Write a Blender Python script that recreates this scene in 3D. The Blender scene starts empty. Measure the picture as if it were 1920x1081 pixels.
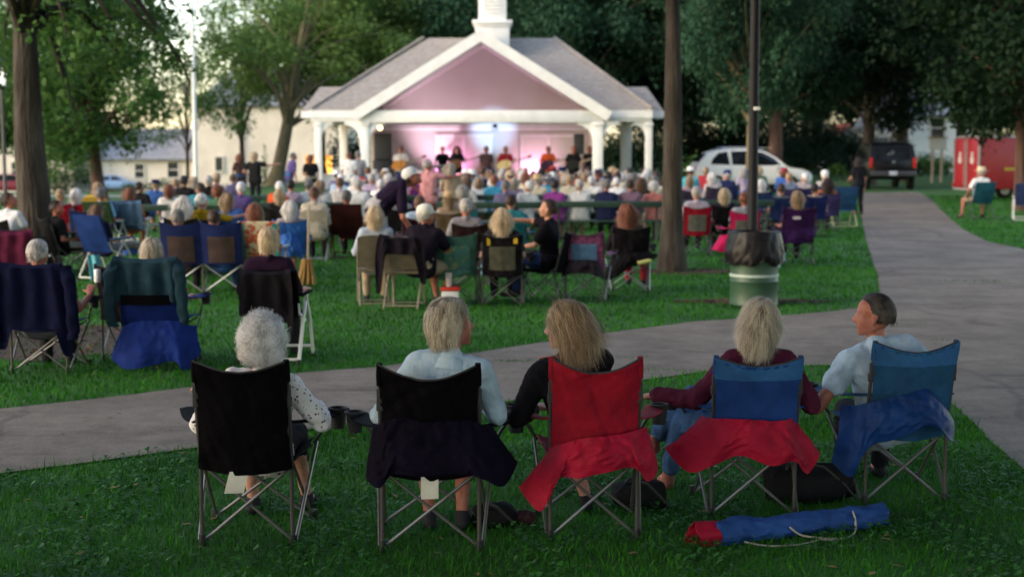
import bpy, bmesh, math, random
import numpy as np
from mathutils import Vector, Matrix, Euler, noise, geometry

random.seed(7)
RNG = np.random.default_rng(11)
scene = bpy.context.scene
COL = scene.collection
R = math.radians
V = Vector

# ------------------------------------------------------------------ camera
F = 2667.0; CX = 960.0; CY = 540.5; HOR = 275.0
CAMZ = 2.0
PITCH = math.atan((CY - HOR) / F)
cam_d = bpy.data.cameras.new('camera')
cam = bpy.data.objects.new('camera', cam_d); COL.objects.link(cam)
cam.location = (0, 0, CAMZ)
cam.rotation_euler = (math.pi / 2 - PITCH, 0, 0)
cam_d.sensor_width = 36; cam_d.lens = 36 * F / 1920.0
cam_d.clip_end = 2000; cam_d.clip_start = .1
cam_d.dof.use_dof = True
cam_d.dof.focus_distance = 7.7
cam_d.dof.aperture_fstop = 2.2
scene.camera = cam
FW = V((0, math.cos(PITCH), -math.sin(PITCH))); UP = V((0, math.sin(PITCH), math.cos(PITCH)))

def ray(px, py):
    return FW + V((1, 0, 0)) * ((px - CX) / F) - UP * ((py - CY) / F)
def smooth(t):
    t = min(1.0, max(0.0, t)); return t * t * (3 - 2 * t)
def ter(x, y):
    l = smooth((-x - 8) / 14.0)
    return .25 * smooth((y - 25) / 35.0) * (1 - l) - l * .0235 * max(0.0, y - 40)
def ter_np(x, y):
    s = lambda t: np.clip(t, 0, 1) ** 2 * (3 - 2 * np.clip(t, 0, 1))
    l = s((-x - 8) / 14.0)
    return .25 * s((y - 25) / 35.0) * (1 - l) - l * .0235 * np.maximum(0, y - 40)
def atz(px, py, z):                       # the point of that height seen at the pixel
    d = ray(px, py); t = (z - CAMZ) / d.z
    return V((d.x * t, d.y * t, z))
def aty(px, py, Y):                       # the point of that distance seen at the pixel
    d = ray(px, py); t = Y / d.y
    return V((d.x * t, Y, CAMZ + d.z * t))
def gnd(px, py):
    z = 0.0
    for _ in range(12):
        p = atz(px, py, z); z = ter(p.x, p.y)
    return V((p.x, p.y, z))
def xat(px, Y): return aty(px, 330, Y).x

# ------------------------------------------------------------------ tags
LABELS = {}
def tag(o, label=None, cat=None, group=None, kind=None):
    if label:
        o['label'] = label; LABELS.setdefault(label, []).append(o.name)
    if cat: o['category'] = cat
    if group: o['group'] = group
    if kind: o['kind'] = kind
    return o
def empty(name, loc=(0, 0, 0), rz=0.0):
    o = bpy.data.objects.new(name, None); COL.objects.link(o)
    o.location = loc; o.rotation_euler = (0, 0, rz); o.empty_display_size = .1
    return o
def link(name, me, parent=None, loc=None, rz=None):
    o = bpy.data.objects.new(name, me); COL.objects.link(o)
    if parent is not None: o.parent = parent
    if loc is not None: o.location = loc
    if rz is not None: o.rotation_euler = (0, 0, rz)
    return o

# ------------------------------------------------------------------ materials
MATS = {}
def mat(name, col, rough=.7, col2=None, nscale=8.0, bump=0.0, bscale=40.0, metal=0.0, spec=.4, emit=None, estr=0.0, detail=4.0, attr=None, sheen=0.0, trans=0.0, mixlo=.35, mixhi=.65, stretch=None):
    if name in MATS: return MATS[name]
    m = bpy.data.materials.new(name); m.use_nodes = True
    nt = m.node_tree; b = nt.nodes['Principled BSDF']
    c = tuple(col) + (1,)
    b.inputs['Base Color'].default_value = c
    b.inputs['Roughness'].default_value = rough
    b.inputs['Metallic'].default_value = metal
    b.inputs['Specular IOR Level'].default_value = spec
    if sheen: b.inputs['Sheen Weight'].default_value = sheen
    tc = None
    def coords():
        nonlocal tc
        if tc is None:
            t = nt.nodes.new('ShaderNodeTexCoord'); tc = t.outputs['Object']
            if stretch:
                mp = nt.nodes.new('ShaderNodeMapping'); mp.inputs['Scale'].default_value = stretch
                nt.links.new(tc, mp.inputs['Vector']); tc = mp.outputs['Vector']
        return tc
    if col2 is not None:
        if attr:
            n = nt.nodes.new('ShaderNodeAttribute'); n.attribute_name = attr; fac = n.outputs['Fac']
        else:
            n = nt.nodes.new('ShaderNodeTexNoise'); n.inputs['Scale'].default_value = nscale; n.inputs['Detail'].default_value = detail
            nt.links.new(coords(), n.inputs['Vector']); fac = n.outputs['Fac']
        r = nt.nodes.new('ShaderNodeMapRange'); r.inputs['From Min'].default_value = mixlo if not attr else 0; r.inputs['From Max'].default_value = mixhi if not attr else 1
        nt.links.new(fac, r.inputs['Value'])
        mx = nt.nodes.new('ShaderNodeMix'); mx.data_type = 'RGBA'
        mx.inputs['A'].default_value = c; mx.inputs['B'].default_value = tuple(col2) + (1,)
        nt.links.new(r.outputs['Result'], mx.inputs['Factor'])
        nt.links.new(mx.outputs['Result'], b.inputs['Base Color'])
    if bump:
        n = nt.nodes.new('ShaderNodeTexNoise'); n.inputs['Scale'].default_value = bscale; n.inputs['Detail'].default_value = 5
        nt.links.new(coords(), n.inputs['Vector'])
        bp = nt.nodes.new('ShaderNodeBump'); bp.inputs['Strength'].default_value = bump; bp.inputs['Distance'].default_value = .02
        nt.links.new(n.outputs['Fac'], bp.inputs['Height']); nt.links.new(bp.outputs['Normal'], b.inputs['Normal'])
    if emit is not None:
        b.inputs['Emission Color'].default_value = tuple(emit) + (1,); b.inputs['Emission Strength'].default_value = estr
    if trans:                                # thin leaves and blades let light through
        out = nt.nodes['Material Output']
        tr = nt.nodes.new('ShaderNodeBsdfTranslucent'); ms = nt.nodes.new('ShaderNodeMixShader')
        ms.inputs['Fac'].default_value = trans
        src = b.inputs['Base Color'].links[0].from_socket if b.inputs['Base Color'].links else None
        if src: nt.links.new(src, tr.inputs['Color'])
        else: tr.inputs['Color'].default_value = c
        nt.links.new(b.outputs[0], ms.inputs[1]); nt.links.new(tr.outputs[0], ms.inputs[2]); nt.links.new(ms.outputs[0], out.inputs['Surface'])
    MATS[name] = m
    return m

def fabric(name, col, rough=.75, var=.65):
    return mat('fabric_' + name, col, rough, col2=[c * var for c in col], nscale=6, bump=.3, bscale=38, spec=.10 if max(col) > .02 else .04)
def cloth(name, col):
    return mat('cloth_' + name, col, .9, col2=[c * .72 for c in col], nscale=9, bump=.25, bscale=60, spec=.06)

# ------------------------------------------------------------------ mesh builder
class MB:
    def __init__(s): s.v = []; s.f = []; s.mi = []; s.cur = 0
    def add(s, vs, fs):
        o = len(s.v); s.v += [tuple(v) for v in vs]; s.f += [tuple(i + o for i in f) for f in fs]; s.mi += [s.cur] * len(fs); return s
    def box(s, c, d, rot=None, bev=0.0):
        bm = bmesh.new(); bmesh.ops.create_cube(bm, size=1)
        for v in bm.verts: v.co = V((v.co.x * d[0], v.co.y * d[1], v.co.z * d[2]))
        if bev: bmesh.ops.bevel(bm, geom=bm.edges[:], offset=bev, segments=2, affect='EDGES', profile=.5)
        M = (rot.to_matrix() if isinstance(rot, Euler) else rot) if rot is not None else Matrix.Identity(3)
        bm.verts.index_update()
        s.add([M @ v.co + V(c) for v in bm.verts], [[v.index for v in f.verts] for f in bm.faces]); bm.free(); return s
    def tube(s, pts, rad, n=8, cap=True, closed=False):
        pts = [V(p) for p in pts]; k = len(pts)
        rad = [rad] * k if not hasattr(rad, '__len__') else rad
        prev = None; vs = []
        for i, p in enumerate(pts):
            if closed: t = pts[(i + 1) % k] - pts[i - 1]
            else: t = pts[min(i + 1, k - 1)] - pts[max(i - 1, 0)]
            if t.length < 1e-9: t = V((0, 0, 1))
            t.normalize()
            if prev is None:
                a = t.cross(V((0, 0, 1)) if abs(t.z) < .9 else V((1, 0, 0))).normalized()
            else:
                a = (prev - t * prev.dot(t))
                a = a.normalized() if a.length > 1e-6 else t.orthogonal().normalized()
            prev = a; b = t.cross(a)
            for j in range(n):
                th = 2 * math.pi * j / n
                vs.append(p + (a * math.cos(th) + b * math.sin(th)) * rad[i])
        fs = []
        for i in range(k if closed else k - 1):
            for j in range(n):
                i2 = (i + 1) % k
                fs.append((i * n + j, i * n + (j + 1) % n, i2 * n + (j + 1) % n, i2 * n + j))
        if cap and not closed:
            fs.append(tuple(range(n - 1, -1, -1))); fs.append(tuple((k - 1) * n + j for j in range(n)))
        return s.add(vs, fs)
    def lathe(s, prof, c=(0, 0, 0), n=24, axis=None):
        vs = []
        for r, z in prof:
            for j in range(n):
                th = 2 * math.pi * j / n
                p = V((r * math.cos(th), r * math.sin(th), z))
                if axis is not None: p = axis @ p
                vs.append(p + V(c))
        fs = [(i * n + j, i * n + (j + 1) % n, (i + 1) * n + (j + 1) % n, (i + 1) * n + j) for i in range(len(prof) - 1) for j in range(n)]
        return s.add(vs, fs)
    def ball(s, c, r, n=12):
        r = (r, r, r) if not hasattr(r, '__len__') else r
        bm = bmesh.new(); bmesh.ops.create_uvsphere(bm, u_segments=n, v_segments=max(6, n // 2 + 2), radius=1)
        bm.verts.index_update()
        s.add([V((v.co.x * r[0], v.co.y * r[1], v.co.z * r[2])) + V(c) for v in bm.verts], [[v.index for v in f.verts] for f in bm.faces]); bm.free(); return s
    def prism(s, poly, a, b, fn=None):
        """poly of 2-D points swept between a and b along a third axis; fn(u,v,w)->xyz"""
        fn = fn or (lambda u, v, w: (u, w, v))
        n = len(poly)
        vs = [fn(u, v, a) for u, v in poly] + [fn(u, v, b) for u, v in poly]
        fs = [tuple(range(n)), tuple(range(2 * n - 1, n - 1, -1))] + [(i, i + n, (i + 1) % n + n, (i + 1) % n) for i in range(n)]
        return s.add(vs, fs)
    def grid(s, fn, nu, nv, thick=0.0):
        P = [[V(fn(i / nu, j / nv)) for i in range(nu + 1)] for j in range(nv + 1)]
        vs = [p for row in P for p in row]; W = nu + 1
        fs = [(j * W + i, j * W + i + 1, (j + 1) * W + i + 1, (j + 1) * W + i) for j in range(nv) for i in range(nu)]
        if thick:
            nrm = []
            for j in range(nv + 1):
                for i in range(W):
                    a = P[j][min(i + 1, nu)] - P[j][max(i - 1, 0)]; b = P[min(j + 1, nv)][i] - P[max(j - 1, 0)][i]
                    c = a.cross(b); nrm.append(c.normalized() if c.length > 1e-12 else V((0, 1, 0)))
            N = len(vs)
            vs = vs + [v + n * thick for v, n in zip(vs, nrm)]
            fs2 = [tuple(reversed([i + N for i in f])) for f in fs]
            rim = [j * W for j in range(nv + 1)]
            loop = [i for i in range(W)] + [j * W + nu for j in range(1, nv + 1)] + [nv * W + i for i in range(nu - 1, -1, -1)] + [j * W for j in range(nv - 1, 0, -1)]
            fs = fs + fs2 + [(loop[k], loop[k] + N, loop[(k + 1) % len(loop)] + N, loop[(k + 1) % len(loop)]) for k in range(len(loop))]
        return s.add(vs, fs)
    def mesh(s, name, mats=None, smooth=True):
        me = bpy.data.meshes.new(name); me.from_pydata(s.v, [], s.f)
        for m in (mats if isinstance(mats, (list, tuple)) else [mats]):
            me.materials.append(m)
        me.polygons.foreach_set('material_index', s.mi)
        bm = bmesh.new(); bm.from_mesh(me); bmesh.ops.recalc_face_normals(bm, faces=bm.faces[:]); bm.to_mesh(me); bm.free()
        if smooth:
            me.polygons.foreach_set('use_smooth', [True] * len(me.polygons))
            try: me.set_sharp_from_angle(angle=R(42))
            except Exception: pass
        me.update(); return me
    def build(s, name, mats, parent=None, loc=None, rz=None, smooth=True):
        return link(name, s.mesh(name, mats, smooth), parent, loc, rz)

def np_mesh(name, verts, faces, m, attr=None, smooth=False):
    """verts (N,3), faces (M,k) all with the same k"""
    verts = np.asarray(verts, np.float32); faces = np.asarray(faces, np.int32)
    me = bpy.data.meshes.new(name); k = faces.shape[1]
    me.vertices.add(len(verts)); me.vertices.foreach_set('co', verts.ravel())
    me.loops.add(faces.size); me.loops.foreach_set('vertex_index', faces.ravel())
    me.polygons.add(len(faces)); me.polygons.foreach_set('loop_start', np.arange(0, faces.size, k, dtype=np.int32))
    try: me.polygons.foreach_set('loop_total', np.full(len(faces), k, np.int32))
    except Exception: pass
    me.update(calc_edges=True)
    if attr is not None:
        a = me.attributes.new('tint', 'FLOAT', 'POINT'); a.data.foreach_set('value', np.asarray(attr, np.float32))
    if smooth: me.polygons.foreach_set('use_smooth', np.ones(len(faces), bool))
    if m is not None: me.materials.append(m)
    return me

def curve_pts(pts, n=8):
    P = [V(p) for p in pts]; out = []
    for i in range(len(P) - 1):
        a, b, c, d = P[max(i - 1, 0)], P[i], P[i + 1], P[min(i + 2, len(P) - 1)]
        for k in range(n):
            f = k / n; out.append(.5 * (2 * b + (c - a) * f + (2 * a - 5 * b + 4 * c - d) * f * f + (3 * b - a - 3 * c + d) * f ** 3))
    return out + [P[-1]]
# ------------------------------------------------------------------ copies of a thing made of ready meshes
class Kit:
    """parts: (name, mesh, material key, index of the part it belongs to or None)"""
    def __init__(s): s.parts = []
    def add(s, name, mb, key, up=None, smooth=True):
        me = mb if isinstance(mb, bpy.types.Mesh) else mb.mesh(name, None, smooth)
        s.parts.append((name, me, key, up)); return len(s.parts) - 1
    def put(s, root, mats, skip=()):
        made = []
        for name, me, key, up in s.parts:
            if name in skip: made.append(None); continue
            if up is not None and made[up] is None: made.append(None); continue
            o = link(name, me, root if up is None else made[up])
            if len(o.material_slots) == 0: me.materials.append(None)
            if key is not None and key in mats:
                o.material_slots[0].link = 'OBJECT'; o.material_slots[0].material = mats[key]
            made.append(o)
        return root
# ------------------------------------------------------------------ figures: convex hulls of balls, fused into one surface
_bm = bmesh.new(); bmesh.ops.create_icosphere(_bm, subdivisions=2, radius=1); ICO = [v.co.copy() for v in _bm.verts]; _bm.free()
def hull_into(bm, balls):
    b2 = bmesh.new()
    for p, r in balls:
        for u in ICO: b2.verts.new(V(p) + u * r)
    res = bmesh.ops.convex_hull(b2, input=b2.verts[:], use_existing_faces=False)
    dead = [e for e in set(res['geom_interior']) | set(res['geom_unused']) if isinstance(e, bmesh.types.BMVert) and e.is_valid]
    if dead: bmesh.ops.delete(b2, geom=dead, context='VERTS')
    b2.verts.index_update()
    m = {v.index: bm.verts.new(v.co) for v in b2.verts}
    for f in b2.faces:
        try: bm.faces.new([m[v.index] for v in f.verts])
        except ValueError: pass
    b2.free()
def fuse(name, prims, voxel, it=4, wrinkle=0.0, wscale=14.0, seed=0.0):
    bm = bmesh.new()
    for p in prims: hull_into(bm, p)
    me = bpy.data.meshes.new(name + '_raw'); bm.to_mesh(me); bm.free()
    o = bpy.data.objects.new('tmp', me); COL.objects.link(o)
    r = o.modifiers.new('r', 'REMESH'); r.mode = 'VOXEL'; r.voxel_size = voxel
    sm = o.modifiers.new('s', 'SMOOTH'); sm.factor = .5; sm.iterations = it
    dg = bpy.context.evaluated_depsgraph_get()
    out = bpy.data.meshes.new_from_object(o.evaluated_get(dg)); out.name = name
    bpy.data.objects.remove(o); bpy.data.meshes.remove(me)
    n = len(out.vertices)
    if wrinkle and n:
        co = np.empty(n * 3, np.float32); out.vertices.foreach_get('co', co); co = co.reshape(-1, 3)
        nr = np.empty(n * 3, np.float32); out.vertices.foreach_get('normal', nr); nr = nr.reshape(-1, 3)
        d = np.array([noise.noise((c[0] * wscale + seed, c[1] * wscale, c[2] * wscale * .6)) * .6 + .6 * (1 - 2 * abs(noise.noise((c[0] * wscale * .9 + seed + c[2] * 6, c[1] * wscale * .9 + 5, c[2] * wscale * 1.5)))) * .5 + .35 * noise.noise((c[0] * wscale * 2.6 + seed, c[1] * wscale * 2.6 + 5, c[2] * wscale * 1.6)) for c in co.tolist()], np.float32)
        co += nr * (d * wrinkle)[:, None]
        out.vertices.foreach_set('co', co.ravel())
    out.materials.clear(); out.materials.append(None)
    out.polygons.foreach_set('use_smooth', np.ones(len(out.polygons), bool))
    out.update(); return out

class Pose:
    """joints of a figure facing +Y, origin on the ground under the pelvis"""
    def __init__(s, kind='sit', seat=.40, recline=.2, side=0.0, twist=0.0, yaw=0.0, pitch=0.0, roll=0.0, size=1.0, fat=1.0, armL='lap', armR='lap', legs='sit', hs=1.05, woman=False):
        s.size = size; s.hs = hs; s.fat = fat; s.woman = woman
        z = size
        if kind == 'sit': pel = V((0, 0, seat + .10))
        else: pel = V((0, 0, .93 * z))
        a = recline
        d = V((math.sin(side), -math.sin(a), math.cos(a) * math.cos(side))).normalized()
        ax = V((math.cos(twist), math.sin(twist), -math.sin(side))).normalized()      # towards the figure's right
        s.ax = ax; s.d = d
        fwd = d.cross(ax).normalized()                                   # towards -? fixed below
        if fwd.y < 0 and abs(twist) < 1.6: fwd = -fwd
        s.fwd = fwd
        s.pel = pel; s.waist = pel + d * .15 * z; s.chest = pel + d * .33 * z; s.neck = pel + d * .475 * z
        s.sh = {q: pel + d * .435 * z + ax * (.165 * z * q) for q in (-1, 1)}
        up = (V((0, 0, 1)) * .8 + d * .5).normalized()
        s.head = s.neck + up * .165 * z + fwd * (.025 * z)
        if kind != 'sit' and abs(recline) > .6: s.head = s.neck + d * .15 * z + fwd * .05
        s.hrot = Matrix.Rotation(yaw, 3, 'Z') @ Matrix.Rotation(-pitch, 3, 'X') @ Matrix.Rotation(roll, 3, 'Y')
        s.el = {}; s.wr = {}; s.hd = {}
        for q, st in ((-1, armL), (1, armR)):
            S = s.sh[q]
            if isinstance(st, str):
                if st == 'lap': e = S + ax * (.07 * q) + V((0, .06, -.27)) * z; w = V((.10 * q, .30, pel.z + .10)); h = V((-.5 * q, .8, -.3))
                elif st == 'rest': e = S + ax * (.10 * q) + V((0, -.01, -.27)) * z; w = V((.27 * q, .27, pel.z + .16)); h = V((0, 1, -.1))
                elif st == 'down': e = S + ax * (.05 * q) + V((0, -.02, -.28)) * z; w = e + V((.02 * q, .05, -.25)) * z; h = V((0, .2, -1))
                elif st == 'play': e = S + ax * (.08 * q) + V((0, .03, -.26)) * z; w = S + V((-.10 * q, .27, -.30)) * z; h = V((-.8 * q, .5, .1))
                elif st == 'hips': e = S + ax * (.16 * q) + V((0, -.06, -.24)) * z; w = pel + ax * (.17 * q) + V((0, .03, .06)); h = V((-.6 * q, .7, -.2))
                elif st == 'out': e = S + ax * (.25 * q) + V((0, .08, -.06)); w = e + ax * (.22 * q) + V((0, .10, .05)); h = V((q, .3, .1))
                elif st == 'up': e = S + ax * (.16 * q) + V((0, .20, -.02)); w = e + ax * (-.02 * q) + V((0, .05, .25)); h = V((0, .2, 1))
            else: e, w, h = (V(t) for t in st)
            s.el[q], s.wr[q], s.hd[q] = e, w, h.normalized()
        s.hip = {q: pel + V((.085 * q, 0, -.02)) * z for q in (-1, 1)}
        s.kn = {}; s.an = {}; s.toe = {}
        for q in (-1, 1):
            if kind == 'sit':
                if isinstance(legs, dict) and q in legs: k, a2, t2 = (V(t) for t in legs[q])
                else: k = V((.12 * q, .42, seat + .10)); a2 = V((.11 * q, .44, .085)); t2 = V((.125 * q, .585, .035))
            else:
                if isinstance(legs, dict) and q in legs: k, a2, t2 = (V(t) for t in legs[q])
                else: k = V((.10 * q, .02, .50 * z)); a2 = V((.105 * q, -.02, .085)); t2 = V((.13 * q, .13, .035))
            s.kn[q], s.an[q], s.toe[q] = k, a2, t2
    def H(s, x, y, z):                                            # a point of the head, in head space
        return s.head + s.hrot @ V((x, y, z)) * (s.size * s.hs)
    def torso(s, g=0.0, hem=None):
        z = s.size; f = s.fat; ax = s.ax; fw = s.fwd
        b = .0 if not s.woman else -.008
        sh = [(s.sh[q] - ax * (.012 * q), .058 * z + g) for q in (-1, 1)]
        ch = [(s.chest + ax * (.075 * q * f), (.098 + b) * f * z + g) for q in (-1, 1)] + ([(s.chest + ax * (.065 * q) + fw * .045 - s.d * .02, .07 + g) for q in (-1, 1)] if s.woman else [])
        wa = [(s.waist + ax * (.062 * q * f), (.098 + b) * f * z + g) for q in (-1, 1)]
        pe = [(s.pel + ax * (.080 * q * f), .108 * f * z + g) for q in (-1, 1)]
        return sh, ch, wa, pe
    def body(s, face=True, fingers=True, shoes=False):
        z = s.size; P = []
        sh, ch, wa, pe = s.torso(-.012)
        P += [sh + ch, ch + wa, wa + pe]
        P.append([(s.neck - s.d * .03, .055 * z), (s.H(0, -.012, -.05), .052 * z)])
        P.append(sh + [(s.neck + s.d * .01, .05 * z)])
        for q in (-1, 1):
            P.append([(s.sh[q], .052 * z), (s.el[q], .039 * z)]); P.append([(s.el[q], .038 * z), (s.wr[q], .026 * z)])
            P += s.hand(q, fingers)
            P.append([(s.hip[q], .082 * z * s.fat), (s.kn[q], .056 * z)]); P.append([(s.kn[q], .054 * z), ((s.kn[q] * .65 + s.an[q] * .35) + V((0, -.015, 0)), .052 * z)])
            P.append([((s.kn[q] * .65 + s.an[q] * .35) + V((0, -.015, 0)), .052 * z), (s.an[q], .033 * z)])
            P.append([(s.an[q] + V((0, -.02, -.035)), .034 * z), (s.an[q], .032 * z), (s.toe[q], .026 * z)])
        H = s.H; z = z * s.hs
        P.append([(H(0, -.035, .03), .080 * z), (H(0, .02, .045), .068 * z), (H(0, .0, .052), .066 * z)])
        P.append([(H(0, .03, .04), .058 * z), (H(.034, .045, -.012), .036 * z), (H(-.034, .045, -.012), .036 * z), (H(0, .062, -.082), .022 * z), (H(.046, .0, -.052), .026 * z), (H(-.046, .0, -.052), .026 * z), (H(0, -.04, .0), .06 * z)])
        if face:
            P.append([(H(0, .083, .022), .009 * z), (H(0, .106, -.018), .0115 * z), (H(.013, .092, -.024), .009 * z), (H(-.013, .092, -.024), .009 * z)])
            P.append([(H(.016, .078, -.050), .0085 * z), (H(-.016, .078, -.050), .0085 * z), (H(0, .086, -.047), .009 * z), (H(0, .085, -.056), .009 * z)])
            for q in (-1, 1):
                P.append([(H(.012 * q, .081, .034), .010 * z), (H(.042 * q, .066, .036), .011 * z)])
                P.append([(H(.079 * q, -.012, .022), .013 * z), (H(.081 * q, -.022, .012), .012 * z), (H(.076 * q, -.008, -.022), .010 * z)])
            P.append([(H(0, .070, -.088), .017 * z), (H(0, .055, -.08), .022 * z)])
        return P
    def hand(s, q, fingers=True):
        w = s.wr[q]; d = s.hd[q]; z = s.size
        side = d.cross(V((0, 0, 1)));
        side = side.normalized() if side.length > .1 else V((1, 0, 0))
        if side.dot(s.ax * q) > 0: side = -side                    # thumb side points inwards
        nrm = side.cross(d).normalized()
        if nrm.z > 0: nrm = -nrm                                     # the palm looks down
        if not fingers:
            return [[(w, .024 * z), (w + d * .075 * z, .03 * z), (w + d * .14 * z + nrm * .03, .018 * z)], [(w + d * .03 + side * .02, .014), (w + d * .08 + side * .045 + nrm * .015, .011)]]
        P = [[(w, .022), (w + d * .035 + side * .026, .013), (w + d * .035 - side * .026, .013), (w + d * .085 + side * .030, .012), (w + d * .085 - side * .030, .012)]]
        for k, (off, L, c) in enumerate(((.030, .072, .35), (.010, .082, .45), (-.010, .076, .55), (-.029, .060, .65))):
            p = w + d * .088 + side * off; dd = d.copy()
            for j, fr in enumerate((.42, .33, .25)):
                dd = (dd + nrm * c * (.7 + .3 * j)).normalized(); p2 = p + dd * L * fr
                P.append([(p, .0088 - .0006 * j), (p2, .0082 - .0007 * j)]); p = p2
        p = w + d * .03 + side * .030; t1 = p + (d * .6 + side * .75 + nrm * .25).normalized() * .042; t2 = t1 + (d * .85 + side * .2 + nrm * .4).normalized() * .032
        P += [[(p, .013), (t1, .0105)], [(t1, .0105), (t2, .009)]]
        return P
    def shirt(s, g=.012, sleeve=1.0, hem=.0, collar=True, loose=0.0):
        z = s.size; sh, ch, wa, pe = s.torso(g)
        P = [sh + ch, ch + wa, wa + [(p + V((0, 0, -hem)), r + loose) for p, r in pe]]
        P.append(sh + [(s.neck - s.d * .012, .056 * z + g * .5)])
        if collar: P.append([(s.neck + s.d * .018 - s.fwd * .01, .055 * z + g * .4), (s.neck - s.d * .02, .06 * z + g * .5)])
        for q in (-1, 1):
            S, E, W = s.sh[q], s.el[q], s.wr[q]
            if sleeve >= 1:
                P.append([(S, .056 * z + g), (E, .042 * z + g)])
                t = min(1.0, sleeve - 1 if sleeve > 1 else .02)
                if sleeve > 1: P.append([(E, .042 * z + g), (E.lerp(W, t), (.042 - .012 * t) * z + g)])
            elif sleeve > 0: P.append([(S, .058 * z + g), (S.lerp(E, sleeve), .054 * z + g * 1.3)])
        return P
    def trousers(s, g=.012, length=1.0):
        z = s.size; sh, ch, wa, pe = s.torso(g - .004)
        P = [[(p - s.d * .03 * 0, r) for p, r in pe] + [(p * .55 + q_ * .45, r * .96) for (p, r), (q_, r2) in zip(pe, wa)]]
        for q in (-1, 1):
            k = s.kn[q]; a = s.an[q]
            if length < .5:
                P.append([(s.hip[q], .086 * z * s.fat + g), (s.hip[q].lerp(k, .5 + length), .066 * z + g * 1.6)]); continue
            P.append([(s.hip[q], .086 * z * s.fat + g), (k, .058 * z + g)])
            P.append([(k, .058 * z + g), (k.lerp(a, (length - .5) * 2 * .93), .042 * z + g)])
        return P
    def shoe(s, q):
        a = s.an[q]; t = s.toe[q]
        return [[(a + V((0, -.025, -.045)), .036), (t + V((0, -.02, .0)), .034), (t + V((0, .02, -.002)), .028)], [(a + V((0, -.02, -.045)), .037), (a + V((0, 0, -.005)), .040)]]

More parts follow.
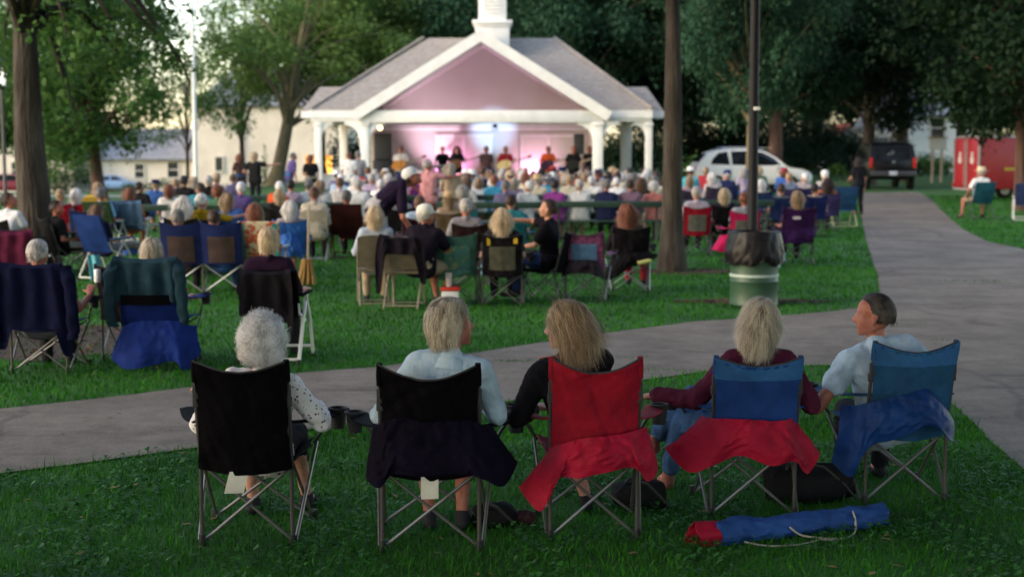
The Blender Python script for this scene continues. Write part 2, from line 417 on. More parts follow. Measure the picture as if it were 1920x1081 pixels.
# ------------------------------------------------------------------ hair in head space (face towards +Y)
def keep_dir(D, low=-.55, front=.30):
    x, y, z = D[:, 0], D[:, 1], D[:, 2]
    line = np.where(y > .05, front + .42 * np.clip(y, 0, 1), low + (y + 1) * .12)
    line = np.where((y > -.1) & (y <= .35), low * (1 - (y + .1) / .45) + (front + .14) * ((y + .1) / .45), line)
    return z > line
def hair_mesh(name, style='bob', n=1500, L=.16, w=.004, seed=1, vol=.10, low=-.55, front=.30, part=.3):
    rg = np.random.default_rng(seed)
    E = np.array((.084, .106, .112)); C = np.array((0, -.012, .022))
    verts = []; faces = []; tint = []
    # close cap of hair over the scalp
    nu, nv = 88, 60
    th = np.linspace(0, 2 * np.pi, nu, endpoint=False); ph = np.linspace(0.0, np.pi, nv)
    D = np.array([(math.sin(p) * math.cos(t), math.sin(p) * math.sin(t), math.cos(p)) for p in ph for t in th])
    k = keep_dir(D, low - .02, front + .02)
    off = np.array([noise.noise((d[0] * 3 + seed, d[1] * 3, d[2] * 3)) for d in D.tolist()])
    base = 1.0 + vol * .55 + off * vol * .5
    if style == 'bald': base = np.ones(len(D)) * 1.005 + off * .02
    P = C + D * E * base[:, None]
    for i in range(nv - 1):
        for j in range(nu):
            q = (i * nu + j, i * nu + (j + 1) % nu, (i + 1) * nu + (j + 1) % nu, (i + 1) * nu + j)
            if sum(k[list(q)]) >= 3: faces.append(q)
    verts.append(P); tint.append(np.clip(.45 + off * .8, 0, 1)); nbase = len(P)
    # strands
    Dn = rg.normal(size=(n * 5, 3)); Dn /= np.linalg.norm(Dn, axis=1)[:, None]
    Dn = Dn[keep_dir(Dn, low, front)][:n]; n = len(Dn)
    K = 9
    path = np.zeros((K, n, 3)); o = rg.uniform(.02, 1, n) ** .8 * vol + .01
    lump = np.array([noise.noise((d[0] * 4 + seed, d[1] * 4 + 9, d[2] * 4)) + (.5 * noise.noise((d[0] * 9 + seed, d[1] * 9, d[2] * 9)) if style == 'curly' else 0) for d in Dn.tolist()])
    Eo = E[None] * (1 + o[:, None] + lump[:, None] * vol * .45)
    p = C + Dn * Eo
    if style == 'curly':
        a = np.cross(Dn, rg.normal(size=(n, 3))); a /= np.linalg.norm(a, axis=1)[:, None]; b = np.cross(Dn, a)
        rad = rg.uniform(.010, .030, n)[:, None]
        tilt = rg.normal(size=(n, 3)) * .5; b = b + Dn * rg.uniform(-1, 1.2, n)[:, None]; b /= np.linalg.norm(b, axis=1)[:, None]
        drift = rg.normal(size=(n, 3)) * .004 + Dn * (rg.uniform(0, 1, n) ** 3 * .010)[:, None]
        turns = rg.uniform(.35, .85, n)[:, None] * 2 * np.pi
        for i in range(K):
            t = i / (K - 1)
            path[i] = p + rad * (a * np.cos(turns * t) + b * np.sin(turns * t)) + drift * t * 2
    else:
        sgn = np.sign(Dn[:, 0] - part * .35)
        comb = np.stack([sgn * .55 * np.clip(Dn[:, 2], 0, 1), -.55 * np.clip(Dn[:, 2] + .2, 0, 1) + (.35 if style == 'sweep' else 0) * 0, -np.ones(n) * .9], 1)
        if style == 'short': comb = np.stack([sgn * .3, -.8 * np.ones(n), -.45 * np.ones(n)], 1)
        comb += rg.normal(size=(n, 3)) * .16
        st = (L * rg.uniform(.7, 1.1, n) / (K - 1))[:, None]
        wv = 9 * np.array([noise.noise((d_[0] * 3.5, d_[1] * 3.5 + seed, d_[2] * 2)) for d_ in Dn.tolist()]) + rg.normal(0, .5, n); d = comb
        for i in range(K):
            path[i] = p
            nr = (p - C) / Eo ** 2; nr /= np.linalg.norm(nr, axis=1)[:, None]
            el = np.sqrt((((p - C) / Eo) ** 2).sum(1))
            t = d + np.array((0, 0, -.18)) * i / K
            out = (t * nr).sum(1)[:, None]
            inside = (el < 1.06)[:, None]
            t = np.where(inside, t - nr * out, t)
            lowp = (p[:, 2] < -.03)[:, None]
            t = np.where(lowp, t * np.array((.35, .35, 1)) + np.array((0, -.05, -.4)), t)
            wavy = (.42 if style == 'long' else .30) if style in ('long', 'bob') else .10
            t = t + np.stack([np.sin(wv + i * 1.3 + lump * 4), np.cos(wv * 1.7 + i * 1.1), np.zeros(n)], 1) * wavy
            t /= np.linalg.norm(t, axis=1)[:, None]
            p = p + t * st
            el = np.sqrt((((p - C) / Eo) ** 2).sum(1))[:, None]
            p = np.where((el < 1) & (p[:, 2:3] > -.08), C + (p - C) / np.maximum(el, 1e-3), p)
    ww = rg.uniform(.6, 1.3, n) * w
    rt = np.clip(.48 + lump * 1.1 + rg.normal(size=n) * .34, 0, 1)
    off0 = nbase
    for i in range(K):
        t = path[min(i + 1, K - 1)] - path[max(i - 1, 0)]
        nr = path[i] - C; s_ = np.cross(t, nr); s_ /= (np.linalg.norm(s_, axis=1)[:, None] + 1e-9)
        taper = 1 - .75 * (i / (K - 1)) ** 2
        verts += [path[i] - s_ * (ww * taper)[:, None] * .5, path[i] + s_ * (ww * taper)[:, None] * .5]; tint += [rt, rt]
    idx = np.arange(n)
    F4 = []
    for i in range(K - 1):
        a = off0 + i * 2 * n
        F4.append(np.stack([a + idx, a + n + idx, a + 3 * n + idx, a + 2 * n + idx], 1))
    A = np.concatenate(verts); T = np.concatenate(tint); FF = np.concatenate([np.array(faces, np.int32)] + F4)
    return np_mesh(name, A, FF, None, T, smooth=True)
def hair_mat(name, c1, c2):
    return mat('hair_' + name, c1, .55, col2=c2, attr='tint', spec=.35)
# ------------------------------------------------------------------ chairs; every chair faces +Y, origin on the ground under the seat
def foot_kit(K, pts, up=None):
    for p in pts: K.add('foot_cap', MB().tube([V(p) + V((0, 0, -.028)), V(p) + V((0, 0, .03))], .017, 8), 'cap', up)
def camp_kit(W=.235, back=.93, recl=.10, panel=False, dip=.05, sagx=.06, seat_z=.43, cup=True, arms=True, tag_at=None, seed=0, band=False, aw=1.36, cups=(-1, 1)):
    K = Kit(); z0 = .028
    rp = {q: V((W * q, -.24, z0)) for q in (-1, 1)}; fp = {q: V((W * q * 1.18, .26, z0)) for q in (-1, 1)}
    rs = {q: V((W * q * 1.03, -.235, seat_z)) for q in (-1, 1)}; fs = {q: V((W * q * 1.2, .25, seat_z + .01)) for q in (-1, 1)}
    top = {q: V((W * q * .99, -.24 - recl, back)) for q in (-1, 1)}
    arm_z = .63 if aw < 1.5 else .60
    for q in (-1, 1):
        K.add('back_post', MB().tube([rp[q], rs[q] * .97 + V((0, -.006, .0)), rs[q].lerp(top[q], .5), top[q]], .0105, 8), 'frame')
    K.add('leg', MB().tube([rp[-1] + V((.015, .02, 0)), rs[1] + V((-.01, .02, -.03))], .0085, 7), 'tube')
    K.add('leg', MB().tube([rp[1] + V((-.015, .04, 0)), rs[-1] + V((.01, .04, -.03))], .0085, 7), 'tube')
    K.add('leg', MB().tube([fp[-1] + V((.015, -.02, 0)), fs[1] + V((-.01, -.02, -.02))], .0085, 7), 'tube')
    K.add('leg', MB().tube([fp[1] + V((-.015, -.04, 0)), fs[-1] + V((.01, -.04, -.02))], .0085, 7), 'tube')
    for q in (-1, 1):
        K.add('leg', MB().tube([rp[q] + V((.016 * q, .01, 0)), fs[q] + V((.016 * q, 0, -.01))], .009, 7), 'tube')
        K.add('leg', MB().tube([fp[q] + V((-.012 * q, -.01, 0)), rs[q] + V((-.012 * q, .01, .02))], .009, 7), 'tube')
    foot_kit(K, list(rp.values()) + list(fp.values()))
    rg = random.Random(seed); s0 = rg.uniform(0, 50)
    def fold(u, v, k=1.0): return k * (.017 * noise.noise((u * 3.1 + s0, v * 2.3, 1)) + .013 * noise.noise((u * 11 + s0 + v * 5, v * 3 + 7, 3)) + .006 * noise.noise((u * 9 - v * 12 + s0, v * 2, 5)))
    def bk(u, v):
        e = math.sin(math.pi * u); q = u * 2 - 1
        base = rs[1].lerp(top[1], v)
        tu = 1 - dip * e * 3.2 * max(0, v - .72)
        wz = seat_z - .03 + (back - seat_z + .03) * v * 1.0
        pull = 1 - .05 * math.sin(math.pi * min(1, v * 1.1))
        return (q * W * 1.02 * pull, base.y - sagx * e * (1 - .55 * v) - .012 + fold(u, v), wz - dip * e * (max(0, v - .6) / .4) ** 2 - .05 * e * max(0, .25 - v) * 2)
    if panel:
        mb = MB().grid(bk, 30, 30, .006)
        bp = K.add('backrest', mb, 'fabric')
        K.add('mesh_panel', MB().grid(lambda u, v: (lambda a: (a[0], a[1] - .008, a[2]))(bk(.16 + .68 * u, .14 + .56 * v)), 12, 12, .004), 'panel', bp)
    else: bp = K.add('backrest', MB().grid(bk, 30, 30, .006), 'fabric')
    if band: K.add('top_band', MB().grid(lambda u, v: (lambda a: (a[0] * 1.03, a[1] - .007, a[2] + .001))(bk(u, .76 + .24 * v)), 18, 8, .004), 'band', bp)
    for q in (-1, 1):
        K.add('post_sleeve', MB().tube([rs[q].lerp(top[q], .80) + V((0, -.004, 0)), rs[q].lerp(top[q], .9) + V((0, -.004, 0)), top[q] + V((0, -.003, .006))], [.016, .0175, .015], 10), 'fabric')
        K.add('buckle', MB().box(rs[q].lerp(top[q], .60), (.034, .030, .05), bev=.006).box(rs[q].lerp(top[q], .70) + V((0, -.004, 0)), (.030, .022, .07), bev=.005), 'trim')
    K.add('hem', MB().grid(lambda u, v: (lambda a: (a[0], a[1] - .0075 - .001 * math.sin(v * 3.1), a[2]))(bk(.02 + .96 * u, .945 + .05 * v)), 24, 3, .003), 'fabric', bp)
    K.add('piping', MB().tube([V(bk(i / 16, 1)) + V((0, -.002, .002)) for i in range(17)], .006, 6), 'trim', bp)
    def st(u, v):
        e = math.sin(math.pi * u); y = -.235 + .49 * v
        q = u * 2 - 1
        return (q * W * (1.03 + .17 * v), y, seat_z + .01 * v - .075 * e * math.sin(math.pi * (.15 + .7 * v)) + fold(u, v))
    K.add('seat', MB().grid(st, 16, 14, .007), 'fabric')
    if arms:
        for q in (-1, 1):
            ap = V((W * q * aw, .26, arm_z))
            K.add('arm_post', MB().tube([fs[q] + V((0, .01, -.02)), ap], .0095, 7), 'frame')
            b0 = rs[q].lerp(top[q], .42)
            def am(u, v, q=q, b0=b0, ap=ap):
                c = b0.lerp(ap + V((0, .06, .01)), u); w = .022 + .035 * smooth(u * 1.3)
                return (c.x + (v - .5) * 2 * w + .02 * q * u, c.y, c.z - .02 * math.sin(math.pi * u) - .012 * abs(v - .5) * 2)
            a = K.add('armrest', MB().grid(am, 12, 5, .007), 'arm')
            if cup and q in cups:
                c = V((ap.x + .022 * q, ap.y - .02, ap.z + .012))
                m = MB(); n = 18
                m.tube([c + V((.046 * math.cos(t * 2 * math.pi / n), .046 * math.sin(t * 2 * math.pi / n), .0)) for t in range(n)], .0075, 6, closed=True)
                m.lathe([(.045, 0), (.043, -.05), (.036, -.105), (.0, -.11), (.0, -.106), (.033, -.10), (.040, -.05), (.042, 0)], c, 16)
                K.add('cup_holder', m, 'trim', a)
    if tag_at:
        x, w, h, rot = tag_at
        tz = seat_z - .045
        K.add('care_tag', MB().grid(lambda u, v: (x + (u - .5) * w + rot * (1 - v), -.31 - .01 * math.sin(v * 3) + .012 * u, tz - h * (1 - v) + .01), 3, 4, .002), 'tag')
    return K
def flap_mesh(topl, botl, y0=-.36, bulge=.05, seed=0, hang=.03, nu=60, nv=24):
    """cloth hung over the back of a chair: the top and bottom edges are (x, z) lines"""
    def lin(L, u):
        t = u * (len(L) - 1); i = min(int(t), len(L) - 2); f = t - i
        a, b, c, d = (L[max(i - 1, 0)], L[i], L[i + 1], L[min(i + 2, len(L) - 1)])
        q = lambda k: .5 * (2 * b[k] + (c[k] - a[k]) * f + (2 * a[k] - 5 * b[k] + 4 * c[k] - d[k]) * f * f + (3 * b[k] - a[k] - 3 * c[k] + d[k]) * f ** 3)
        return V((q(0), 0, q(1)))
    def fn(u, v):
        a = lin(topl, u); b = lin(botl, u); p = a.lerp(b, v)
        e = math.sin(math.pi * u)
        y = y0 - bulge * e - hang * math.sin(math.pi * min(1, v * .8)) + (1 - e) ** 3 * .10
        f = .022 * noise.noise((u * 5 + seed, v * 1.4, 2)) + .012 * noise.noise((u * 13 + seed, v * 3, 5)) + .03 * (1 - v) ** 2 * .3
        f += .020 * math.sin(u * 17 + seed + v * 1.5 + 2 * noise.noise((u * 4, v * 2, seed))) * (.15 + v) * (.4 + .6 * abs(u - .5) * 2) + .011 * (1 - 2 * abs(noise.noise((u * 9 + v * 3 + seed, v * 2.5 - u * 4, 3)))) + .006 * noise.noise((u * 30, v * 12 + seed, 1))
        return (p.x, y + f, p.z + .006 * noise.noise((u * 6, v * 5, seed)))
    return MB().grid(fn, nu, nv, .006)
def draped_mesh(W, z, back, recl, drop_l, drop_m, drop_r, seed=0, wide=.06, y_in=.05):
    """a garment thrown over the top of a chair back, its sleeves hanging at the sides"""
    def fn(u, v):
        x = (u * 2 - 1) * (W + wide * smooth(v * 2)); e = abs(u * 2 - 1)
        drop = drop_m + ((drop_l if u < .5 else drop_r) - drop_m) * smooth((e - .55) / .3)
        L = drop + .16; s = v * L
        if s < .10: zz = z - (.10 - s); y = -.24 - recl + y_in * (.4 + .6 * 0) + .005
        else:
            t = s - .10; a = min(1, t / .06)
            zz = z + .018 * math.sin(math.pi * a) * (1 if a < 1 else 0) - max(0, t - .04)
            y = -.24 - recl + y_in - (y_in + .075) * a + (t * .12)
        y -= (.024 * math.sin(u * 21 + seed) * (.35 + .65 * e) + .025 * noise.noise((u * 6 + seed, v * 3, 1))) * smooth(v * 2.2)
        x += .012 * noise.noise((u * 3 + seed, v * 6, 4)) * v
        zz -= .03 * math.sin(math.pi * u) * (1 if s < .16 else .4)
        return (x, y, zz)
    return MB().grid(fn, 40, 26, .007)
def sleeves(jk, W, z0, recl, z1, m, seed=0):
    for q in (-1, 1):
        p = [V((q * (W - .02), -.24 - recl, z0)), V((q * (W + .035), -.24 - recl - .055, z0 - .10)), V((q * (W + .05), -.24 - recl - .035, (z0 + z1) / 2)), V((q * (W + .035 + .012 * seed), -.24 - recl + .01, z1 + .06)), V((q * (W + .03), -.24 - recl + .02, z1))]
        def fn(u, v, p=p):
            t = v * 4; i = min(int(t), 3); f = t - i; c = p[i].lerp(p[i + 1], f); a = 2 * math.pi * u; r = .062 - .018 * v
            r *= 1 + .22 * noise.noise((math.cos(a) * 1.5 + seed, math.sin(a) * 1.5, v * 9)) + .10 * math.sin(v * 34 + math.cos(a) * 2)
            return (c.x + r * math.cos(a), c.y + r * .62 * math.sin(a), c.z)
        MB().grid(fn, 20, 30, .004).build('sleeve', m, jk)
def lawn_kit(W=.27, seat_z=.42, back=.98, recl=.22, web=False, arm_pad=True, r=.0135):
    """folding lawn chair: bent tube frame, cloth back and seat, flat arms"""
    K = Kit(); z0 = .0
    for q in (-1, 1):
        K.add('back_post', MB().tube([V((W * q, .10, seat_z - .05)), V((W * q, -.16, seat_z + .05)), V((W * q * .97, -.17 - recl, back))], r, 8), 'frame')
        K.add('leg', MB().tube([V((W * q * 1.08, -.30, z0)), V((W * q * 1.08, -.06, .40)), V((W * q * 1.08, .10, .62))], r, 8), 'frame')
        K.add('leg', MB().tube([V((W * q * 1.12, .34, z0)), V((W * q * 1.12, .18, .40)), V((W * q * 1.12, .02, .62))], r, 8), 'frame')
        K.add('armrest', MB().box((W * q * 1.10, .04, .635), (.05, .46, .024), bev=.009), 'arm')
        for y in (-.30, .34): K.add('foot_cap', MB().tube([(W * q * (1.08 if y < 0 else 1.12), y, .0), (W * q * (1.08 if y < 0 else 1.12), y * .97, .05)], r * 1.3, 8), 'cap')
    K.add('crossbar', MB().tube([(-W * 1.08, -.27, .05), (W * 1.08, -.27, .05)], r * .8, 7), 'frame')
    K.add('crossbar', MB().tube([(-W * 1.12, .30, .10), (W * 1.12, .30, .10)], r * .8, 7), 'frame')
    K.add('top_bar', MB().tube([(-W * .97, -.17 - recl, back), (W * .97, -.17 - recl, back)], r * 1.15, 7), 'fabric')
    for q in (-1, 1): K.add('post_sleeve', MB().tube([V((W * q * .985, -.165, seat_z + .05)).lerp(V((W * q * .97, -.17 - recl, back)), .25), V((W * q * .97, -.171 - recl, back + .008))], r * 1.5, 8), 'fabric')
    def bk(u, v):
        q = u * 2 - 1; p = V((0, -.16, seat_z + .02)).lerp(V((0, -.175 - recl, back + .008)), v)
        return (q * W * 1.01, p.y - .03 * math.sin(math.pi * u) * math.sin(math.pi * v) - .012, p.z)
    def st(u, v):
        q = u * 2 - 1; return (q * W * 1.0, -.17 + .45 * v, seat_z + .015 - .03 * math.sin(math.pi * u) + .02 * v)
    if web:
        m = MB()
        for i in range(6): m.grid(lambda u, v, i=i: (lambda a: (a[0], a[1] - .006, a[2]))(bk((i + .08 + .84 * u) / 6, v)), 2, 10, .003)
        for i in range(7): m.grid(lambda u, v, i=i: bk(u, (i + .12 + .76 * v) / 7), 10, 2, .003)
        K.add('backrest', m, 'fabric')
    else: K.add('backrest', MB().grid(bk, 14, 14, .006), 'fabric')
    K.add('seat', MB().grid(st, 12, 10, .006), 'fabric')
    return K
def steel_kit(W=.23):
    """folding steel chair with a padded back and seat"""
    K = Kit()
    for q in (-1, 1):
        K.add('leg', MB().tube([(W * q, .28, 0), (W * q, -.08, .46), (W * q, -.20, .84), (W * q * .8, -.215, .88)], .0125, 8), 'frame')
        K.add('leg', MB().tube([(W * q * .92, -.26, 0), (W * q * .92, .14, .44)], .0125, 8), 'frame')
    K.add('crossbar', MB().tube([(-W * .92, -.22, .05), (W * .92, -.22, .05)], .009, 7), 'frame')
    K.add('crossbar', MB().tube([(-W, .25, .04), (W, .25, .04)], .009, 7), 'frame')
    def bk(u, v): q = u * 2 - 1; return (q * W * 1.02, -.10 - .13 * v - .02 * (1 - q * q), .50 + .38 * v + .03 * (1 - q ** 4) * v)
    K.add('backrest', MB().grid(bk, 14, 10, .03), 'fabric')
    K.add('seat', MB().box((0, .07, .455), (W * 1.9, .42, .045), bev=.018), 'fabric')
    return K
def love_kit():
    """double camp chair with two backs"""
    K = Kit(); W = .55; sz = .42; bz = 1.0
    xs = (-W, 0, W)
    for x in xs: K.add('back_post', MB().tube([(x, -.26, .03), (x, -.25, sz), (x, -.38, bz)], .012, 8), 'frame')
    for a, b in ((-W, 0), (0, -W), (0, W), (W, 0)):
        K.add('leg', MB().tube([(a, -.235, .03), (b, -.24, sz)], .010, 7), 'tube')
    for x in xs:
        K.add('leg', MB().tube([(x * 1.05, .28, .03), (x, -.24, sz)], .010, 7), 'tube')
        K.add('leg', MB().tube([(x, -.25, .03), (x * 1.05, .28, sz + .02)], .010, 7), 'tube')
        for y in (-.26, .28): K.add('foot_cap', MB().tube([(x * (1.05 if y > 0 else 1), y, .0), (x * (1.05 if y > 0 else 1), y, .05)], .018, 8), 'cap')
    for q in (-1, 1):
        def bk(u, v, q=q):
            e = math.sin(math.pi * u); x = (u * W if q > 0 else (u - 1) * W) * (1 - .01)
            return (x, -.25 - .13 * v - .06 * e * (1 - .5 * v) - .012, sz + (bz - sz) * v - .05 * e * max(0, v - .5) * 2 + .008 * noise.noise((u * 5, v * 4, q)))
        b = K.add('backrest', MB().grid(bk, 16, 18, .007), 'fabric')
        K.add('mesh_panel', MB().grid(lambda u, v: (lambda a: (a[0], a[1] - .009, a[2]))(bk(.17 + .66 * u, .04 + .64 * v)), 12, 12, .004), 'panel', b)
        K.add('armrest', MB().grid(lambda u, v, q=q: (q * (W + .02 + .05 * u) + (v - .5) * .08, -.3 + .62 * u, .66 - .02 * math.sin(3.14 * u)), 8, 4, .008), 'fabric')
        K.add('arm_post', MB().tube([(q * W * 1.05, .28, sz), (q * W * 1.1, .28, .65)], .011, 7), 'frame')
    K.add('seat', MB().grid(lambda u, v: ((u * 2 - 1) * W, -.25 + .53 * v, sz - .05 * abs(math.sin(2 * math.pi * u))), 20, 10, .007), 'fabric')
    return K
def bench_kit(L):
    """park bench of dark green planks on cast legs, its back towards the camera"""
    K = Kit()
    n = max(2, int(L / 1.5) + 1)
    for i in range(n):
        x = -L / 2 + .15 + (L - .3) * i / (n - 1)
        K.add('leg', MB().tube([(x, -.30, 0), (x, -.20, .40), (x, -.29, .84)], [.03, .028, .022], 8), 'iron')
        K.add('leg', MB().tube([(x, .26, 0), (x, .20, .38), (x, -.20, .40)], [.03, .026, .024], 8), 'iron')
    K.add('backrest', MB().box((0, -.285, .79), (L, .035, .13), rot=Euler((R(12), 0, 0)), bev=.008), 'wood')
    for y in (-.13, .02, .17): K.add('seat_plank', MB().box((0, y, .43), (L, .13, .035), bev=.008), 'wood')
    return K
# ------------------------------------------------------------------ ready figures
def skin(name, c): return mat('skin_' + name, c, .55, col2=(c[0] * .82, c[1] * .70, c[2] * .66), nscale=22, spec=.30, bump=.15, bscale=90, detail=8)
SK = {'fair': skin('fair', (.44, .24, .19)), 'pink': skin('pink', (.44, .21, .165)), 'tan': skin('tan', (.40, .205, .135)), 'ruddy': skin('ruddy', (.34, .125, .088)), 'olive': skin('olive', (.30, .155, .10))}
M_lip = mat('lip', (.32, .08, .07), .45); M_eye = mat('eye_dark', (.04, .03, .028), .3)
def make_fig(key, pose, voxel=.010, sleeve=1.0, tlen=1.0, g=.013, hem=.02, wr=.006, face=True, fingers=True, seed=0.0, shoes=True, collar=True, loose=0.0, it=3):
    f = {'pose': pose, 'key': key}
    b = fuse('body', pose.body(face, fingers), voxel, it)
    b.materials.append(M_lip); b.materials.append(M_eye)
    if face:
        pts = [(pose.H(0, .09, -.052), .017, 1), (pose.H(.031, .078, .014), .0105, 2), (pose.H(-.031, .078, .014), .0105, 2)]
        for p in b.polygons:
            for c, r, i in pts:
                if (p.center - c).length < r * pose.size: p.material_index = i
    f['body'] = b
    v2 = max(voxel, .009)
    f['shirt'] = fuse('shirt', pose.shirt(g, sleeve, hem, collar, loose), v2, it, wr, 14, seed)
    f['trousers'] = fuse('trousers', pose.trousers(g, tlen), v2, it, wr, 13, seed + 3)
    f['shoes'] = [fuse('shoe', pose.shoe(q), v2, it) for q in (-1, 1)] if shoes else []
    f['top'] = pose.H(0, 0, .13).z
    return f
HAIR = {}
HAIR['short'] = hair_mesh('hair', 'short', 650, .055, .007, 3, .07, -.42, .42)
HAIR['bob'] = hair_mesh('hair', 'bob', 800, .17, .007, 5, .14, -.5, .30)
HAIR['long'] = hair_mesh('hair', 'long', 900, .34, .008, 7, .13, -.5, .30)
HAIR['puffy'] = hair_mesh('hair', 'curly', 1500, .1, .006, 9, .26, -.6, .30)
HAIR['bald'] = hair_mesh('hair', 'short', 420, .035, .006, 12, .03, -.40, .75)
HC = {k: hair_mat(k, a, b) for k, a, b in (('silver', (.30, .28, .285), (.80, .78, .785)), ('white', (.36, .34, .33), (.80, .78, .76)), ('grey', (.20, .185, .175), (.50, .47, .44)), ('dkgrey', (.07, .065, .065), (.20, .19, .185)), ('black', (.008, .006, .006), (.030, .022, .020)), ('dkbrown', (.018, .010, .008), (.06, .032, .022)),
      ('brown', (.06, .030, .018), (.17, .09, .052)), ('pepper', (.012, .008, .007), (.085, .066, .056)), ('auburn', (.10, .030, .016), (.28, .10, .05)), ('tan', (.11, .062, .034), (.44, .30, .175)), ('blond', (.30, .21, .12), (.62, .48, .32)), ('ash', (.13, .10, .072), (.54, .46, .36)))}
def hat_mesh(kind):
    m = MB()
    if kind == 'cap':
        m.lathe([(.100, .035), (.103, .06), (.098, .10), (.075, .135), (.04, .150), (0, .153)], (0, -.015, 0), 22)
        m.grid(lambda u, v: ((u - .5) * 2 * .075 * (1 - .25 * v * v), .070 + .085 * v - .03 * (2 * u - 1) ** 2, .050 - .022 * v - .014 * (2 * u - 1) ** 2), 10, 5, .004)
    elif kind == 'bucket': m.lathe([(.155, .025), (.112, .055), (.100, .10), (.085, .145), (0, .152)], (0, -.012, 0), 22)
    else: m.lathe([(.19, .050), (.185, .055), (.115, .062), (.104, .068), (.096, .13), (.085, .155), (.04, .150), (0, .148)], (0, -.012, 0), 26)
    return m.mesh('hat', None)
HATS = {k: hat_mesh(k) for k in ('cap', 'bucket', 'straw')}
BUN = MB().ball((0, -.085, .10), (.045, .045, .042), 12).mesh('bun', None)
def slot(o, m, i=0):
    if len(o.data.materials) == 0: o.data.materials.append(None)
    o.material_slots[i].link = 'OBJECT'; o.material_slots[i].material = m
def put_fig(f, label, loc, rz, sk, shirt, trousers, hair=None, hairc=None, hat=None, hatc=None, group=None, shoec=None, bun=False, bodyname='person', gimbal=0.0):
    o = link(bodyname, f['body'], None, loc, rz); tag(o, label, 'person', group)
    slot(o, SK[sk])
    def kid(nm, me, m):
        c = link(nm, me, o); slot(c, m); return c
    kid('shirt', f['shirt'], shirt); kid('trousers', f['trousers'], trousers)
    for s in f['shoes']: kid('shoe', s, shoec or cloth('shoe_dark', (.03, .03, .035)))
    p = f['pose']
    M = Matrix.Translation(p.head) @ p.hrot.to_4x4() @ Matrix.Scale(p.size * p.hs, 4)
    if hair:
        h = kid('hair', HAIR[hair] if isinstance(hair, str) else hair, HC[hairc] if isinstance(hairc, str) else hairc); h.matrix_local = M
        if bun: b = link('bun', BUN, h); slot(b, HC[hairc])
    if hat: h = kid('hat', HATS[hat], hatc); h.matrix_local = M
    return o
FIG = {}
BS = .45
FIG['up'] = make_fig('up', Pose(seat=.42, recline=.10), tlen=1)
FIG['stout'] = make_fig('stout', Pose(seat=.42, recline=.06, fat=1.22, yaw=.15), seed=5)
FIG['tiltl'] = make_fig('tiltl', Pose(seat=.42, recline=.05, side=-.14, yaw=-.5, size=.96, woman=True), seed=2)
FIG['tiltr'] = make_fig('tiltr', Pose(seat=.42, recline=.02, side=.16, yaw=.6, size=.97, armR='rest'), seed=3)
FIG['fwd'] = make_fig('fwd', Pose(seat=.42, recline=-.32, yaw=.1, pitch=-.2, size=.97), seed=4)
FIG['lady'] = make_fig('lady', Pose(seat=.42, recline=.12, size=.92, woman=True, roll=.06), sleeve=.6, seed=6)
FIG['embrace'] = make_fig('embrace', Pose(seat=.42, recline=.1, yaw=-.6, armR='out', size=.97), seed=7)
FIG['camp'] = make_fig('camp', Pose(seat=.34, recline=.26, armL='rest', armR='rest', size=.97), sleeve=.6, seed=8)
FIG['campl'] = make_fig('campl', Pose(seat=.34, recline=.20, yaw=.7, side=-.06, armL='rest', armR='lap', size=.95, woman=True), sleeve=1.6, seed=9)
FIG['campr'] = make_fig('campr', Pose(seat=.34, recline=.22, yaw=-.7, side=.05, armR='rest', size=.95), sleeve=.6, tlen=.3, seed=10)
FIG['stand'] = make_fig('stand', Pose('stand', recline=.02, armL='down', armR='down'), sleeve=.6, hem=.06, seed=11)
FIG['standp'] = make_fig('standp', Pose('stand', recline=.02, yaw=-.8, armL='hips', armR='out', size=1.0, fat=1.1), sleeve=.6, hem=.08, seed=12)
FIG['standw'] = make_fig('standw', Pose('stand', recline=.03, yaw=-1.1, armL='lap', armR='down', size=.94, woman=True), sleeve=.6, hem=.05, seed=13)
FIG['lean'] = make_fig('lean', Pose('stand', recline=-.28, yaw=-.3, armL='down', armR='down', size=.98), sleeve=1, hem=.06, seed=14)
FIG['play'] = make_fig('play', Pose('stand', recline=.0, armL=((-.26, .02, 1.12), (-.38, .22, 1.20), (.3, .4, .5)), armR=((.28, -.02, 1.10), (.10, .22, 1.06), (-.8, .3, -.2)), pitch=-.15), sleeve=.6, hem=.05, seed=15)
FIG['keys'] = make_fig('keys', Pose('stand', recline=-.10, armL=((-.24, .06, 1.12), (-.22, .36, 1.08), (0, .9, -.3)), armR=((.24, .06, 1.12), (.22, .36, 1.08), (0, .9, -.3)), pitch=-.3), sleeve=.6, hem=.05, seed=16)
# ------------------------------------------------------------------ world and light
w = bpy.data.worlds.new('World'); scene.world = w; w.use_nodes = True
nt = w.node_tree; bg = nt.nodes['Background']
sky = nt.nodes.new('ShaderNodeTexSky'); sky.sky_type = 'NISHITA'; sky.sun_disc = False
SUN_EL, SUN_AZ = R(24), R(-112)               # azimuth measured from +Y towards +X: low, to the left and a little behind the camera
sky.sun_elevation = SUN_EL; sky.sun_rotation = SUN_AZ; sky.air_density = 1.0; sky.dust_density = 1.0; sky.ozone_density = 1.0
nt.links.new(sky.outputs['Color'], bg.inputs['Color']); bg.inputs['Strength'].default_value = .15
sd = bpy.data.lights.new('sun', 'SUN'); so = bpy.data.objects.new('sun', sd); COL.objects.link(so)
sd.energy = .5; sd.angle = R(30); sd.color = (1, .93, .84)
sdir = V((math.sin(SUN_AZ) * math.cos(SUN_EL), math.cos(SUN_AZ) * math.cos(SUN_EL), math.sin(SUN_EL)))
so.rotation_euler = sdir.to_track_quat('Z', 'Y').to_euler(); so.location = (-20, 10, 30)
scene.view_settings.view_transform = 'Standard'; scene.view_settings.look = 'None'
scene.view_settings.exposure = 1.88; scene.view_settings.gamma = 1
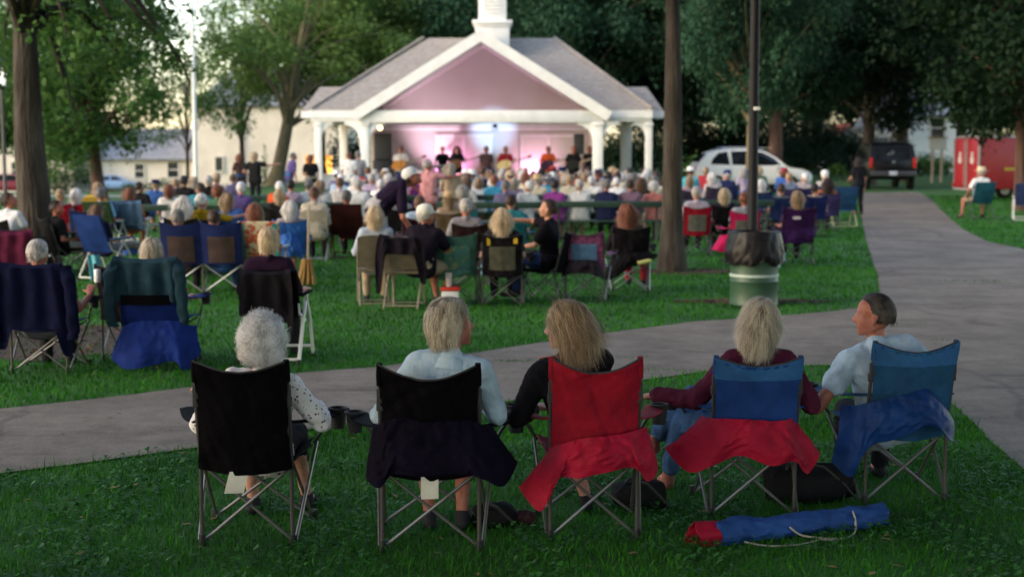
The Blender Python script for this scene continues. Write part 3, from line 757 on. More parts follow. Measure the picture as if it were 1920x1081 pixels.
scene.view_settings.use_white_balance = True; scene.view_settings.white_balance_temperature = 7500; scene.view_settings.white_balance_tint = 12
scene.cycles.use_denoising = True
scene.cycles.max_bounces = 8; scene.cycles.transparent_max_bounces = 8
scene.cycles.sample_clamp_indirect = 6
scene.render.film_transparent = False

# ------------------------------------------------------------------ lawn, paths, bare soil
def axis(a, b, fine0, fine1, s0, s1):
    o = [fine0]
    while o[-1] < fine1: o.append(o[-1] + s0)
    s = s0
    while o[-1] < b: s = min(s * 1.25, s1); o.append(o[-1] + s)
    s = s0; p = [fine0]
    while p[-1] > a: s = min(s * 1.25, s1); p.append(p[-1] - s)
    return np.array(sorted(set(p + o)))
gx = axis(-600, 600, -24, 16, 1.0, 60); gy = axis(-60, 900, -2, 70, 1.0, 60)
X, Y = np.meshgrid(gx, gy); Z = ter_np(X, Y)
nx = len(gx)
gi = np.arange(len(gx) * len(gy)).reshape(len(gy), nx)
gf = np.stack([gi[:-1, :-1], gi[:-1, 1:], gi[1:, 1:], gi[1:, :-1]], -1).reshape(-1, 4)
M_lawn = mat('lawn_ground', (.009, .066, .005), .95, col2=(.020, .105, .009), nscale=1.3, bump=.8, bscale=28, detail=8)
lawn = link('lawn', np_mesh('lawn', np.stack([X, Y, Z], -1).reshape(-1, 3), gf, M_lawn, smooth=True)); tag(lawn, kind='structure')

def poly_sheet(name, loop, off, m, step=1.2, wob=0.0):
    pts = [V((p[0], p[1])) for p in loop]; n = len(pts)
    xs = [p.x for p in pts]; ys = [p.y for p in pts]
    P2 = list(pts)
    y = min(ys)
    L = np.array([(p.x, p.y) for p in pts])
    x0, x1 = min(xs), max(xs)
    while y < max(ys):
        s = step * (1 if y < 20 else 2.0)
        x = x0
        while x < x1:
            if inside(np.array([[x, y]]), L)[0]: P2.append(V((x, y)))
            x += s
        y += s
    r = geometry.delaunay_2d_cdt(P2, [], [list(range(n))], 1, 1e-5)
    me = bpy.data.meshes.new(name); me.from_pydata([(v.x, v.y, ter(v.x, v.y) + off) for v in r[0]], [], r[2]); me.materials.append(m)
    o = link(name, me)
    bm = bmesh.new(); bm.from_mesh(me); bmesh.ops.recalc_face_normals(bm, faces=bm.faces[:])
    for f in bm.faces:
        if f.normal.z < 0: f.normal_flip()
    bm.to_mesh(me); bm.free()
    return o
def inside(P, L):
    x, y = P[:, 0], P[:, 1]; r = np.zeros(len(P), bool); j = len(L) - 1
    for i in range(len(L)):
        xi, yi = L[i]; xj, yj = L[j]
        c = ((yi > y) != (yj > y)) & (x < (xj - xi) * (y - yi) / (yj - yi + 1e-12) + xi)
        r ^= c; j = i
    return r
path_px = [(-420, 800), (-60, 774), (0, 768), (150, 753), (300, 735), (430, 719), (560, 701), (720, 688), (900, 661), (1100, 631), (1300, 604), (1400, 598), (1480, 592), (1560, 585), (1610, 578), (1640, 566), (1650, 548), (1646, 520), (1636, 490), (1625, 455), (1618, 425), (1613, 395), (1611, 362),
           (1722, 360), (1745, 374), (1772, 402), (1805, 430), (1850, 453), (1925, 469), (2080, 482), (2500, 520), (2500, 1000), (2150, 1100), (1990, 960), (1920, 884), (1885, 851), (1849, 821), (1820, 790), (1792, 764), (1765, 738), (1735, 716), (1690, 702), (1620, 691), (1540, 686), (1430, 690), (1330, 697), (1200, 715), (1000, 747), (900, 763), (760, 781), (620, 800), (480, 825), (370, 841), (200, 864), (0, 890), (-60, 899), (-420, 950)]
def subdiv(loop, n=3, amp=.02):
    o = []
    for i, a in enumerate(loop):
        b = loop[(i + 1) % len(loop)]
        for k in range(n):
            t = k / n; p = a.lerp(b, t); o.append(V((p.x + amp * noise.noise((p.x * 2, p.y * 2, 0)), p.y + amp * noise.noise((p.x * 2, p.y * 2, 7)), 0)))
    return o
path_w = subdiv([gnd(*p) for p in path_px])
PATH = np.array([(p.x, p.y) for p in path_w])
def asphalt():
    m = mat('asphalt_path', (.122, .101, .084), .93, col2=(.186, .156, .132), nscale=1.1, bump=.5, bscale=120, detail=9)
    nt = m.node_tree; b = nt.nodes['Principled BSDF']
    tc = nt.nodes.new('ShaderNodeTexCoord')
    sp = nt.nodes.new('ShaderNodeTexNoise'); sp.inputs['Scale'].default_value = 130; sp.inputs['Detail'].default_value = 3; nt.links.new(tc.outputs['Object'], sp.inputs['Vector'])
    r = nt.nodes.new('ShaderNodeMapRange'); r.inputs['From Min'].default_value = .3; r.inputs['From Max'].default_value = .7; r.inputs['To Min'].default_value = .72; r.inputs['To Max'].default_value = 1.25
    nt.links.new(sp.outputs['Fac'], r.inputs['Value'])
    mp = nt.nodes.new('ShaderNodeMapping'); mp.inputs['Scale'].default_value = (.35, 1.6, 1); nt.links.new(tc.outputs['Object'], mp.inputs['Vector'])
    st = nt.nodes.new('ShaderNodeTexNoise'); st.inputs['Scale'].default_value = 1.7; st.inputs['Detail'].default_value = 6; nt.links.new(mp.outputs['Vector'], st.inputs['Vector'])
    r2 = nt.nodes.new('ShaderNodeMapRange'); r2.inputs['From Min'].default_value = .58; r2.inputs['From Max'].default_value = .72; r2.inputs['To Min'].default_value = 1.0; r2.inputs['To Max'].default_value = .68
    nt.links.new(st.outputs['Fac'], r2.inputs['Value'])
    wn = nt.nodes.new('ShaderNodeTexNoise'); wn.inputs['Scale'].default_value = 1.2; wn.inputs['Detail'].default_value = 5; nt.links.new(tc.outputs['Object'], wn.inputs['Vector'])
    va = nt.nodes.new('ShaderNodeMix'); va.data_type = 'RGBA'; va.blend_type = 'ADD'; va.inputs['Factor'].default_value = .55; nt.links.new(tc.outputs['Object'], va.inputs['A']); nt.links.new(wn.outputs['Color'], va.inputs['B'])
    cr = nt.nodes.new('ShaderNodeTexVoronoi'); cr.feature = 'DISTANCE_TO_EDGE'; cr.inputs['Scale'].default_value = .20; nt.links.new(va.outputs['Result'], cr.inputs['Vector'])
    r3 = nt.nodes.new('ShaderNodeMapRange'); r3.inputs['From Min'].default_value = .003; r3.inputs['From Max'].default_value = .010; r3.inputs['To Min'].default_value = .72; r3.inputs['To Max'].default_value = 1.0; nt.links.new(cr.outputs['Distance'], r3.inputs['Value'])
    pt = nt.nodes.new('ShaderNodeTexNoise'); pt.inputs['Scale'].default_value = 5; pt.inputs['Detail'].default_value = 8; pt.inputs['Roughness'].default_value = .7; nt.links.new(tc.outputs['Object'], pt.inputs['Vector'])
    r4 = nt.nodes.new('ShaderNodeMapRange'); r4.inputs['From Min'].default_value = .35; r4.inputs['From Max'].default_value = .65; r4.inputs['To Min'].default_value = .78; r4.inputs['To Max'].default_value = 1.15; nt.links.new(pt.outputs['Fac'], r4.inputs['Value'])
    m0 = nt.nodes.new('ShaderNodeMath'); m0.operation = 'MULTIPLY'; nt.links.new(r3.outputs['Result'], m0.inputs[0]); nt.links.new(r4.outputs['Result'], m0.inputs[1])
    m1 = nt.nodes.new('ShaderNodeMath'); m1.operation = 'MULTIPLY'; nt.links.new(r.outputs['Result'], m1.inputs[0]); nt.links.new(m0.outputs[0], m1.inputs[1])
    mu = nt.nodes.new('ShaderNodeMath'); mu.operation = 'MULTIPLY'; nt.links.new(m1.outputs[0], mu.inputs[0]); nt.links.new(r2.outputs['Result'], mu.inputs[1])
    src = b.inputs['Base Color'].links[0].from_socket
    vm = nt.nodes.new('ShaderNodeVectorMath'); vm.operation = 'SCALE'; nt.links.new(src, vm.inputs[0]); nt.links.new(mu.outputs[0], vm.inputs['Scale']); nt.links.new(vm.outputs[0], b.inputs['Base Color'])
    return m
M_asph = asphalt()
tag(poly_sheet('path', path_w, .012, M_asph, 1.0), kind='structure')
M_mulch = mat('mulch_soil', (.016, .008, .006), .95, col2=(.050, .028, .020), nscale=16, bump=1.0, bscale=45, detail=6)
def blob_loop(c, rx, ry, seed, n=26, amp=.25):
    return [V((c[0] + rx * math.cos(t) * (1 + amp * noise.noise((math.cos(t) * 2 + seed, math.sin(t) * 2, 0))), c[1] + ry * math.sin(t) * (1 + amp * noise.noise((math.cos(t) * 2, math.sin(t) * 2 + seed, 3))), 0)) for t in [2 * math.pi * i / n for i in range(n)]]
BEDS = []
for c, rx, ry, sdv in (((gnd(110, 640)), 1.05, 1.35, 1), (gnd(1282, 510), .85, .55, 5), (gnd(1410, 566), 1.05, .30, 9), (gnd(1660, 790), .01, .01, 2)):
    if rx < .1: continue
    lp = blob_loop(c, rx, ry, sdv); BEDS.append(np.array([(p.x, p.y) for p in lp]))
    tag(poly_sheet('mulch_bed', lp, .008, M_mulch, .35), kind='structure')
# street behind the lawn, in front of the church
M_street = mat('street_concrete', (.34, .33, .31), .9, col2=(.42, .41, .39), nscale=.6, bump=.2)
st_loop = [V((-95, 96, 0)), V((-60, 92, 0)), V((-30, 88, 0)), V((-12, 84, 0)), V((-12, 90, 0)), V((-30, 97, 0)), V((-60, 103, 0)), V((-95, 108, 0))]
tag(poly_sheet('street', subdiv(st_loop, 6, .0), .06, M_street, 3.0), kind='structure')

# ------------------------------------------------------------------ grass
def grass_mesh(P, h, wd, lean=.5, seed=0):
    rg = np.random.default_rng(seed); n = len(P)
    h = h * rg.uniform(.45, 1.25, n); wd = wd * rg.uniform(.6, 1.3, n)
    az = rg.uniform(0, 2 * np.pi, n); fa = az + rg.normal(0, .6, n) + np.pi / 2
    ln = lean * rg.uniform(.1, 1.3, n) * h
    dx, dy = np.cos(az), np.sin(az); sx, sy = np.cos(fa), np.sin(fa)
    z = P[:, 2]
    def pt(t, s, k): return np.stack([P[:, 0] + dx * ln * t ** 2 + sx * wd * s * k, P[:, 1] + dy * ln * t ** 2 + sy * wd * s * k, z - .004 + h * (t - .18 * t ** 2 * lean)], 1)
    Vt = np.concatenate([pt(0, -.5, 1), pt(0, .5, 1), pt(.55, -.5, .8), pt(.55, .5, .8), pt(1, -.5, .08), pt(1, .5, .08)])
    i = np.arange(n)
    Fc = np.concatenate([np.stack([i, n + i, 3 * n + i, 2 * n + i], 1), np.stack([2 * n + i, 3 * n + i, 5 * n + i, 4 * n + i], 1)])
    big = np.array([noise.noise((p[0] * 1.1, p[1] * 1.1, 3)) for p in P.tolist()])
    t = np.clip(.45 + .85 * big + rg.normal(0, .2, n), 0, 1)
    return Vt, Fc, np.tile(t, 6)
def scatter(x0, x1, y0, y1, dens, wedge=True, hole=0.0):
    n = int((x1 - x0) * (y1 - y0) * dens)
    P = np.stack([RNG.uniform(x0, x1, n), RNG.uniform(y0, y1, n)], 1)
    if wedge: P = P[np.abs(P[:, 0]) < P[:, 1] * .385 + .5]
    P = P[~inside(P, PATH)]
    for b in BEDS:
        k = inside(P, b); P = P[~k | (RNG.uniform(size=len(P)) < .12)]
    return np.concatenate([P, ter_np(P[:, 0], P[:, 1])[:, None]], 1)
gv = []; gfc = []; gt = []; o = 0
for a in ((-3.8, 3.8, 5.6, 10.4, 2600, .050, .0046, .7, 1), (-6, 6, 9.6, 15, 950, .060, .0085, .7, 2), (-11, 11, 15, 24, 380, .065, .013, .7, 3), (-15, 15, 24, 36, 130, .075, .022, .7, 4), (-20, 18, 36, 52, 45, .08, .035, .7, 6), (-3.8, 3.8, 5.8, 10.2, 260, .085, .006, 1.0, 5)):
    P = scatter(*a[:5]); v, f, t = grass_mesh(P, a[5], a[6], a[7], a[8])
    gv.append(v); gfc.append(f + o); gt.append(t); o += len(v)
M_grass = mat('grass_blade', (.008, .080, .004), .6, col2=(.030, .185, .012), attr='tint', spec=.12, trans=.25)
g = link('grass', np_mesh('grass', np.concatenate(gv), np.concatenate(gfc), M_grass, np.concatenate(gt))); tag(g, kind='stuff')
# clover among the front grass
P = scatter(-3.6, 3.6, 5.9, 9.4, 620)
P = P[np.array([noise.noise((p[0] * 1.6, p[1] * 1.6, 9)) for p in P.tolist()]) > .02]
n = len(P); cv = []; cf = []; ct = []
rg = np.random.default_rng(5); rot = rg.uniform(0, 6.28, n); hh = rg.uniform(.025, .055, n); rad = rg.uniform(.005, .0095, n)
tl = rg.normal(0, .35, (n, 2))
o = 0
for k in range(3):
    a = rot + k * 2.094
    cx = P[:, 0] + np.cos(a) * rad * .95; cy = P[:, 1] + np.sin(a) * rad * .95
    ring = []
    for j in range(6):
        b = a + j * 1.0472; ox = np.cos(b) * rad; oy = np.sin(b) * rad
        ring.append(np.stack([cx + ox, cy + oy, P[:, 2] + hh + (cx + ox - P[:, 0]) * tl[:, 0] + (cy + oy - P[:, 1]) * tl[:, 1]], 1))
    i = np.arange(n)
    cv += ring; cf += [np.stack([o + i, o + n + i, o + 2 * n + i, o + 3 * n + i], 1), np.stack([o + i, o + 3 * n + i, o + 4 * n + i, o + 5 * n + i], 1)]
    ct += [np.tile(rg.uniform(0, 1, n), 6)]; o += 6 * n
M_clov = mat('clover_leaf', (.010, .062, .010), .6, col2=(.026, .125, .022), attr='tint', spec=.2, trans=.15)
c = link('clover', np_mesh('clover', np.concatenate(cv), np.concatenate(cf), M_clov, np.concatenate(ct))); tag(c, kind='stuff')
# weeds in the cracks of the path, a few fallen leaves
wp_ = []
for px, py, n_, sx in ((972, 679, 60, .16), (1240, 697, 60, .22), (1180, 672, 25, .1), (1800, 528, 60, .35), (1850, 529, 40, .12), (1430, 640, 25, .1), (1700, 612, 25, .12), (560, 742, 30, .12), (1760, 640, 20, .1)):
    q = gnd(px, py)
    for _ in range(n_): x = q.x + RNG.normal(0, sx); y = q.y + RNG.normal(0, .035); wp_.append((x, y, ter(x, y) + .012))
v_, f_, t_ = grass_mesh(np.array(wp_), .035, .007, 1.2, 77)
tag(link('weeds', np_mesh('weeds', v_, f_, M_grass, t_)), kind='stuff')
ml = MB(); rl = random.Random(3)
for _ in range(260):
    y = rl.uniform(6, 22); x = rl.uniform(-.38, .38) * y; a = rl.uniform(0, 6.28); s = rl.uniform(.016, .034)
    on_path = inside(np.array([[x, y]]), PATH)[0]; z = ter(x, y) + (.016 if on_path else .05)
    ca, sa = math.cos(a), math.sin(a)
    P4 = [(-s, 0, 0), (0, -s * .5, .004), (s, 0, .008 * rl.random()), (0, s * .5, .006)]
    ml.add([(x + ca * p[0] - sa * p[1], y + sa * p[0] + ca * p[1], z + p[2]) for p in P4], [(0, 1, 2), (0, 2, 3)])
tag(ml.build('fallen_leaves', mat('leaf_fallen', (.10, .055, .02), .8, col2=(.17, .12, .04), nscale=2), smooth=False), kind='stuff')
# wood chips on the bare soil
cv = []; cf = []; o = 0; MBc = MB()
for b in BEDS:
    lo, hi = b.min(0), b.max(0)
    P = np.stack([RNG.uniform(lo[0], hi[0], 420), RNG.uniform(lo[1], hi[1], 420)], 1); P = P[inside(P, b)]
    for x, y in P.tolist():
        a = random.uniform(0, 3.14); MBc.box((x, y, ter(x, y) + .014), (random.uniform(.02, .07), random.uniform(.01, .025), .01), rot=Euler((random.uniform(-.3, .3), random.uniform(-.3, .3), a)))
ch = MBc.build('bark_mulch', mat('bark_chip', (.035, .018, .012), .9, col2=(.10, .06, .04), nscale=3), smooth=False); tag(ch, kind='stuff')
# ------------------------------------------------------------------ trees
M_bark = mat('bark_grey', (.022, .017, .013), .95, col2=(.062, .051, .041), nscale=7, bump=1.0, bscale=26, detail=8, stretch=(1, 1, .22))
M_bark_red = mat('bark_red_brown', (.07, .035, .026), .95, col2=(.13, .075, .055), nscale=7, bump=.9, bscale=26, stretch=(1, 1, .22))
M_bark_green = mat('bark_mossy', (.10, .085, .045), .95, col2=(.16, .13, .075), nscale=7, bump=.9, bscale=26, stretch=(1, 1, .22))
def leaf_m(name, a, b): return mat('leaves_' + name, a, .65, col2=b, attr='tint', spec=.12, trans=.30)
LF = {'mid': leaf_m('mid', (.028, .088, .020), (.085, .175, .042)), 'light': leaf_m('light', (.055, .125, .028), (.15, .23, .06)),
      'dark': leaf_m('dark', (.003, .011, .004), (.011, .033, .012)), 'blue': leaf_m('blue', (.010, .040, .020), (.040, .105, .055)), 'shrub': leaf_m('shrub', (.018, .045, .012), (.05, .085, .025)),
      'gold': leaf_m('gold', (.09, .12, .03), (.24, .20, .06))}
def leaves(clumps, per, leaf, seed, shell=.45, droop=.25):
    rg = np.random.default_rng(seed); VV = []; FF = []; TT = []; o = 0
    for c, r in clumps:
        r = np.array(r if hasattr(r, '__len__') else (r, r, r * .72)); n = max(8, int(per * (r[0] * r[1]) * rg.uniform(.7, 1.3)))
        u = rg.normal(size=(n, 3)); u /= np.linalg.norm(u, axis=1)[:, None]
        rad = rg.uniform(shell ** 3, 1, n) ** (1 / 3)
        k = 1 + .35 * np.sin(u[:, 0] * 5 + seed) * np.cos(u[:, 1] * 4 + c[0]) + .2 * rg.normal(size=n)
        p = np.array(c) + u * r * (rad * k)[:, None]
        nr = u * .7 + np.array((0, 0, .8)) + rg.normal(size=(n, 3)) * .55; nr /= np.linalg.norm(nr, axis=1)[:, None]
        a = np.cross(nr, rg.normal(size=(n, 3))); a /= np.linalg.norm(a, axis=1)[:, None] + 1e-9; b = np.cross(nr, a)
        a = a + np.array((0, 0, -droop)); s = leaf * rg.uniform(.55, 1.25, n)[:, None]
        VV += [p - a * s * .5, p + b * s * .34 - a * s * .05 - nr * s * .08, p + a * s * .55, p - b * s * .34 - a * s * .05 - nr * s * .08]
        i = np.arange(n); FF.append(np.stack([o + i, o + n + i, o + 2 * n + i, o + 3 * n + i], 1)); o += 4 * n
        t = np.clip(rg.uniform(.1, .9) * .6 + .2 + rg.normal(0, .18, n), 0, 1); TT.append(np.tile(t, 4))
    return np.concatenate(VV), np.concatenate(FF), np.concatenate(TT)
def tree_clumps(rx, rz, zc, n, seed, r0=.85, r1=1.7, flat_low=True, open_=.25):
    rd = random.Random(seed); out = []
    tries = 0
    while len(out) < n and tries < 4000:
        tries += 1
        u = V((rd.gauss(0, 1), rd.gauss(0, 1), rd.gauss(0, 1))).normalized() * (rd.random() ** .42)
        p = V((u.x * rx, u.y * rx, zc + u.z * rz)); r = rd.uniform(r0, r1)
        if all((p - q).length > (r + s) * .52 for q, s in out): out.append((p, r))
    return out
def limbs(mb, base, top, clumps, r, seed, lean=(0, 0), z0=.0, curve=None):
    """trunk plus limbs reaching for the clumps"""
    rd = random.Random(seed); H = top
    pts = []
    for i in range(11):
        t = i / 10; pts.append(V((lean[0] * t + .10 * noise.noise((t * 2 + seed, 0, 0)) * min(1, t * 3), lean[1] * t + .10 * noise.noise((0, t * 2 + seed, 0)) * min(1, t * 3), z0 - .15 + (H + .15) * t)))
    rads = [r * (1.0 + .55 * max(0, 1 - t * 12) - .72 * t) for t in [i / 10 for i in range(11)]]
    rads[0] = r * 1.5
    if curve:
        def sk(u, v):
            t = v * 10; i = min(int(t), 9); f = t - i; c = pts[i].lerp(pts[i + 1], f); rr = rads[i] * (1 - f) + rads[i + 1] * f; a = 2 * math.pi * u
            cx, cy = math.cos(a), math.sin(a)
            rg_ = (1 - 2 * abs(noise.noise((cx * 4.5 + seed, cy * 4.5, c.z * 1.1)))) * .055 + (1 - 2 * abs(noise.noise((cx * 9, cy * 9 + seed, c.z * 3.0)))) * .035 + .05 * noise.noise((cx * 1.3, cy * 1.3, c.z * .7 + seed))
            rr *= 1 + rg_
            return (c.x + cx * rr, c.y + cy * rr, c.z)
        mb.grid(sk, 72, 150)
    else: mb.tube(pts, rads, 14)
    for c, cr in clumps:
        if rd.random() < .75:
            t = min(.95, max(.30, (c.z - z0 - 1.6) / H * rd.uniform(.6, .95))); f = t * 10; i = min(int(f), 9); a = pts[i].lerp(pts[i + 1], f - i)
            m = a.lerp(c, .5) + V((rd.uniform(-.3, .3), rd.uniform(-.3, .3), .35)); rr = r * (1 - .72 * t) * .42
            mb.tube([a, a.lerp(m, .5) + V((0, 0, .1)), m, c], [rr, rr * .75, rr * .5, .012], 7)
CROWN = {}
def crown_mesh(key, rx, rz, zc, n, per, leaf, seed, **kw):
    if key not in CROWN:
        cl = tree_clumps(rx, rz, zc, n, seed, **kw)
        tr = MB(); limbs(tr, None, zc + rz * .5, cl, .34, seed)
        CROWN[key] = (np_mesh('crown', *leaves(cl, per, leaf, seed)[:2], None, leaves(cl, per, leaf, seed)[2]), tr.mesh('trunk', None))
    return CROWN[key]
crown_mesh('round', 4.4, 4.2, 7.2, 46, 400, .205, 3)
crown_mesh('broad', 5.6, 4.4, 7.6, 60, 360, .215, 8)
crown_mesh('airy', 4.4, 4.6, 7.6, 36, 270, .195, 14, r0=.7, r1=1.3)
crown_mesh('low', 4.8, 4.6, 6.1, 58, 380, .205, 21)
def tree(px, Y, key, leaf, bark, label, s=1.0, sz=None, rot=0.0, group='trees round the park', lean=None, x=None, ts=1.0):
    xx = xat(px, Y) if x is None else x
    c, t = CROWN[key]
    root = empty('tree', (xx, Y, ter(xx, Y)), rot); root.scale = (s, s, sz or s)
    if lean: root.rotation_euler = (lean[1], lean[0], rot)
    tag(root, label, 'tree', group)
    for nm, me, m in (('trunk', t, bark), ('crown', c, LF[leaf])):
        o = link(nm, me, root)
        if nm == 'trunk': o.scale = (ts, ts, 1)
        if len(me.materials) == 0: me.materials.append(None)
        o.material_slots[0].link = 'OBJECT'; o.material_slots[0].material = m
    return root
# --- the two trees standing among the audience and the ones round the park
def own_tree(px, py, r, top, lean, clumps_px, extra, leaf, leafsize, bark, label, per, seed, fork=None):
    b = gnd(px, py); root = empty('tree', b); tag(root, label, 'tree', 'trees round the park')
    cl = [(aty(x, y, b.y + dy) - b, rr) for x, y, dy, rr in clumps_px] + extra
    mb = MB(); limbs(mb, None, top, [], r, seed, lean, curve=True)
    if fork:
        for f in fork: mb.tube([V(p) for p in f[0]], f[1], 12)
    rd = random.Random(seed)
    lt = V((lean[0], lean[1], top))
    for c, cr in cl:
        if rd.random() < .85:
            t = rd.uniform(.55, .95); a = V((lean[0] * t, lean[1] * t, top * t)); m = a.lerp(c, .55) + V((rd.uniform(-.2, .2), rd.uniform(-.3, .3), .45))
            mb.tube([a, m, c + V((0, 0, .1)), c + (c - a) * .04 - V((0, 0, .15))], [r * .26, .05, .022, .008], 7)
    mb.build('trunk', bark, root)
    v, f, t = leaves(cl, per, leafsize, seed)
    link('crown', np_mesh('crown', v, f, LF[leaf], t), root)
    return root
rd = random.Random(4)
def high(n, rx, z0, z1, seed, cx=0, cy=0, r0=.9, r1=1.6):
    q = random.Random(seed); o = []
    for _ in range(n):
        a = q.uniform(0, 6.28); d = rx * math.sqrt(q.random()); o.append((V((cx + d * math.cos(a), cy + d * math.sin(a), q.uniform(z0, z1))), q.uniform(r0, r1)))
    return o
cp = [(120, 45, -.6, .55), (165, 20, .5, .6), (215, 60, -.4, .5), (255, 25, .6, .6), (290, 75, 0, .48), (325, 100, .3, .36), (345, 135, .2, .24), (230, 118, .8, .42), (165, 120, .3, .5), (120, 160, .9, .45), (280, 140, -.2, .25), (300, 20, 1.2, .55), (10, 60, 1.0, .5), (-20, 130, .8, .5), (140, 215, 1.2, .30)]
own_tree(75, 512, .285, 6.6, (-.25, .1), cp, high(30, 6.5, 5.6, 10.5, 6), 'mid', .135, M_bark, 'thick grey barked tree standing between the lawn chairs beside the street lamp', 420, 6,
         fork=[([(-.2, .05, 3.9), (.22, .0, 4.9), (.9, -.1, 6.6), (1.8, 0, 8)], [.17, .17, .13, .06])])
own_tree(1260, 508, .175, 8.0, (-.05, .1), [], high(24, 4.5, 6.2, 10.5, 9), 'dark', .16, M_bark, 'slim straight tree trunk standing in bare soil right beside the bandstand', 120, 9)
tree(1408, 46, 'round', 'blue', M_bark_green, 'olive barked tree standing directly behind the tall black pole', .60, sz=.92, rot=1.1)
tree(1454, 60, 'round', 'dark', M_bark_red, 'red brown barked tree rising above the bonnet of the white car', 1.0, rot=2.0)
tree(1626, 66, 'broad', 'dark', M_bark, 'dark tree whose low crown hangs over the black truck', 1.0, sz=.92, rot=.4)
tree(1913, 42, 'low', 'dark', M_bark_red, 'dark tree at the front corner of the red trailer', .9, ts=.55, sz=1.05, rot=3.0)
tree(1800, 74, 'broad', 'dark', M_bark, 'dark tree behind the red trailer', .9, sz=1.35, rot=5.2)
tree(186, 64, 'low', 'mid', M_bark_red, 'leaning tree with a reddish trunk in front of the blue car', .92, sz=1.0, rot=.9, lean=(-.12, 0))
tree(352, 80, 'airy', 'mid', M_bark, 'thin stemmed young tree beside the white flagpole', .66, sz=.80, rot=2.2, ts=.5)
tree(516, 70, 'airy', 'light', M_bark_green, 'pale trunked tree leaning towards the bandstand roof', 1.2, sz=1.0, rot=.3, lean=(.2, 0), ts=.9)
tree(455, 90, 'airy', 'mid', M_bark, 'airy green tree before the tall church roof', .95, sz=1.0, rot=4.2, ts=.6)
tree(60, 90, 'low', 'mid', M_bark, 'green tree over the church behind the thick grey trunk', 1.2, sz=1.2, rot=2.9)
back = [(-30, 70, 'round', 'mid', 1.0, .95, 'tree at the picture edge behind the street lamp'), (600, 78, 'broad', 'light', 1.0, 1.1, 'light green tree over the left wing of the bandstand'), (735, 84, 'round', 'light', 1.25, 1.35, 'light green tree between the left slope of the bandstand roof and the cupola'),
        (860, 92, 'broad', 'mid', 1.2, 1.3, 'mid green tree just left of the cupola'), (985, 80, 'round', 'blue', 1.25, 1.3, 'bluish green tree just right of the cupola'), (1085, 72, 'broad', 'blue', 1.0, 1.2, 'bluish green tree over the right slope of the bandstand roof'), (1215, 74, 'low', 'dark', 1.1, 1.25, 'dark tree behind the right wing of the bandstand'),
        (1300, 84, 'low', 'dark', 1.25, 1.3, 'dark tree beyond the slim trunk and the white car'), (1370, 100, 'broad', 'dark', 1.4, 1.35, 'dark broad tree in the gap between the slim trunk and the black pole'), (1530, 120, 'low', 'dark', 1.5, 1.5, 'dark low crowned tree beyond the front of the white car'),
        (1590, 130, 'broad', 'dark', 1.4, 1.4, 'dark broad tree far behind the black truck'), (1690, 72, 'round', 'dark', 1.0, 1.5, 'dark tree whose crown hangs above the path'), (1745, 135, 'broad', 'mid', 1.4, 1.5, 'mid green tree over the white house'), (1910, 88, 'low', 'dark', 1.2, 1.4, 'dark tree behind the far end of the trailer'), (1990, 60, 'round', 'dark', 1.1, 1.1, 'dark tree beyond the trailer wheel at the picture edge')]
for i, (px, Y, key, lf, s, sz, lb) in enumerate(back):
    tree(px, Y, key, lf, M_bark, lb, s, sz, rot=i * 1.3)
# unseen trees added out of frame, whose crowns shade the front lawn and path
for i, (x, y, s) in enumerate(((-6.5, 1.0, 1.1), (5.6, 4.2, 1.1), (1.0, -8.5, 1.1), (13.5, 12, 1.1), (-12.5, 4.0, 1.1), (10.5, -2, 1.2), (4.4, 1.0, 1.1), (-3.9, 5.2, .9), (10.5, 9.0, 1.0), (12.5, 20, 1.0))):
    tree(0, y, ('broad', 'broad', 'broad', 'round', 'round', 'broad', 'low', 'low', 'low', 'round')[i], 'dark', M_bark, ('unseen tree added to shade the lawn beside the curly haired woman', 'unseen tree added to shade the wide path', 'unseen tree added for shade behind the front row of chairs', 'unseen tree added for shade over the edge of the wide path', 'unseen tree added for shade past the dark navy camp chair', 'unseen tree added for shade behind the man in pale blue', 'unseen tree added for shade over the red draped chairs', 'unseen tree added for shade over the black camp chairs', 'unseen tree added to shade the bend of the path', 'unseen tree added for shade off the edge of the path near the trailer')[i], s, s * (1.45 if i < 6 else 1.75), rot=i, x=x)
# --- shrubs
def shrub(px, Y, rx, h, leaf, label, seed, name='shrub', cat='shrub', dz=0.0, conic=False, ry=None):
    x = xat(px, Y); root = empty(name, (x, Y, ter(x, Y) + dz)); tag(root, label, cat, 'shrubs round the park')
    q = random.Random(seed)
    cl = []
    if conic:
        for i in range(9): t = i / 8; cl.append((V((0, 0, .15 + h * .92 * t)), (rx * (1 - .9 * t) + .05, rx * (1 - .9 * t) + .05, h * .12)))
    else:
        for i in range(max(5, int(rx * 7))): cl.append((V((q.uniform(-rx, rx) * .8, q.uniform(-1, 1) * (ry or rx * .5), h * q.uniform(.25, .75))), (q.uniform(.35, .5) * h, q.uniform(.35, .5) * h, h * .33)))
    v, f, t = leaves(cl, 900 if Y < 60 else 300, .085 if Y < 60 else .16, seed)
    link('foliage', np_mesh('foliage', v, f, LF[leaf], t), root)
    MB().tube([(0, 0, -.1), (.02, 0, h * .5)], [.06, .03], 7).tube([(0, 0, .1), (.25 * rx, .05, h * .55)], [.03, .012], 6).tube([(0, 0, .1), (-.25 * rx, -.05, h * .5)], [.03, .012], 6).build('stem', M_bark, root)
shrub(120, 112, 2.6, 2.4, 'shrub', 'brownish rounded shrub beside the thick grey trunk', 1)
shrub(320, 118, 1.5, 1.3, 'shrub', 'low round shrub under the small church window', 2); shrub(262, 120, 1.6, 1.0, 'shrub', 'low dark shrub beside the blue car', 3)
shrub(497, 100, .55, 3.1, 'mid', 'slender pointed evergreen in front of the tall church wall', 4, conic=True, name='cypress', cat='evergreen')
shrub(440, 112, 2.0, .9, 'shrub', 'low hedge along the foot of the tall church wall', 5)
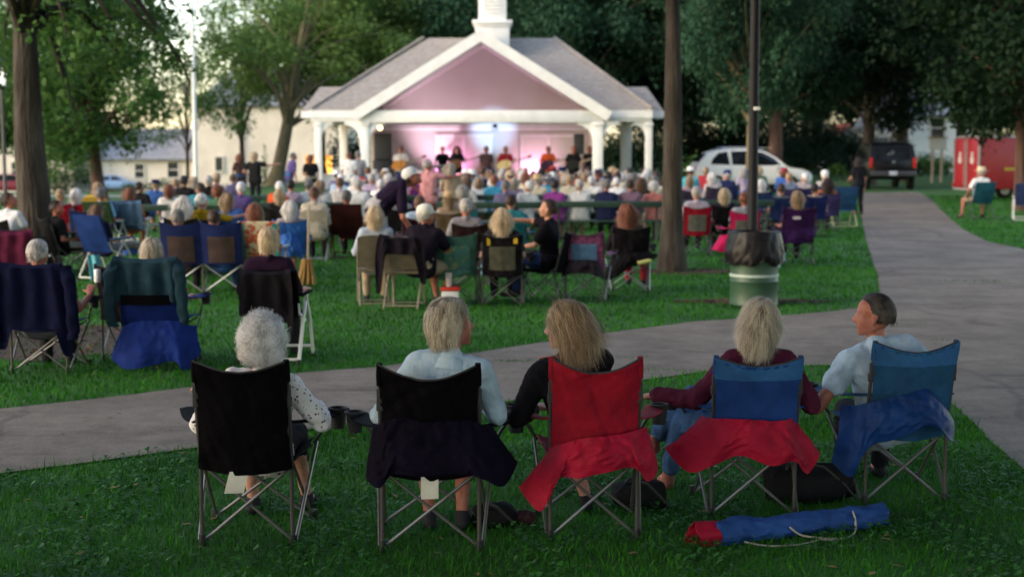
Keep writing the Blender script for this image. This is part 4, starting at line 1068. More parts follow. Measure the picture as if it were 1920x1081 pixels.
shrub(652, 66, .9, 2.5, 'dark', 'rounded evergreen seen between the left columns of the bandstand', 6)
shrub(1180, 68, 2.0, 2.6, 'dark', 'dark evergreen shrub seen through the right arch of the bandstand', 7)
shrub(1300, 62, .9, 1.7, 'mid', 'leafy shrub at the back bumper of the white car', 8); shrub(1560, 80, 2.6, 1.7, 'dark', 'dark shrub beyond the front bumper of the white car', 9)
shrub(1722, 86, 1.5, 1.5, 'shrub', 'clipped green shrub against the white house left of the notice board', 10); shrub(1775, 84, 1.6, 1.3, 'mid', 'bright green shrub between notice board and trailer', 11)
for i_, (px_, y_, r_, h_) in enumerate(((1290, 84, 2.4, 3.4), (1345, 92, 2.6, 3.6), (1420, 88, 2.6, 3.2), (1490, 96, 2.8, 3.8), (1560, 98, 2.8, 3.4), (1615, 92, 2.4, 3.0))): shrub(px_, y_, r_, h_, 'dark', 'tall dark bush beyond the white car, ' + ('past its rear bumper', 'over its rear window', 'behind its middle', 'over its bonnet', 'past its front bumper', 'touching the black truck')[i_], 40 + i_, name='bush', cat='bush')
shrub(1580, 74, 1.3, 1.0, 'mid', 'low bright shrub left of the black truck', 12)
shrub(1905, 78, 1.6, 3.2, 'gold', 'yellow green bush glowing above the trailer roof', 13)
# ------------------------------------------------------------------ bandstand
M_white = mat('white_paint', (.80, .80, .77), .55, col2=(.72, .72, .69), nscale=3, bump=.05, bscale=60)
M_shingle = mat('roof_shingle', (.24, .21, .185), .95, col2=(.33, .29, .26), nscale=5, bump=.9, bscale=30, detail=8, stretch=(1, 1, 3))
M_stage_wall = mat('stage_wall', (.52, .475, .44), .8, col2=(.55, .51, .48), nscale=1.2)
M_panel = mat('stage_panel', (.70, .66, .61), .75)
M_floor = mat('stage_floor', (.22, .20, .19), .8, col2=(.28, .26, .24), nscale=4)
M_black = mat('black_plastic', (.012, .012, .014), .5)
M_iron = mat('black_iron', (.018, .018, .020), .45, spec=.5)
BX, BY = xat(903, 50), 50.0
FZ = .30
bs = empty('bandstand', (BX, BY, 0)); tag(bs, 'white open bandstand with a grey hipped roof and a big front gable', 'bandstand')
def slab(mb, pts, t=.12):                  # a roof plane with thickness
    p = [V(a) for a in pts]; n = (p[1] - p[0]).cross(p[2] - p[0]).normalized()
    if n.z < 0: n = -n
    k = len(p); mb.add(p + [a - n * t for a in p], [tuple(range(k)), tuple(range(2 * k - 1, k - 1, -1))] + [(i, (i + 1) % k, (i + 1) % k + k, i + k) for i in range(k)])
EZ = 3.28; RZ = 6.05; W1 = 5.95; D0, D1 = .0, 8.0
MBr = MB()
ridge = (-2.25 + .2, 2.45 + .2)
VG = 4.36
slab(MBr, [(-W1, D0, EZ), (-VG, D0, EZ), (-.02, 3.88, EZ + (RZ - EZ) * .97), (ridge[0], 4, RZ)]); slab(MBr, [(W1, D0, EZ), (VG, D0, EZ), (.02, 3.88, EZ + (RZ - EZ) * .97), (ridge[1], 4, RZ)])
slab(MBr, [(-W1, D1, EZ), (W1, D1, EZ), (ridge[1], 4, RZ), (ridge[0], 4, RZ)])
slab(MBr, [(-W1, D0, EZ), (-W1, D1, EZ), (ridge[0], 4, RZ)]); slab(MBr, [(W1, D0, EZ), (W1, D1, EZ), (ridge[1], 4, RZ)])
MBr.build('roof', M_shingle, bs, smooth=False)
for q in (-1, 1):                           # the lower hipped wings
    m = MB(); wz = 4.2; hd = 1.55; yc = 3.2
    x0, x1, x2 = q * 3.6, q * 6.05, q * 6.55
    slab(m, [(x0, yc - hd, EZ - .02), (x2, yc - hd, EZ - .02), (x1, yc, wz), (x0, yc, wz)], .1); slab(m, [(x0, yc + hd, EZ - .02), (x2, yc + hd, EZ - .02), (x1, yc, wz), (x0, yc, wz)], .1)
    slab(m, [(x2, yc - hd, EZ - .02), (x2, yc + hd, EZ - .02), (x1, yc, wz)], .1)
    wr = m.build('wing_roof', M_shingle, bs, smooth=False)
    f = MB().box((q * 6.3, yc - hd, EZ - .13), (.62, .07, .24)).box((q * 6.58, yc, EZ - .13), (.07, hd * 2 + .07, .24)); f.build('fascia', M_white, wr)
    MB().tube([(q * 2.45 + .2, 4, RZ + .02), (q * W1, .02, EZ + .05)], .06, 6).build('hip_cap', M_shingle, bs)
GH = 4.42; GZ = 5.98
m = MB(); g0 = -.55
for q in (-1, 1): slab(m, [(0, g0, GZ), (0, 3.99, GZ), (q * GH, 3.99, EZ - .06), (q * GH, g0, EZ - .06)], .10)
m.build('gable_roof', M_shingle, bs, smooth=False)
f = MB()
for q in (-1, 1):
    f.box((q * (W1 / 2 + GH / 2) - 0, -.03, EZ - .15), (W1 - GH + .02, .09, .26)); f.box((q * (W1 + .02), 4, EZ - .15), (.08, 8.0, .26))
f.build('fascia', M_white, bs)
for q in (-1, 1):
    a = V((q * .0, 0, GZ + .03)); b = V((q * GH, 0, EZ - .03)); d = (b - a).normalized(); n = V((-d.z * q, 0, d.x * q)); n = n if n.z < 0 else -n
    b = b + d * .12
    p = [a, b, b + n * .36, a + n * .36 + d * .0]
    if q < 0: p = p[::-1]
    MB().prism([(v.x - (0 if abs(v.x) > .5 else 0), v.z) for v in p], g0 - .07 + (.003 if q > 0 else 0), g0 + .03).build('rake_board', M_white, bs)
MB().box((0, -.28, 3.04), (8.5, .30, .42), bev=.01).build('tie_beam', M_white, bs)
for q in (-1, 1): MB().box((q * 5.0, .10, 3.02), (1.9, .26, .30), bev=.01).box((q * 5.80, 4, 3.02), (.26, 7.6, .30), bev=.01).box((q * 4.0, 3.9, 3.0), (.22, 7.4, .26), bev=.01).build('side_beam', M_white, bs)
def column(x, y, w, kn=.55, sides=(-1, 1), zt=2.87):
    c = MB().box((x, y, (FZ + zt) / 2), (w, w, zt - FZ), bev=.015).box((x, y, FZ + .12), (w * 1.35, w * 1.35, .24), bev=.02).box((x, y, zt - .10), (w * 1.25, w * 1.25, .12), bev=.02).build('column', M_white, bs)
    for q in sides:
        pts = [(0, zt), (q * kn, zt)] + [(q * kn * (1 - math.sin(t)), zt - .12 - kn * 1.15 * (1 - math.cos(t)) - 0) for t in [i * math.pi / 2 / 8 for i in range(9)]]
        MB().prism([(x + q * w / 2 + u, v) for u, v in pts], y - w * .32, y + w * .32).build('bracket', M_white, c)
column(-4.05, -.25, .30); column(4.05, -.25, .34)
column(-5.72, .12, .24, .4, (1,)); column(5.85, .12, .24, .4, (-1,))
for q in (-1, 1): column(q * 5.75, 7.6, .24, .4, (-q,)); column(q * 5.3, 4.2, .22, .4, ())
# back wall with panelled doors, sloped ceiling, floor
wy = 3.95
MB().prism([(-4.0, FZ), (4.0, FZ), (4.0, 3.22), (0, 5.86), (-4.0, 3.22)], wy, wy + .15).build('back_wall', M_stage_wall, bs)
m = MB()
for q in (-1, 1): slab(m, [(0, g0 + .12, GZ - .26), (0, wy - .01, GZ - .26), (q * (GH - .15), wy - .01, EZ - .20), (q * (GH - .15), g0 + .12, EZ - .20)], .03)
m.build('ceiling', mat('ceiling_boards', (.55, .50, .49), .8, col2=(.48, .44, .43), nscale=2, stretch=(1, 8, 1)), bs, smooth=False)
for q in (-1, 1): MB().box((q * 4.0, wy / 2 + .9, 1.7), (.12, 2.1, 2.8)).build('side_wall', M_stage_wall, bs)
MB().box((0, wy - .035, 2.66), (7.8, .07, .10)).box((0, wy - .05, 2.78), (7.8, .10, .06)).build('wall_trim', M_white, bs)
for x in (-.75, 2.45):
    pn = MB().box((x, wy - .03, 1.32), (1.95, .06, 2.03), bev=.01).build('door_panel', M_panel, bs)
    fr = MB()
    for dx in (-1.02, 1.02, 0): fr.box((x + dx, wy - .075, 1.32), (.09, .03, 2.1))
    fr.box((x, wy - .078, 2.40), (2.2, .03, .10)); fr.build('frame', M_white, pn)
MB().box((0, 3.9, FZ / 2 + .06), (12.1, 8.2, FZ - .10 - .0), bev=.02).build('platform', M_floor, bs)
MB().box((5.0, .35, FZ + .35), (1.5, .12, .7), bev=.01).box((5.0, .33, FZ + .72), (1.6, .18, .06), bev=.01).build('parapet', M_panel, bs); MB().box((-4.9, .35, FZ + .35), (1.4, .12, .7), bev=.01).box((-4.9, .33, FZ + .72), (1.5, .18, .06), bev=.01).build('parapet', M_panel, bs)
m = MB().box((.35, 3.2, 6.09), (1.24, 1.24, .84), bev=.01)
cu = m.build('cupola', M_white, bs); MB().box((.35, 3.2, 6.52), (1.46, 1.46, .13), bev=.02).box((.35, 3.2, 6.40), (1.34, 1.34, .10), bev=.02).build('cornice', M_white, cu)
lo = MB().box((.35, 3.2, 7.35), (1.02, 1.02, 1.55), bev=.01).build('lantern', M_white, cu)
m = MB()
for k in range(8): m.box((.35, 2.68, 6.85 + k * .14), (.62, .03, .07), rot=Euler((R(30), 0, 0)))
m.build('louvre', M_white, lo)
m = MB(); slab(m, [(.35 - .65, 3.2 - .65, 8.15), (.35 + .65, 3.2 - .65, 8.15), (.35, 3.2, 9.0)], .05); slab(m, [(.35 - .65, 3.2 + .65, 8.15), (.35 + .65, 3.2 + .65, 8.15), (.35, 3.2, 9.0)], .05); slab(m, [(.35 - .65, 3.2 - .65, 8.15), (.35 - .65, 3.2 + .65, 8.15), (.35, 3.2, 9.0)], .05); slab(m, [(.35 + .65, 3.2 - .65, 8.15), (.35 + .65, 3.2 + .65, 8.15), (.35, 3.2, 9.0)], .05); m.build('cupola_roof', M_shingle, cu, smooth=False)
# stage lamps: coloured floor lights against the wall, a blue one under the beam, a warm bulb by the column
def stage_lamp(x, y, z, aim, col, power, label, spot=70, group='stage lamps', blend=.8):
    r = empty('stage_lamp', (x, y, z)); tag(r, label, 'stage lamp', group)
    d = (V(aim) - V((x, y, z))).normalized(); q = V((0, 0, 1)).rotation_difference(d).to_matrix()
    MB().lathe([(0, -.12), (.07, -.12), (.075, .08), (.085, .10), (.07, .10), (.065, .06)], n=18, axis=q).build('housing', M_black, r)
    MB().lathe([(0, .062), (.062, .062)], n=18, axis=q).build('lens', mat('lens_' + label[:12], col, .4, emit=col, estr=12), r)
    MB().tube([(-.11, 0, -.14), (-.11, 0, 0), ], .012, 6).tube([(.11, 0, -.14), (.11, 0, 0)], .012, 6).tube([(-.11, 0, -.14), (.11, 0, -.14)], .012, 6).build('yoke', M_black, r)
    ld = bpy.data.lights.new('stage_light', 'SPOT'); lo_ = bpy.data.objects.new('stage_light', ld); COL.objects.link(lo_); lo_.parent = r
    ld.energy = power; ld.color = col; ld.spot_size = R(spot); ld.spot_blend = blend; ld.shadow_soft_size = .08
    lo_.location = d * .13; lo_.rotation_euler = d.to_track_quat('-Z', 'Y').to_euler()
wx = lambda px: xat(px, BY + wy)
stage_lamp(wx(845), BY + wy - .75, FZ + .22, (wx(845), BY + wy, FZ + 1.35), (1, .26, .78), 62, 'magenta floor lamp behind the keyboard player', 110)
stage_lamp(wx(1000), BY + wy - .75, FZ + .22, (wx(1003), BY + wy, FZ + 1.1), (1, .42, .84), 56, 'pink floor lamp behind the orange shirted guitarist', 110)
stage_lamp(wx(770), BY + wy - 1.9, FZ + .22, (wx(890), BY + wy, 4.7), (.92, .74, 1), 170, 'pink floor lamp beside the tall black loudspeaker', 95)
stage_lamp(xat(928, BY), BY + .35, 2.72, (wx(925), BY + wy, 2.6), (.32, .58, 1), 260, 'blue lamp hung under the white tie beam', 34)
wl = empty('lamp', (xat(714, BY), BY - .12, aty(714, 240, BY).z)); tag(wl, 'small glowing warm bulb beside the left front column', 'lamp', 'stage lamps')
MB().ball((0, 0, 0), .075, 12).build('bulb', mat('bulb_glow', (1, .8, .4), .4, emit=(1, .72, .30), estr=3.5), wl); MB().tube([(0, 0, .05), (0, .02, .2)], .03, 8).build('socket', M_black, wl)

# ------------------------------------------------------------------ church
M_stone = mat('church_stone', (.62, .54, .44), .9, col2=(.70, .62, .51), nscale=.8, bump=.3, bscale=6)
M_slate = mat('church_slate', (.20, .20, .215), .9, col2=(.28, .28, .29), nscale=2, bump=.5, bscale=8)
M_glass = mat('dark_glass', (.02, .025, .03), .12, spec=.6)
M_trim = mat('window_trim', (.62, .58, .50), .7)
def wall_box(name, root, x0, x1, y0, y1, z0, z1, m): return MB().box(((x0 + x1) / 2, (y0 + y1) / 2, (z0 + z1) / 2), (x1 - x0, y1 - y0, z1 - z0)).build(name, m, root, smooth=False)
def window(root, x, y, z, w, h, sash=True, gm=None):
    f = MB().box((x, y, z + h / 2 + .06), (w + .24, .16, .12)).box((x, y - .03, z - h / 2 - .07), (w + .3, .24, .12)).box((x - w / 2 - .06, y, z), (.12, .16, h)).box((x + w / 2 + .06, y, z), (.12, .16, h))
    if sash: f.box((x, y - .01, z), (w, .10, .08))
    fr = f.build('window', M_trim, root); MB().box((x, y + .02, z), (w, .06, h)).build('pane', gm or M_glass, fr)
CY0 = 128.0
zc = lambda py, Y=CY0: aty(300, py, Y).z
xc = lambda px, Y=CY0: xat(px, Y)
ch = empty('church', (xc(300), CY0, 0)); tag(ch, 'cream stone church with grey slate roofs beyond the street', 'church'); ox = ch.location.x
lx = lambda px: xc(px) - ox
zb = -3.4
wall_box('wall', ch, lx(150), lx(378), 0, 12, zb, zc(296), M_stone)
m = MB(); slab(m, [(lx(150), -.5, zc(298)), (lx(385), -.5, zc(298)), (lx(378), 6, zc(240)), (lx(150), 6, zc(240))], .15); slab(m, [(lx(150), 12.5, zc(298)), (lx(385), 12.5, zc(298)), (lx(378), 6, zc(240)), (lx(150), 6, zc(240))], .15); m.build('roof', M_slate, ch, smooth=False)
def gable(root, x0, x1, y0, y1, ze, zr, zb, wm, rm, over=.35):
    xm = (x0 + x1) / 2
    MB().prism([(x0, zb), (x1, zb), (x1, ze), (xm, zr), (x0, ze)], y0, y1).build('wall', wm, root, smooth=False)
    m = MB(); k = (zr - ze) / (xm - x0)
    slab(m, [(x0 - over, y0 - over, ze + .12 - k * over), (x0 - over, y1 + over, ze + .12 - k * over), (xm, y1 + over, zr + .14), (xm, y0 - over, zr + .14)], .13); slab(m, [(x1 + over, y0 - over, ze + .12 - k * over), (x1 + over, y1 + over, ze + .12 - k * over), (xm, y1 + over, zr + .14), (xm, y0 - over, zr + .14)], .13)
    return m.build('roof', rm, root, smooth=False)
gable(ch, lx(-130), lx(152), -2, 16, zc(262), zc(120), zb, M_stone, M_slate)
wall_box('wall', ch, lx(378), lx(640), -1.5, 14, zb, zc(196), M_stone)
m = MB(); slab(m, [(lx(372), -2, zc(198)), (lx(646), -2, zc(198)), (lx(600), 6, zc(118)), (lx(420), 6, zc(118))], .2); slab(m, [(lx(372), 14.5, zc(198)), (lx(646), 14.5, zc(198)), (lx(600), 6, zc(118)), (lx(420), 6, zc(118))], .2); slab(m, [(lx(372), -2, zc(198)), (lx(372), 14.5, zc(198)), (lx(420), 6, zc(118))], .2); slab(m, [(lx(646), -2, zc(198)), (lx(646), 14.5, zc(198)), (lx(600), 6, zc(118))], .2)
m.build('roof', M_slate, ch, smooth=False)
window(ch, lx(325), -.02, zc(318), .95, 1.35); window(ch, lx(262), -.02, zc(320), .8, 1.2); window(ch, lx(418), -1.55, zc(307), .62, 1.2, False); window(ch, lx(46), -2.05, zc(318), .8, 1.3)
M_litdoor = mat('lit_doorway', (.75, .33, .07), .6, emit=(1, .42, .08), estr=.55)
for x in (588, 617):
    d = MB().box((lx(x), -1.56, zc(314)), (1.0, .10, 2.2)).build('door', M_litdoor, ch)
    MB().box((lx(x) - .56, -1.58, zc(314)), (.10, .16, 2.3)).box((lx(x) + .56, -1.58, zc(314)), (.10, .16, 2.3)).box((lx(x), -1.58, zc(314) + 1.16), (1.2, .16, .1)).build('frame', M_trim, d)
MB().tube([(lx(462), -1.65, zb), (lx(462), -1.65, zc(198))], .07, 6).build('downpipe', mat('pipe_grey', (.2, .19, .18), .6), ch)
# ------------------------------------------------------------------ white house and small shed behind the trailer
M_siding = mat('white_siding', (.82, .82, .79), .7, col2=(.76, .76, .73), nscale=.7, bump=.2, bscale=10, stretch=(.05, .05, 1))
HY = 100.0
hs = empty('house', (xat(1760, HY), HY, 0)); tag(hs, 'white clapboard house behind the red trailer', 'house'); ox = hs.location.x
hx = lambda px: xat(px, HY) - ox
hz = lambda py: aty(1700, py, HY).z
wall_box('wall', hs, hx(1695), hx(1875), 0, 8, -.2, hz(214), M_siding)
m = MB(); slab(m, [(hx(1690), -.4, hz(216)), (hx(1885), -.4, hz(216)), (hx(1885), 4, hz(130)), (hx(1690), 4, hz(130))], .15); slab(m, [(hx(1690), 8.4, hz(216)), (hx(1885), 8.4, hz(216)), (hx(1885), 4, hz(130)), (hx(1690), 4, hz(130))], .15); m.build('roof', M_slate, hs, smooth=False)
gable(hs, hx(1640), hx(1697), -1.2, 6, hz(236), hz(180), -.2, M_siding, M_slate, .2)
window(hs, hx(1755), -.02, hz(240), .9, 1.3); window(hs, hx(1830), -.02, hz(240), .9, 1.3); window(hs, hx(1668), -1.22, hz(262), .6, 1.0)
SY = 110.0
sh_ = empty('shed', (xat(1590, SY), SY, 0)); tag(sh_, 'small white shed with a faded red roof far behind the black truck', 'shed')
gable(sh_, -1.5, 1.5, 0, 4, 2.4, 3.6, -.2, M_siding, mat('red_roof', (.32, .09, .07), .8), .3)
wall_box('door', sh_, -.45, .45, -.06, .0, .2, 2.0, M_panel)
# ------------------------------------------------------------------ flagpole, street lamp, tall black pole, notice board
fp = empty('flagpole', (xat(367, 60), 60, ter(xat(367, 60), 60))); tag(fp, 'white flagpole in front of the church', 'flagpole')
MB().tube([(0, 0, -.1), (0, 0, 6), (0, 0, 11)], [.10, .085, .04], 12).build('pole', M_white, fp); MB().lathe([(0, 0), (.22, 0), (.2, .08), (.12, .16), (.1, .2)], n=16).build('base', M_white, fp); MB().ball((0, 0, 11.05), .1).build('finial', mat('gilt', (.6, .45, .15), .35, metal=1), fp)
g0_ = V((xat(9, 42), 42, ter(xat(9, 42), 42)))
sl = empty('street_lamp', g0_); tag(sl, 'black street lamp with a frosted lantern beside the thick grey trunk', 'street lamp')
zt = aty(9, 168, 42).z - g0_.z
MB().tube([(0, 0, 0), (0, 0, .6), (0, 0, .7), (0, 0, zt)], [.09, .085, .05, .045], 12).build('post', M_iron, sl)
MB().lathe([(.13, 0), (.12, .08), (.09, .14), (.09, .5), (.06, .62)], n=16).build('base', M_iron, sl)
ln = MB().lathe([(.05, zt), (.09, zt + .05), (.12, zt + .1), (.10, zt + .12)], n=12).tube([(.10, .1, zt + .1), (.135, .135, zt + .62)], .008, 4).tube([(-.10, .1, zt + .1), (-.135, .135, zt + .62)], .008, 4).tube([(.10, -.1, zt + .1), (.135, -.135, zt + .62)], .008, 4).tube([(-.10, -.1, zt + .1), (-.135, -.135, zt + .62)], .008, 4).lathe([(.19, zt + .62), (.16, zt + .70), (.06, zt + .80), (.02, zt + .90), (0, zt + .92)], n=12).build('lantern', M_iron, sl)
MB().lathe([(.10, zt + .11), (.15, zt + .61), (0, zt + .61)], n=12).build('globe', mat('frosted_glass', (.85, .85, .82), .35, emit=(1, .97, .9), estr=.25), ln)
gp = gnd(1413, 560); gp = V((xat(1413, gp.y + .5), gp.y + .5, 0))
pl = empty('lamp_post', gp); tag(pl, 'tall smooth black lamp post right behind the green trash drum', 'lamp post')
M_pole = mat('pole_paint', (.008, .0085, .012), .55, spec=.2)
MB().tube([(0, 0, 0), (-.01, 0, 2.0), (-.02, 0, 5.2)], [.072, .066, .058], 18).build('pole', M_pole, pl)
MB().lathe([(.14, 0), (.14, .03), (.10, .05), (.09, .22), (.075, .25)], n=20).build('base', M_pole, pl)
zz = aty(1413, 204, gp.y).z; MB().box((.02, -.062, zz), (.09, .02, .045), bev=.006).build('tag_plate', mat('tag_pale', (.75, .75, .7), .5), pl)
MB().lathe([(.06, 5.2), (.16, 5.25), (.2, 5.55), (.12, 5.7), (0, 5.75)], n=16).build('lantern', M_iron, pl)
nb = empty('notice_board', (xat(1756, 70), 70, ter(xat(1756, 70), 70))); tag(nb, 'pale notice board on two wooden posts in front of the white house', 'notice board')
M_post = mat('post_wood', (.26, .22, .17), .9, col2=(.33, .28, .22), nscale=10)
for q in (-1, 1): MB().box((q * .22, 0, 1.05), (.10, .10, 2.3), bev=.01).build('post', M_post, nb)
bz = aty(1756, 270, 70).z - nb.location.z
MB().box((0, -.08, bz), (.82, .05, .56), bev=.01).build('board', mat('board_grey', (.45, .46, .44), .7), nb); MB().box((0, -.11, bz + .31), (.92, .16, .06), bev=.01).build('cap', M_post, nb)
# ------------------------------------------------------------------ trash drum
dr = gnd(1416, 577); dz = dr.z; dr.y += .30
td = empty('trash_drum', (xat(1417, dr.y), dr.y, 0)); tag(td, 'green steel drum used as a trash can with a black bag over its rim', 'trash can')
M_drum = mat('drum_green', (.026, .075, .042), .5, col2=(.018, .055, .030), nscale=5, bump=.08, bscale=20, spec=.5)
H = .92; rr = .30
MB().lathe([(0, .01), (rr, .01), (rr + .008, .02), (rr, .04), (rr, .30), (rr + .010, .315), (rr, .33), (rr, .60), (rr + .010, .615), (rr, .63), (rr, H - .02), (rr + .01, H), (rr - .015, H), (rr - .015, .1), (0, .1)], n=40).build('drum', M_drum, td)
MB().lathe([(rr + .004, .372), (rr + .009, .375), (rr + .009, .405), (rr + .004, .408)], n=40).build('stripe', mat('stripe_pale', (.34, .42, .39), .5), td)
m = MB()
def bag(u, v):
    t = 2 * math.pi * u; hang = .40 + .05 * noise.noise((math.cos(t) * 2, math.sin(t) * 2, 0))
    r = rr + .018 + .022 * math.sin(math.pi * v) + (.020 * noise.noise((math.cos(t) * 6, math.sin(t) * 6, v * 2.5)) + .018 * (1 - 2 * abs(noise.noise((math.cos(t) * 4 + v * 2, math.sin(t) * 4 - v * 3, v * 1.5))))) * (.3 + v) + .025 * v
    return (r * math.cos(t), r * math.sin(t), H + .02 - hang * v + .012 * math.sin(t * 3))
m.grid(bag, 90, 14, .003); m.lathe([(rr + .02, H + .018), (rr - .02, H + .022), (rr - .05, H - .03), (rr - .06, H - .3), (0, H - .32)], n=40)
m.build('trash_bag', mat('bag_black', (.004, .0035, .005), .45, spec=.22), td)
# ------------------------------------------------------------------ vehicles; x runs forwards
M_tyre = mat('tyre', (.012, .012, .012), .85); M_alloy = mat('alloy', (.45, .46, .47), .35, metal=.9)
M_carglass = mat('car_glass', (.008, .010, .012), .08, spec=.7); M_chrome = mat('chrome', (.6, .6, .6), .2, metal=1)
M_tail = mat('tail_red', (.45, .012, .010), .3); M_head = mat('headlight_lens', (.75, .76, .76), .15); M_blackpl = mat('trim_black', (.015, .015, .015), .6)
def wheel(root, x, y, r=.36, wd=.22, name='wheel'):
    Rm = Matrix.Rotation(math.pi / 2, 3, 'X')
    wl_ = MB().lathe([(r * .66, -wd / 2), (r * .95, -wd / 2), (r, -wd * .35), (r, wd * .35), (r * .95, wd / 2), (r * .66, wd / 2)], (x, y, r), 28, Rm).build('wheel', M_tyre, root)
    rm = MB().lathe([(r * .66, -wd * .42), (r * .60, -wd * .46), (r * .58, -wd * .25), (0, -wd * .22)], (x, y, r), 24, Rm).lathe([(r * .66, wd * .42), (r * .60, wd * .46), (r * .58, wd * .25), (0, wd * .22)], (x, y, r), 24, Rm)
    for k in range(5):
        a = k * 2 * math.pi / 5
        for s_ in (-1, 1): rm.box((x + math.cos(a) * r * .3, y + s_ * wd * .36, r + math.sin(a) * r * .3), (r * .6, .03, .07), rot=Euler((0, -a, 0)))
    rm.build('rim', M_alloy, wl_)
def car(name, label, cat, loc, rz, paint, st, Wd, wheels, wr, sidewin, rear, front, group=None, extras=None, tumble=.80):
    """st: stations (x, width factor, sill z, belt z, roof z)"""
    root = empty(name, loc, rz); tag(root, label, cat, group)
    hw = Wd / 2
    def ring(s):
        x, k, zs, zbt, zt = s; w = hw * k; g = max(.0, zt - zbt); tb = 1 - (1 - tumble) * min(1, g / .5)
        P = [(w * .86, zs), (w * .96, zs + .08), (w, zs + (zbt - zs) * .45), (w * .985, zbt - .03), (w * .965, zbt + min(.01, g))]
        P += [(w * .965 * (1 - f) + w * tb * f, zbt + g * f * .93) for f in (.35, .7, 1.0)] + [(w * tb * .93, zbt + g * .975), (w * tb * .80, zbt + g * .992), (w * tb * .4, zbt + g)]
        full = [(x, y, z) for y, z in P] + [(x, -y, z) for y, z in P[::-1]]
        return full
    rings = [ring(s) for s in st]; n = len(rings[0]); m = MB()
    vs = [p for r in rings for p in r]; fs = [(i * n + j, i * n + (j + 1) % n, (i + 1) * n + (j + 1) % n, (i + 1) * n + j) for i in range(len(rings) - 1) for j in range(n)]
    fs += [tuple(range(n)), tuple((len(rings) - 1) * n + j for j in reversed(range(n)))]
    m.add(vs, fs); m.build('body', paint, root)
    def at(x):
        for a, b in zip(st, st[1:]):
            if a[0] <= x <= b[0]:
                t = (x - a[0]) / (b[0] - a[0] + 1e-9); return [a[i] + (b[i] - a[i]) * t for i in range(5)]
        return st[0] if x < st[0][0] else st[-1]
    def sy(x, z):
        s = at(x); w = hw * s[1]; g = max(.02, s[4] - s[3]); tb = 1 - (1 - tumble) * min(1, g / .5); f = min(1, max(0, (z - s[3]) / (g * .93)))
        return w * .965 * (1 - f) + w * tb * f
    for poly in sidewin:
        for q in (-1, 1):
            mb = MB(); o = [(x, q * (sy(x, z) + .012), z) for x, z in poly]; i = [(x, q * (sy(x, z) - .03), z) for x, z in poly]; k = len(o)
            mb.add(o + i, [tuple(range(k))] + [(a, (a + 1) % k, (a + 1) % k + k, a + k) for a in range(k)]); mb.build('side_window', M_carglass, root, smooth=False)
    for q in (-1, 1):
        for x in wheels:
            MB().lathe([(wr * 1.16, -.02), (wr * 1.16, .03), (wr * .8, .03)], (x, q * (hw - .03), wr + .02), 24, Matrix.Rotation(math.pi / 2 * q, 3, 'X')).build('wheel_arch', M_blackpl, root)
            wheel(root, x, q * (hw - .10), wr)
    if extras: extras(root, at, sy)
    return root
# --- white crossover, front to the right
wp = gnd(1403, 361); wy_ = 55.0
M_wcar = mat('paint_white', (.82, .80, .75), .25, spec=.6, col2=(.79, .77, .72), nscale=1)
st = [(-2.25, .80, .42, .78, .80), (-2.20, .93, .34, .95, .98), (-2.05, .97, .30, 1.02, 1.22), (-1.75, .99, .27, 1.03, 1.52), (-1.4, 1, .25, 1.02, 1.63), (-.8, 1, .24, 1.00, 1.68), (0, 1, .24, .98, 1.69), (.45, 1, .24, .97, 1.60), (.85, 1, .24, .97, 1.38), (1.22, .99, .25, .98, 1.06), (1.35, .985, .25, .97, .99), (1.8, .95, .27, .90, .93), (2.1, .88, .32, .80, .84), (2.27, .72, .40, .66, .70)]
def wx_(root, at, sy):
    for q in (-1, 1):
        MB().box((2.05, q * .74, .72), (.36, .14, .13), rot=Euler((0, .25, -.35 * q)), bev=.03).build('headlight', M_head, root); MB().box((-2.12, q * .74, .93), (.26, .16, .16), bev=.03).build('tail_light', M_tail, root)
        MB().box((.86, q * 1.0, 1.02), (.14, .2, .13), bev=.04).build('mirror', M_wcar, root)
        for x in (.02, -.86): MB().box((x + .35 - .5, q * (sy(x, .88) + .03), .86), (.16, .025, .03), bev=.008).build('door_handle', M_chrome, root)
        m = MB()
        for x in (.06, -.86): m.box((x, q * (.925), .66), (.012, .012, .62))
        m.build('door_seam', M_blackpl, root); MB().box((0, q * .90, .30), (2.3, .06, .12), bev=.02).build('sill', M_blackpl, root)
    MB().box((.0, 0, 1.71), (1.7, .02, .02)).tube([(-1.2, .6, 1.70), (-.9, .62, 1.74), (.1, .62, 1.745), (.4, .6, 1.68)], .014, 6).tube([(-1.2, -.6, 1.70), (-.9, -.62, 1.74), (.1, -.62, 1.745), (.4, -.6, 1.68)], .014, 6).build('roof_rail', M_chrome, root)
    MB().add([(.52, .66, 1.575), (.52, -.66, 1.575), (1.19, -.80, 1.10), (1.19, .80, 1.10)], [(0, 1, 2, 3)]).build('windscreen', M_carglass, root); MB().add([(-1.80, .62, 1.50), (-1.80, -.62, 1.50), (-2.09, -.72, 1.19), (-2.09, .72, 1.19)], [(0, 1, 2, 3)]).build('rear_window', M_carglass, root)
car('parked_car', 'white crossover car parked side on behind the lawn chairs', 'car', (xat(1405, wy_), wy_, ter(5, wy_)), 0.04, M_wcar, st, 1.86, (-1.42, 1.35), .35,
    [[(-1.66, 1.10), (-1.58, 1.30), (-1.36, 1.52), (-1.02, 1.58), (-.92, 1.08)], [(-.84, 1.08), (-.88, 1.585), (-.10, 1.60), (0, 1.06)], [(.07, 1.06), (-.02, 1.60), (.35, 1.54), (.78, 1.32), (1.0, 1.10), (.96, 1.06)]], None, None, extras=wx_)
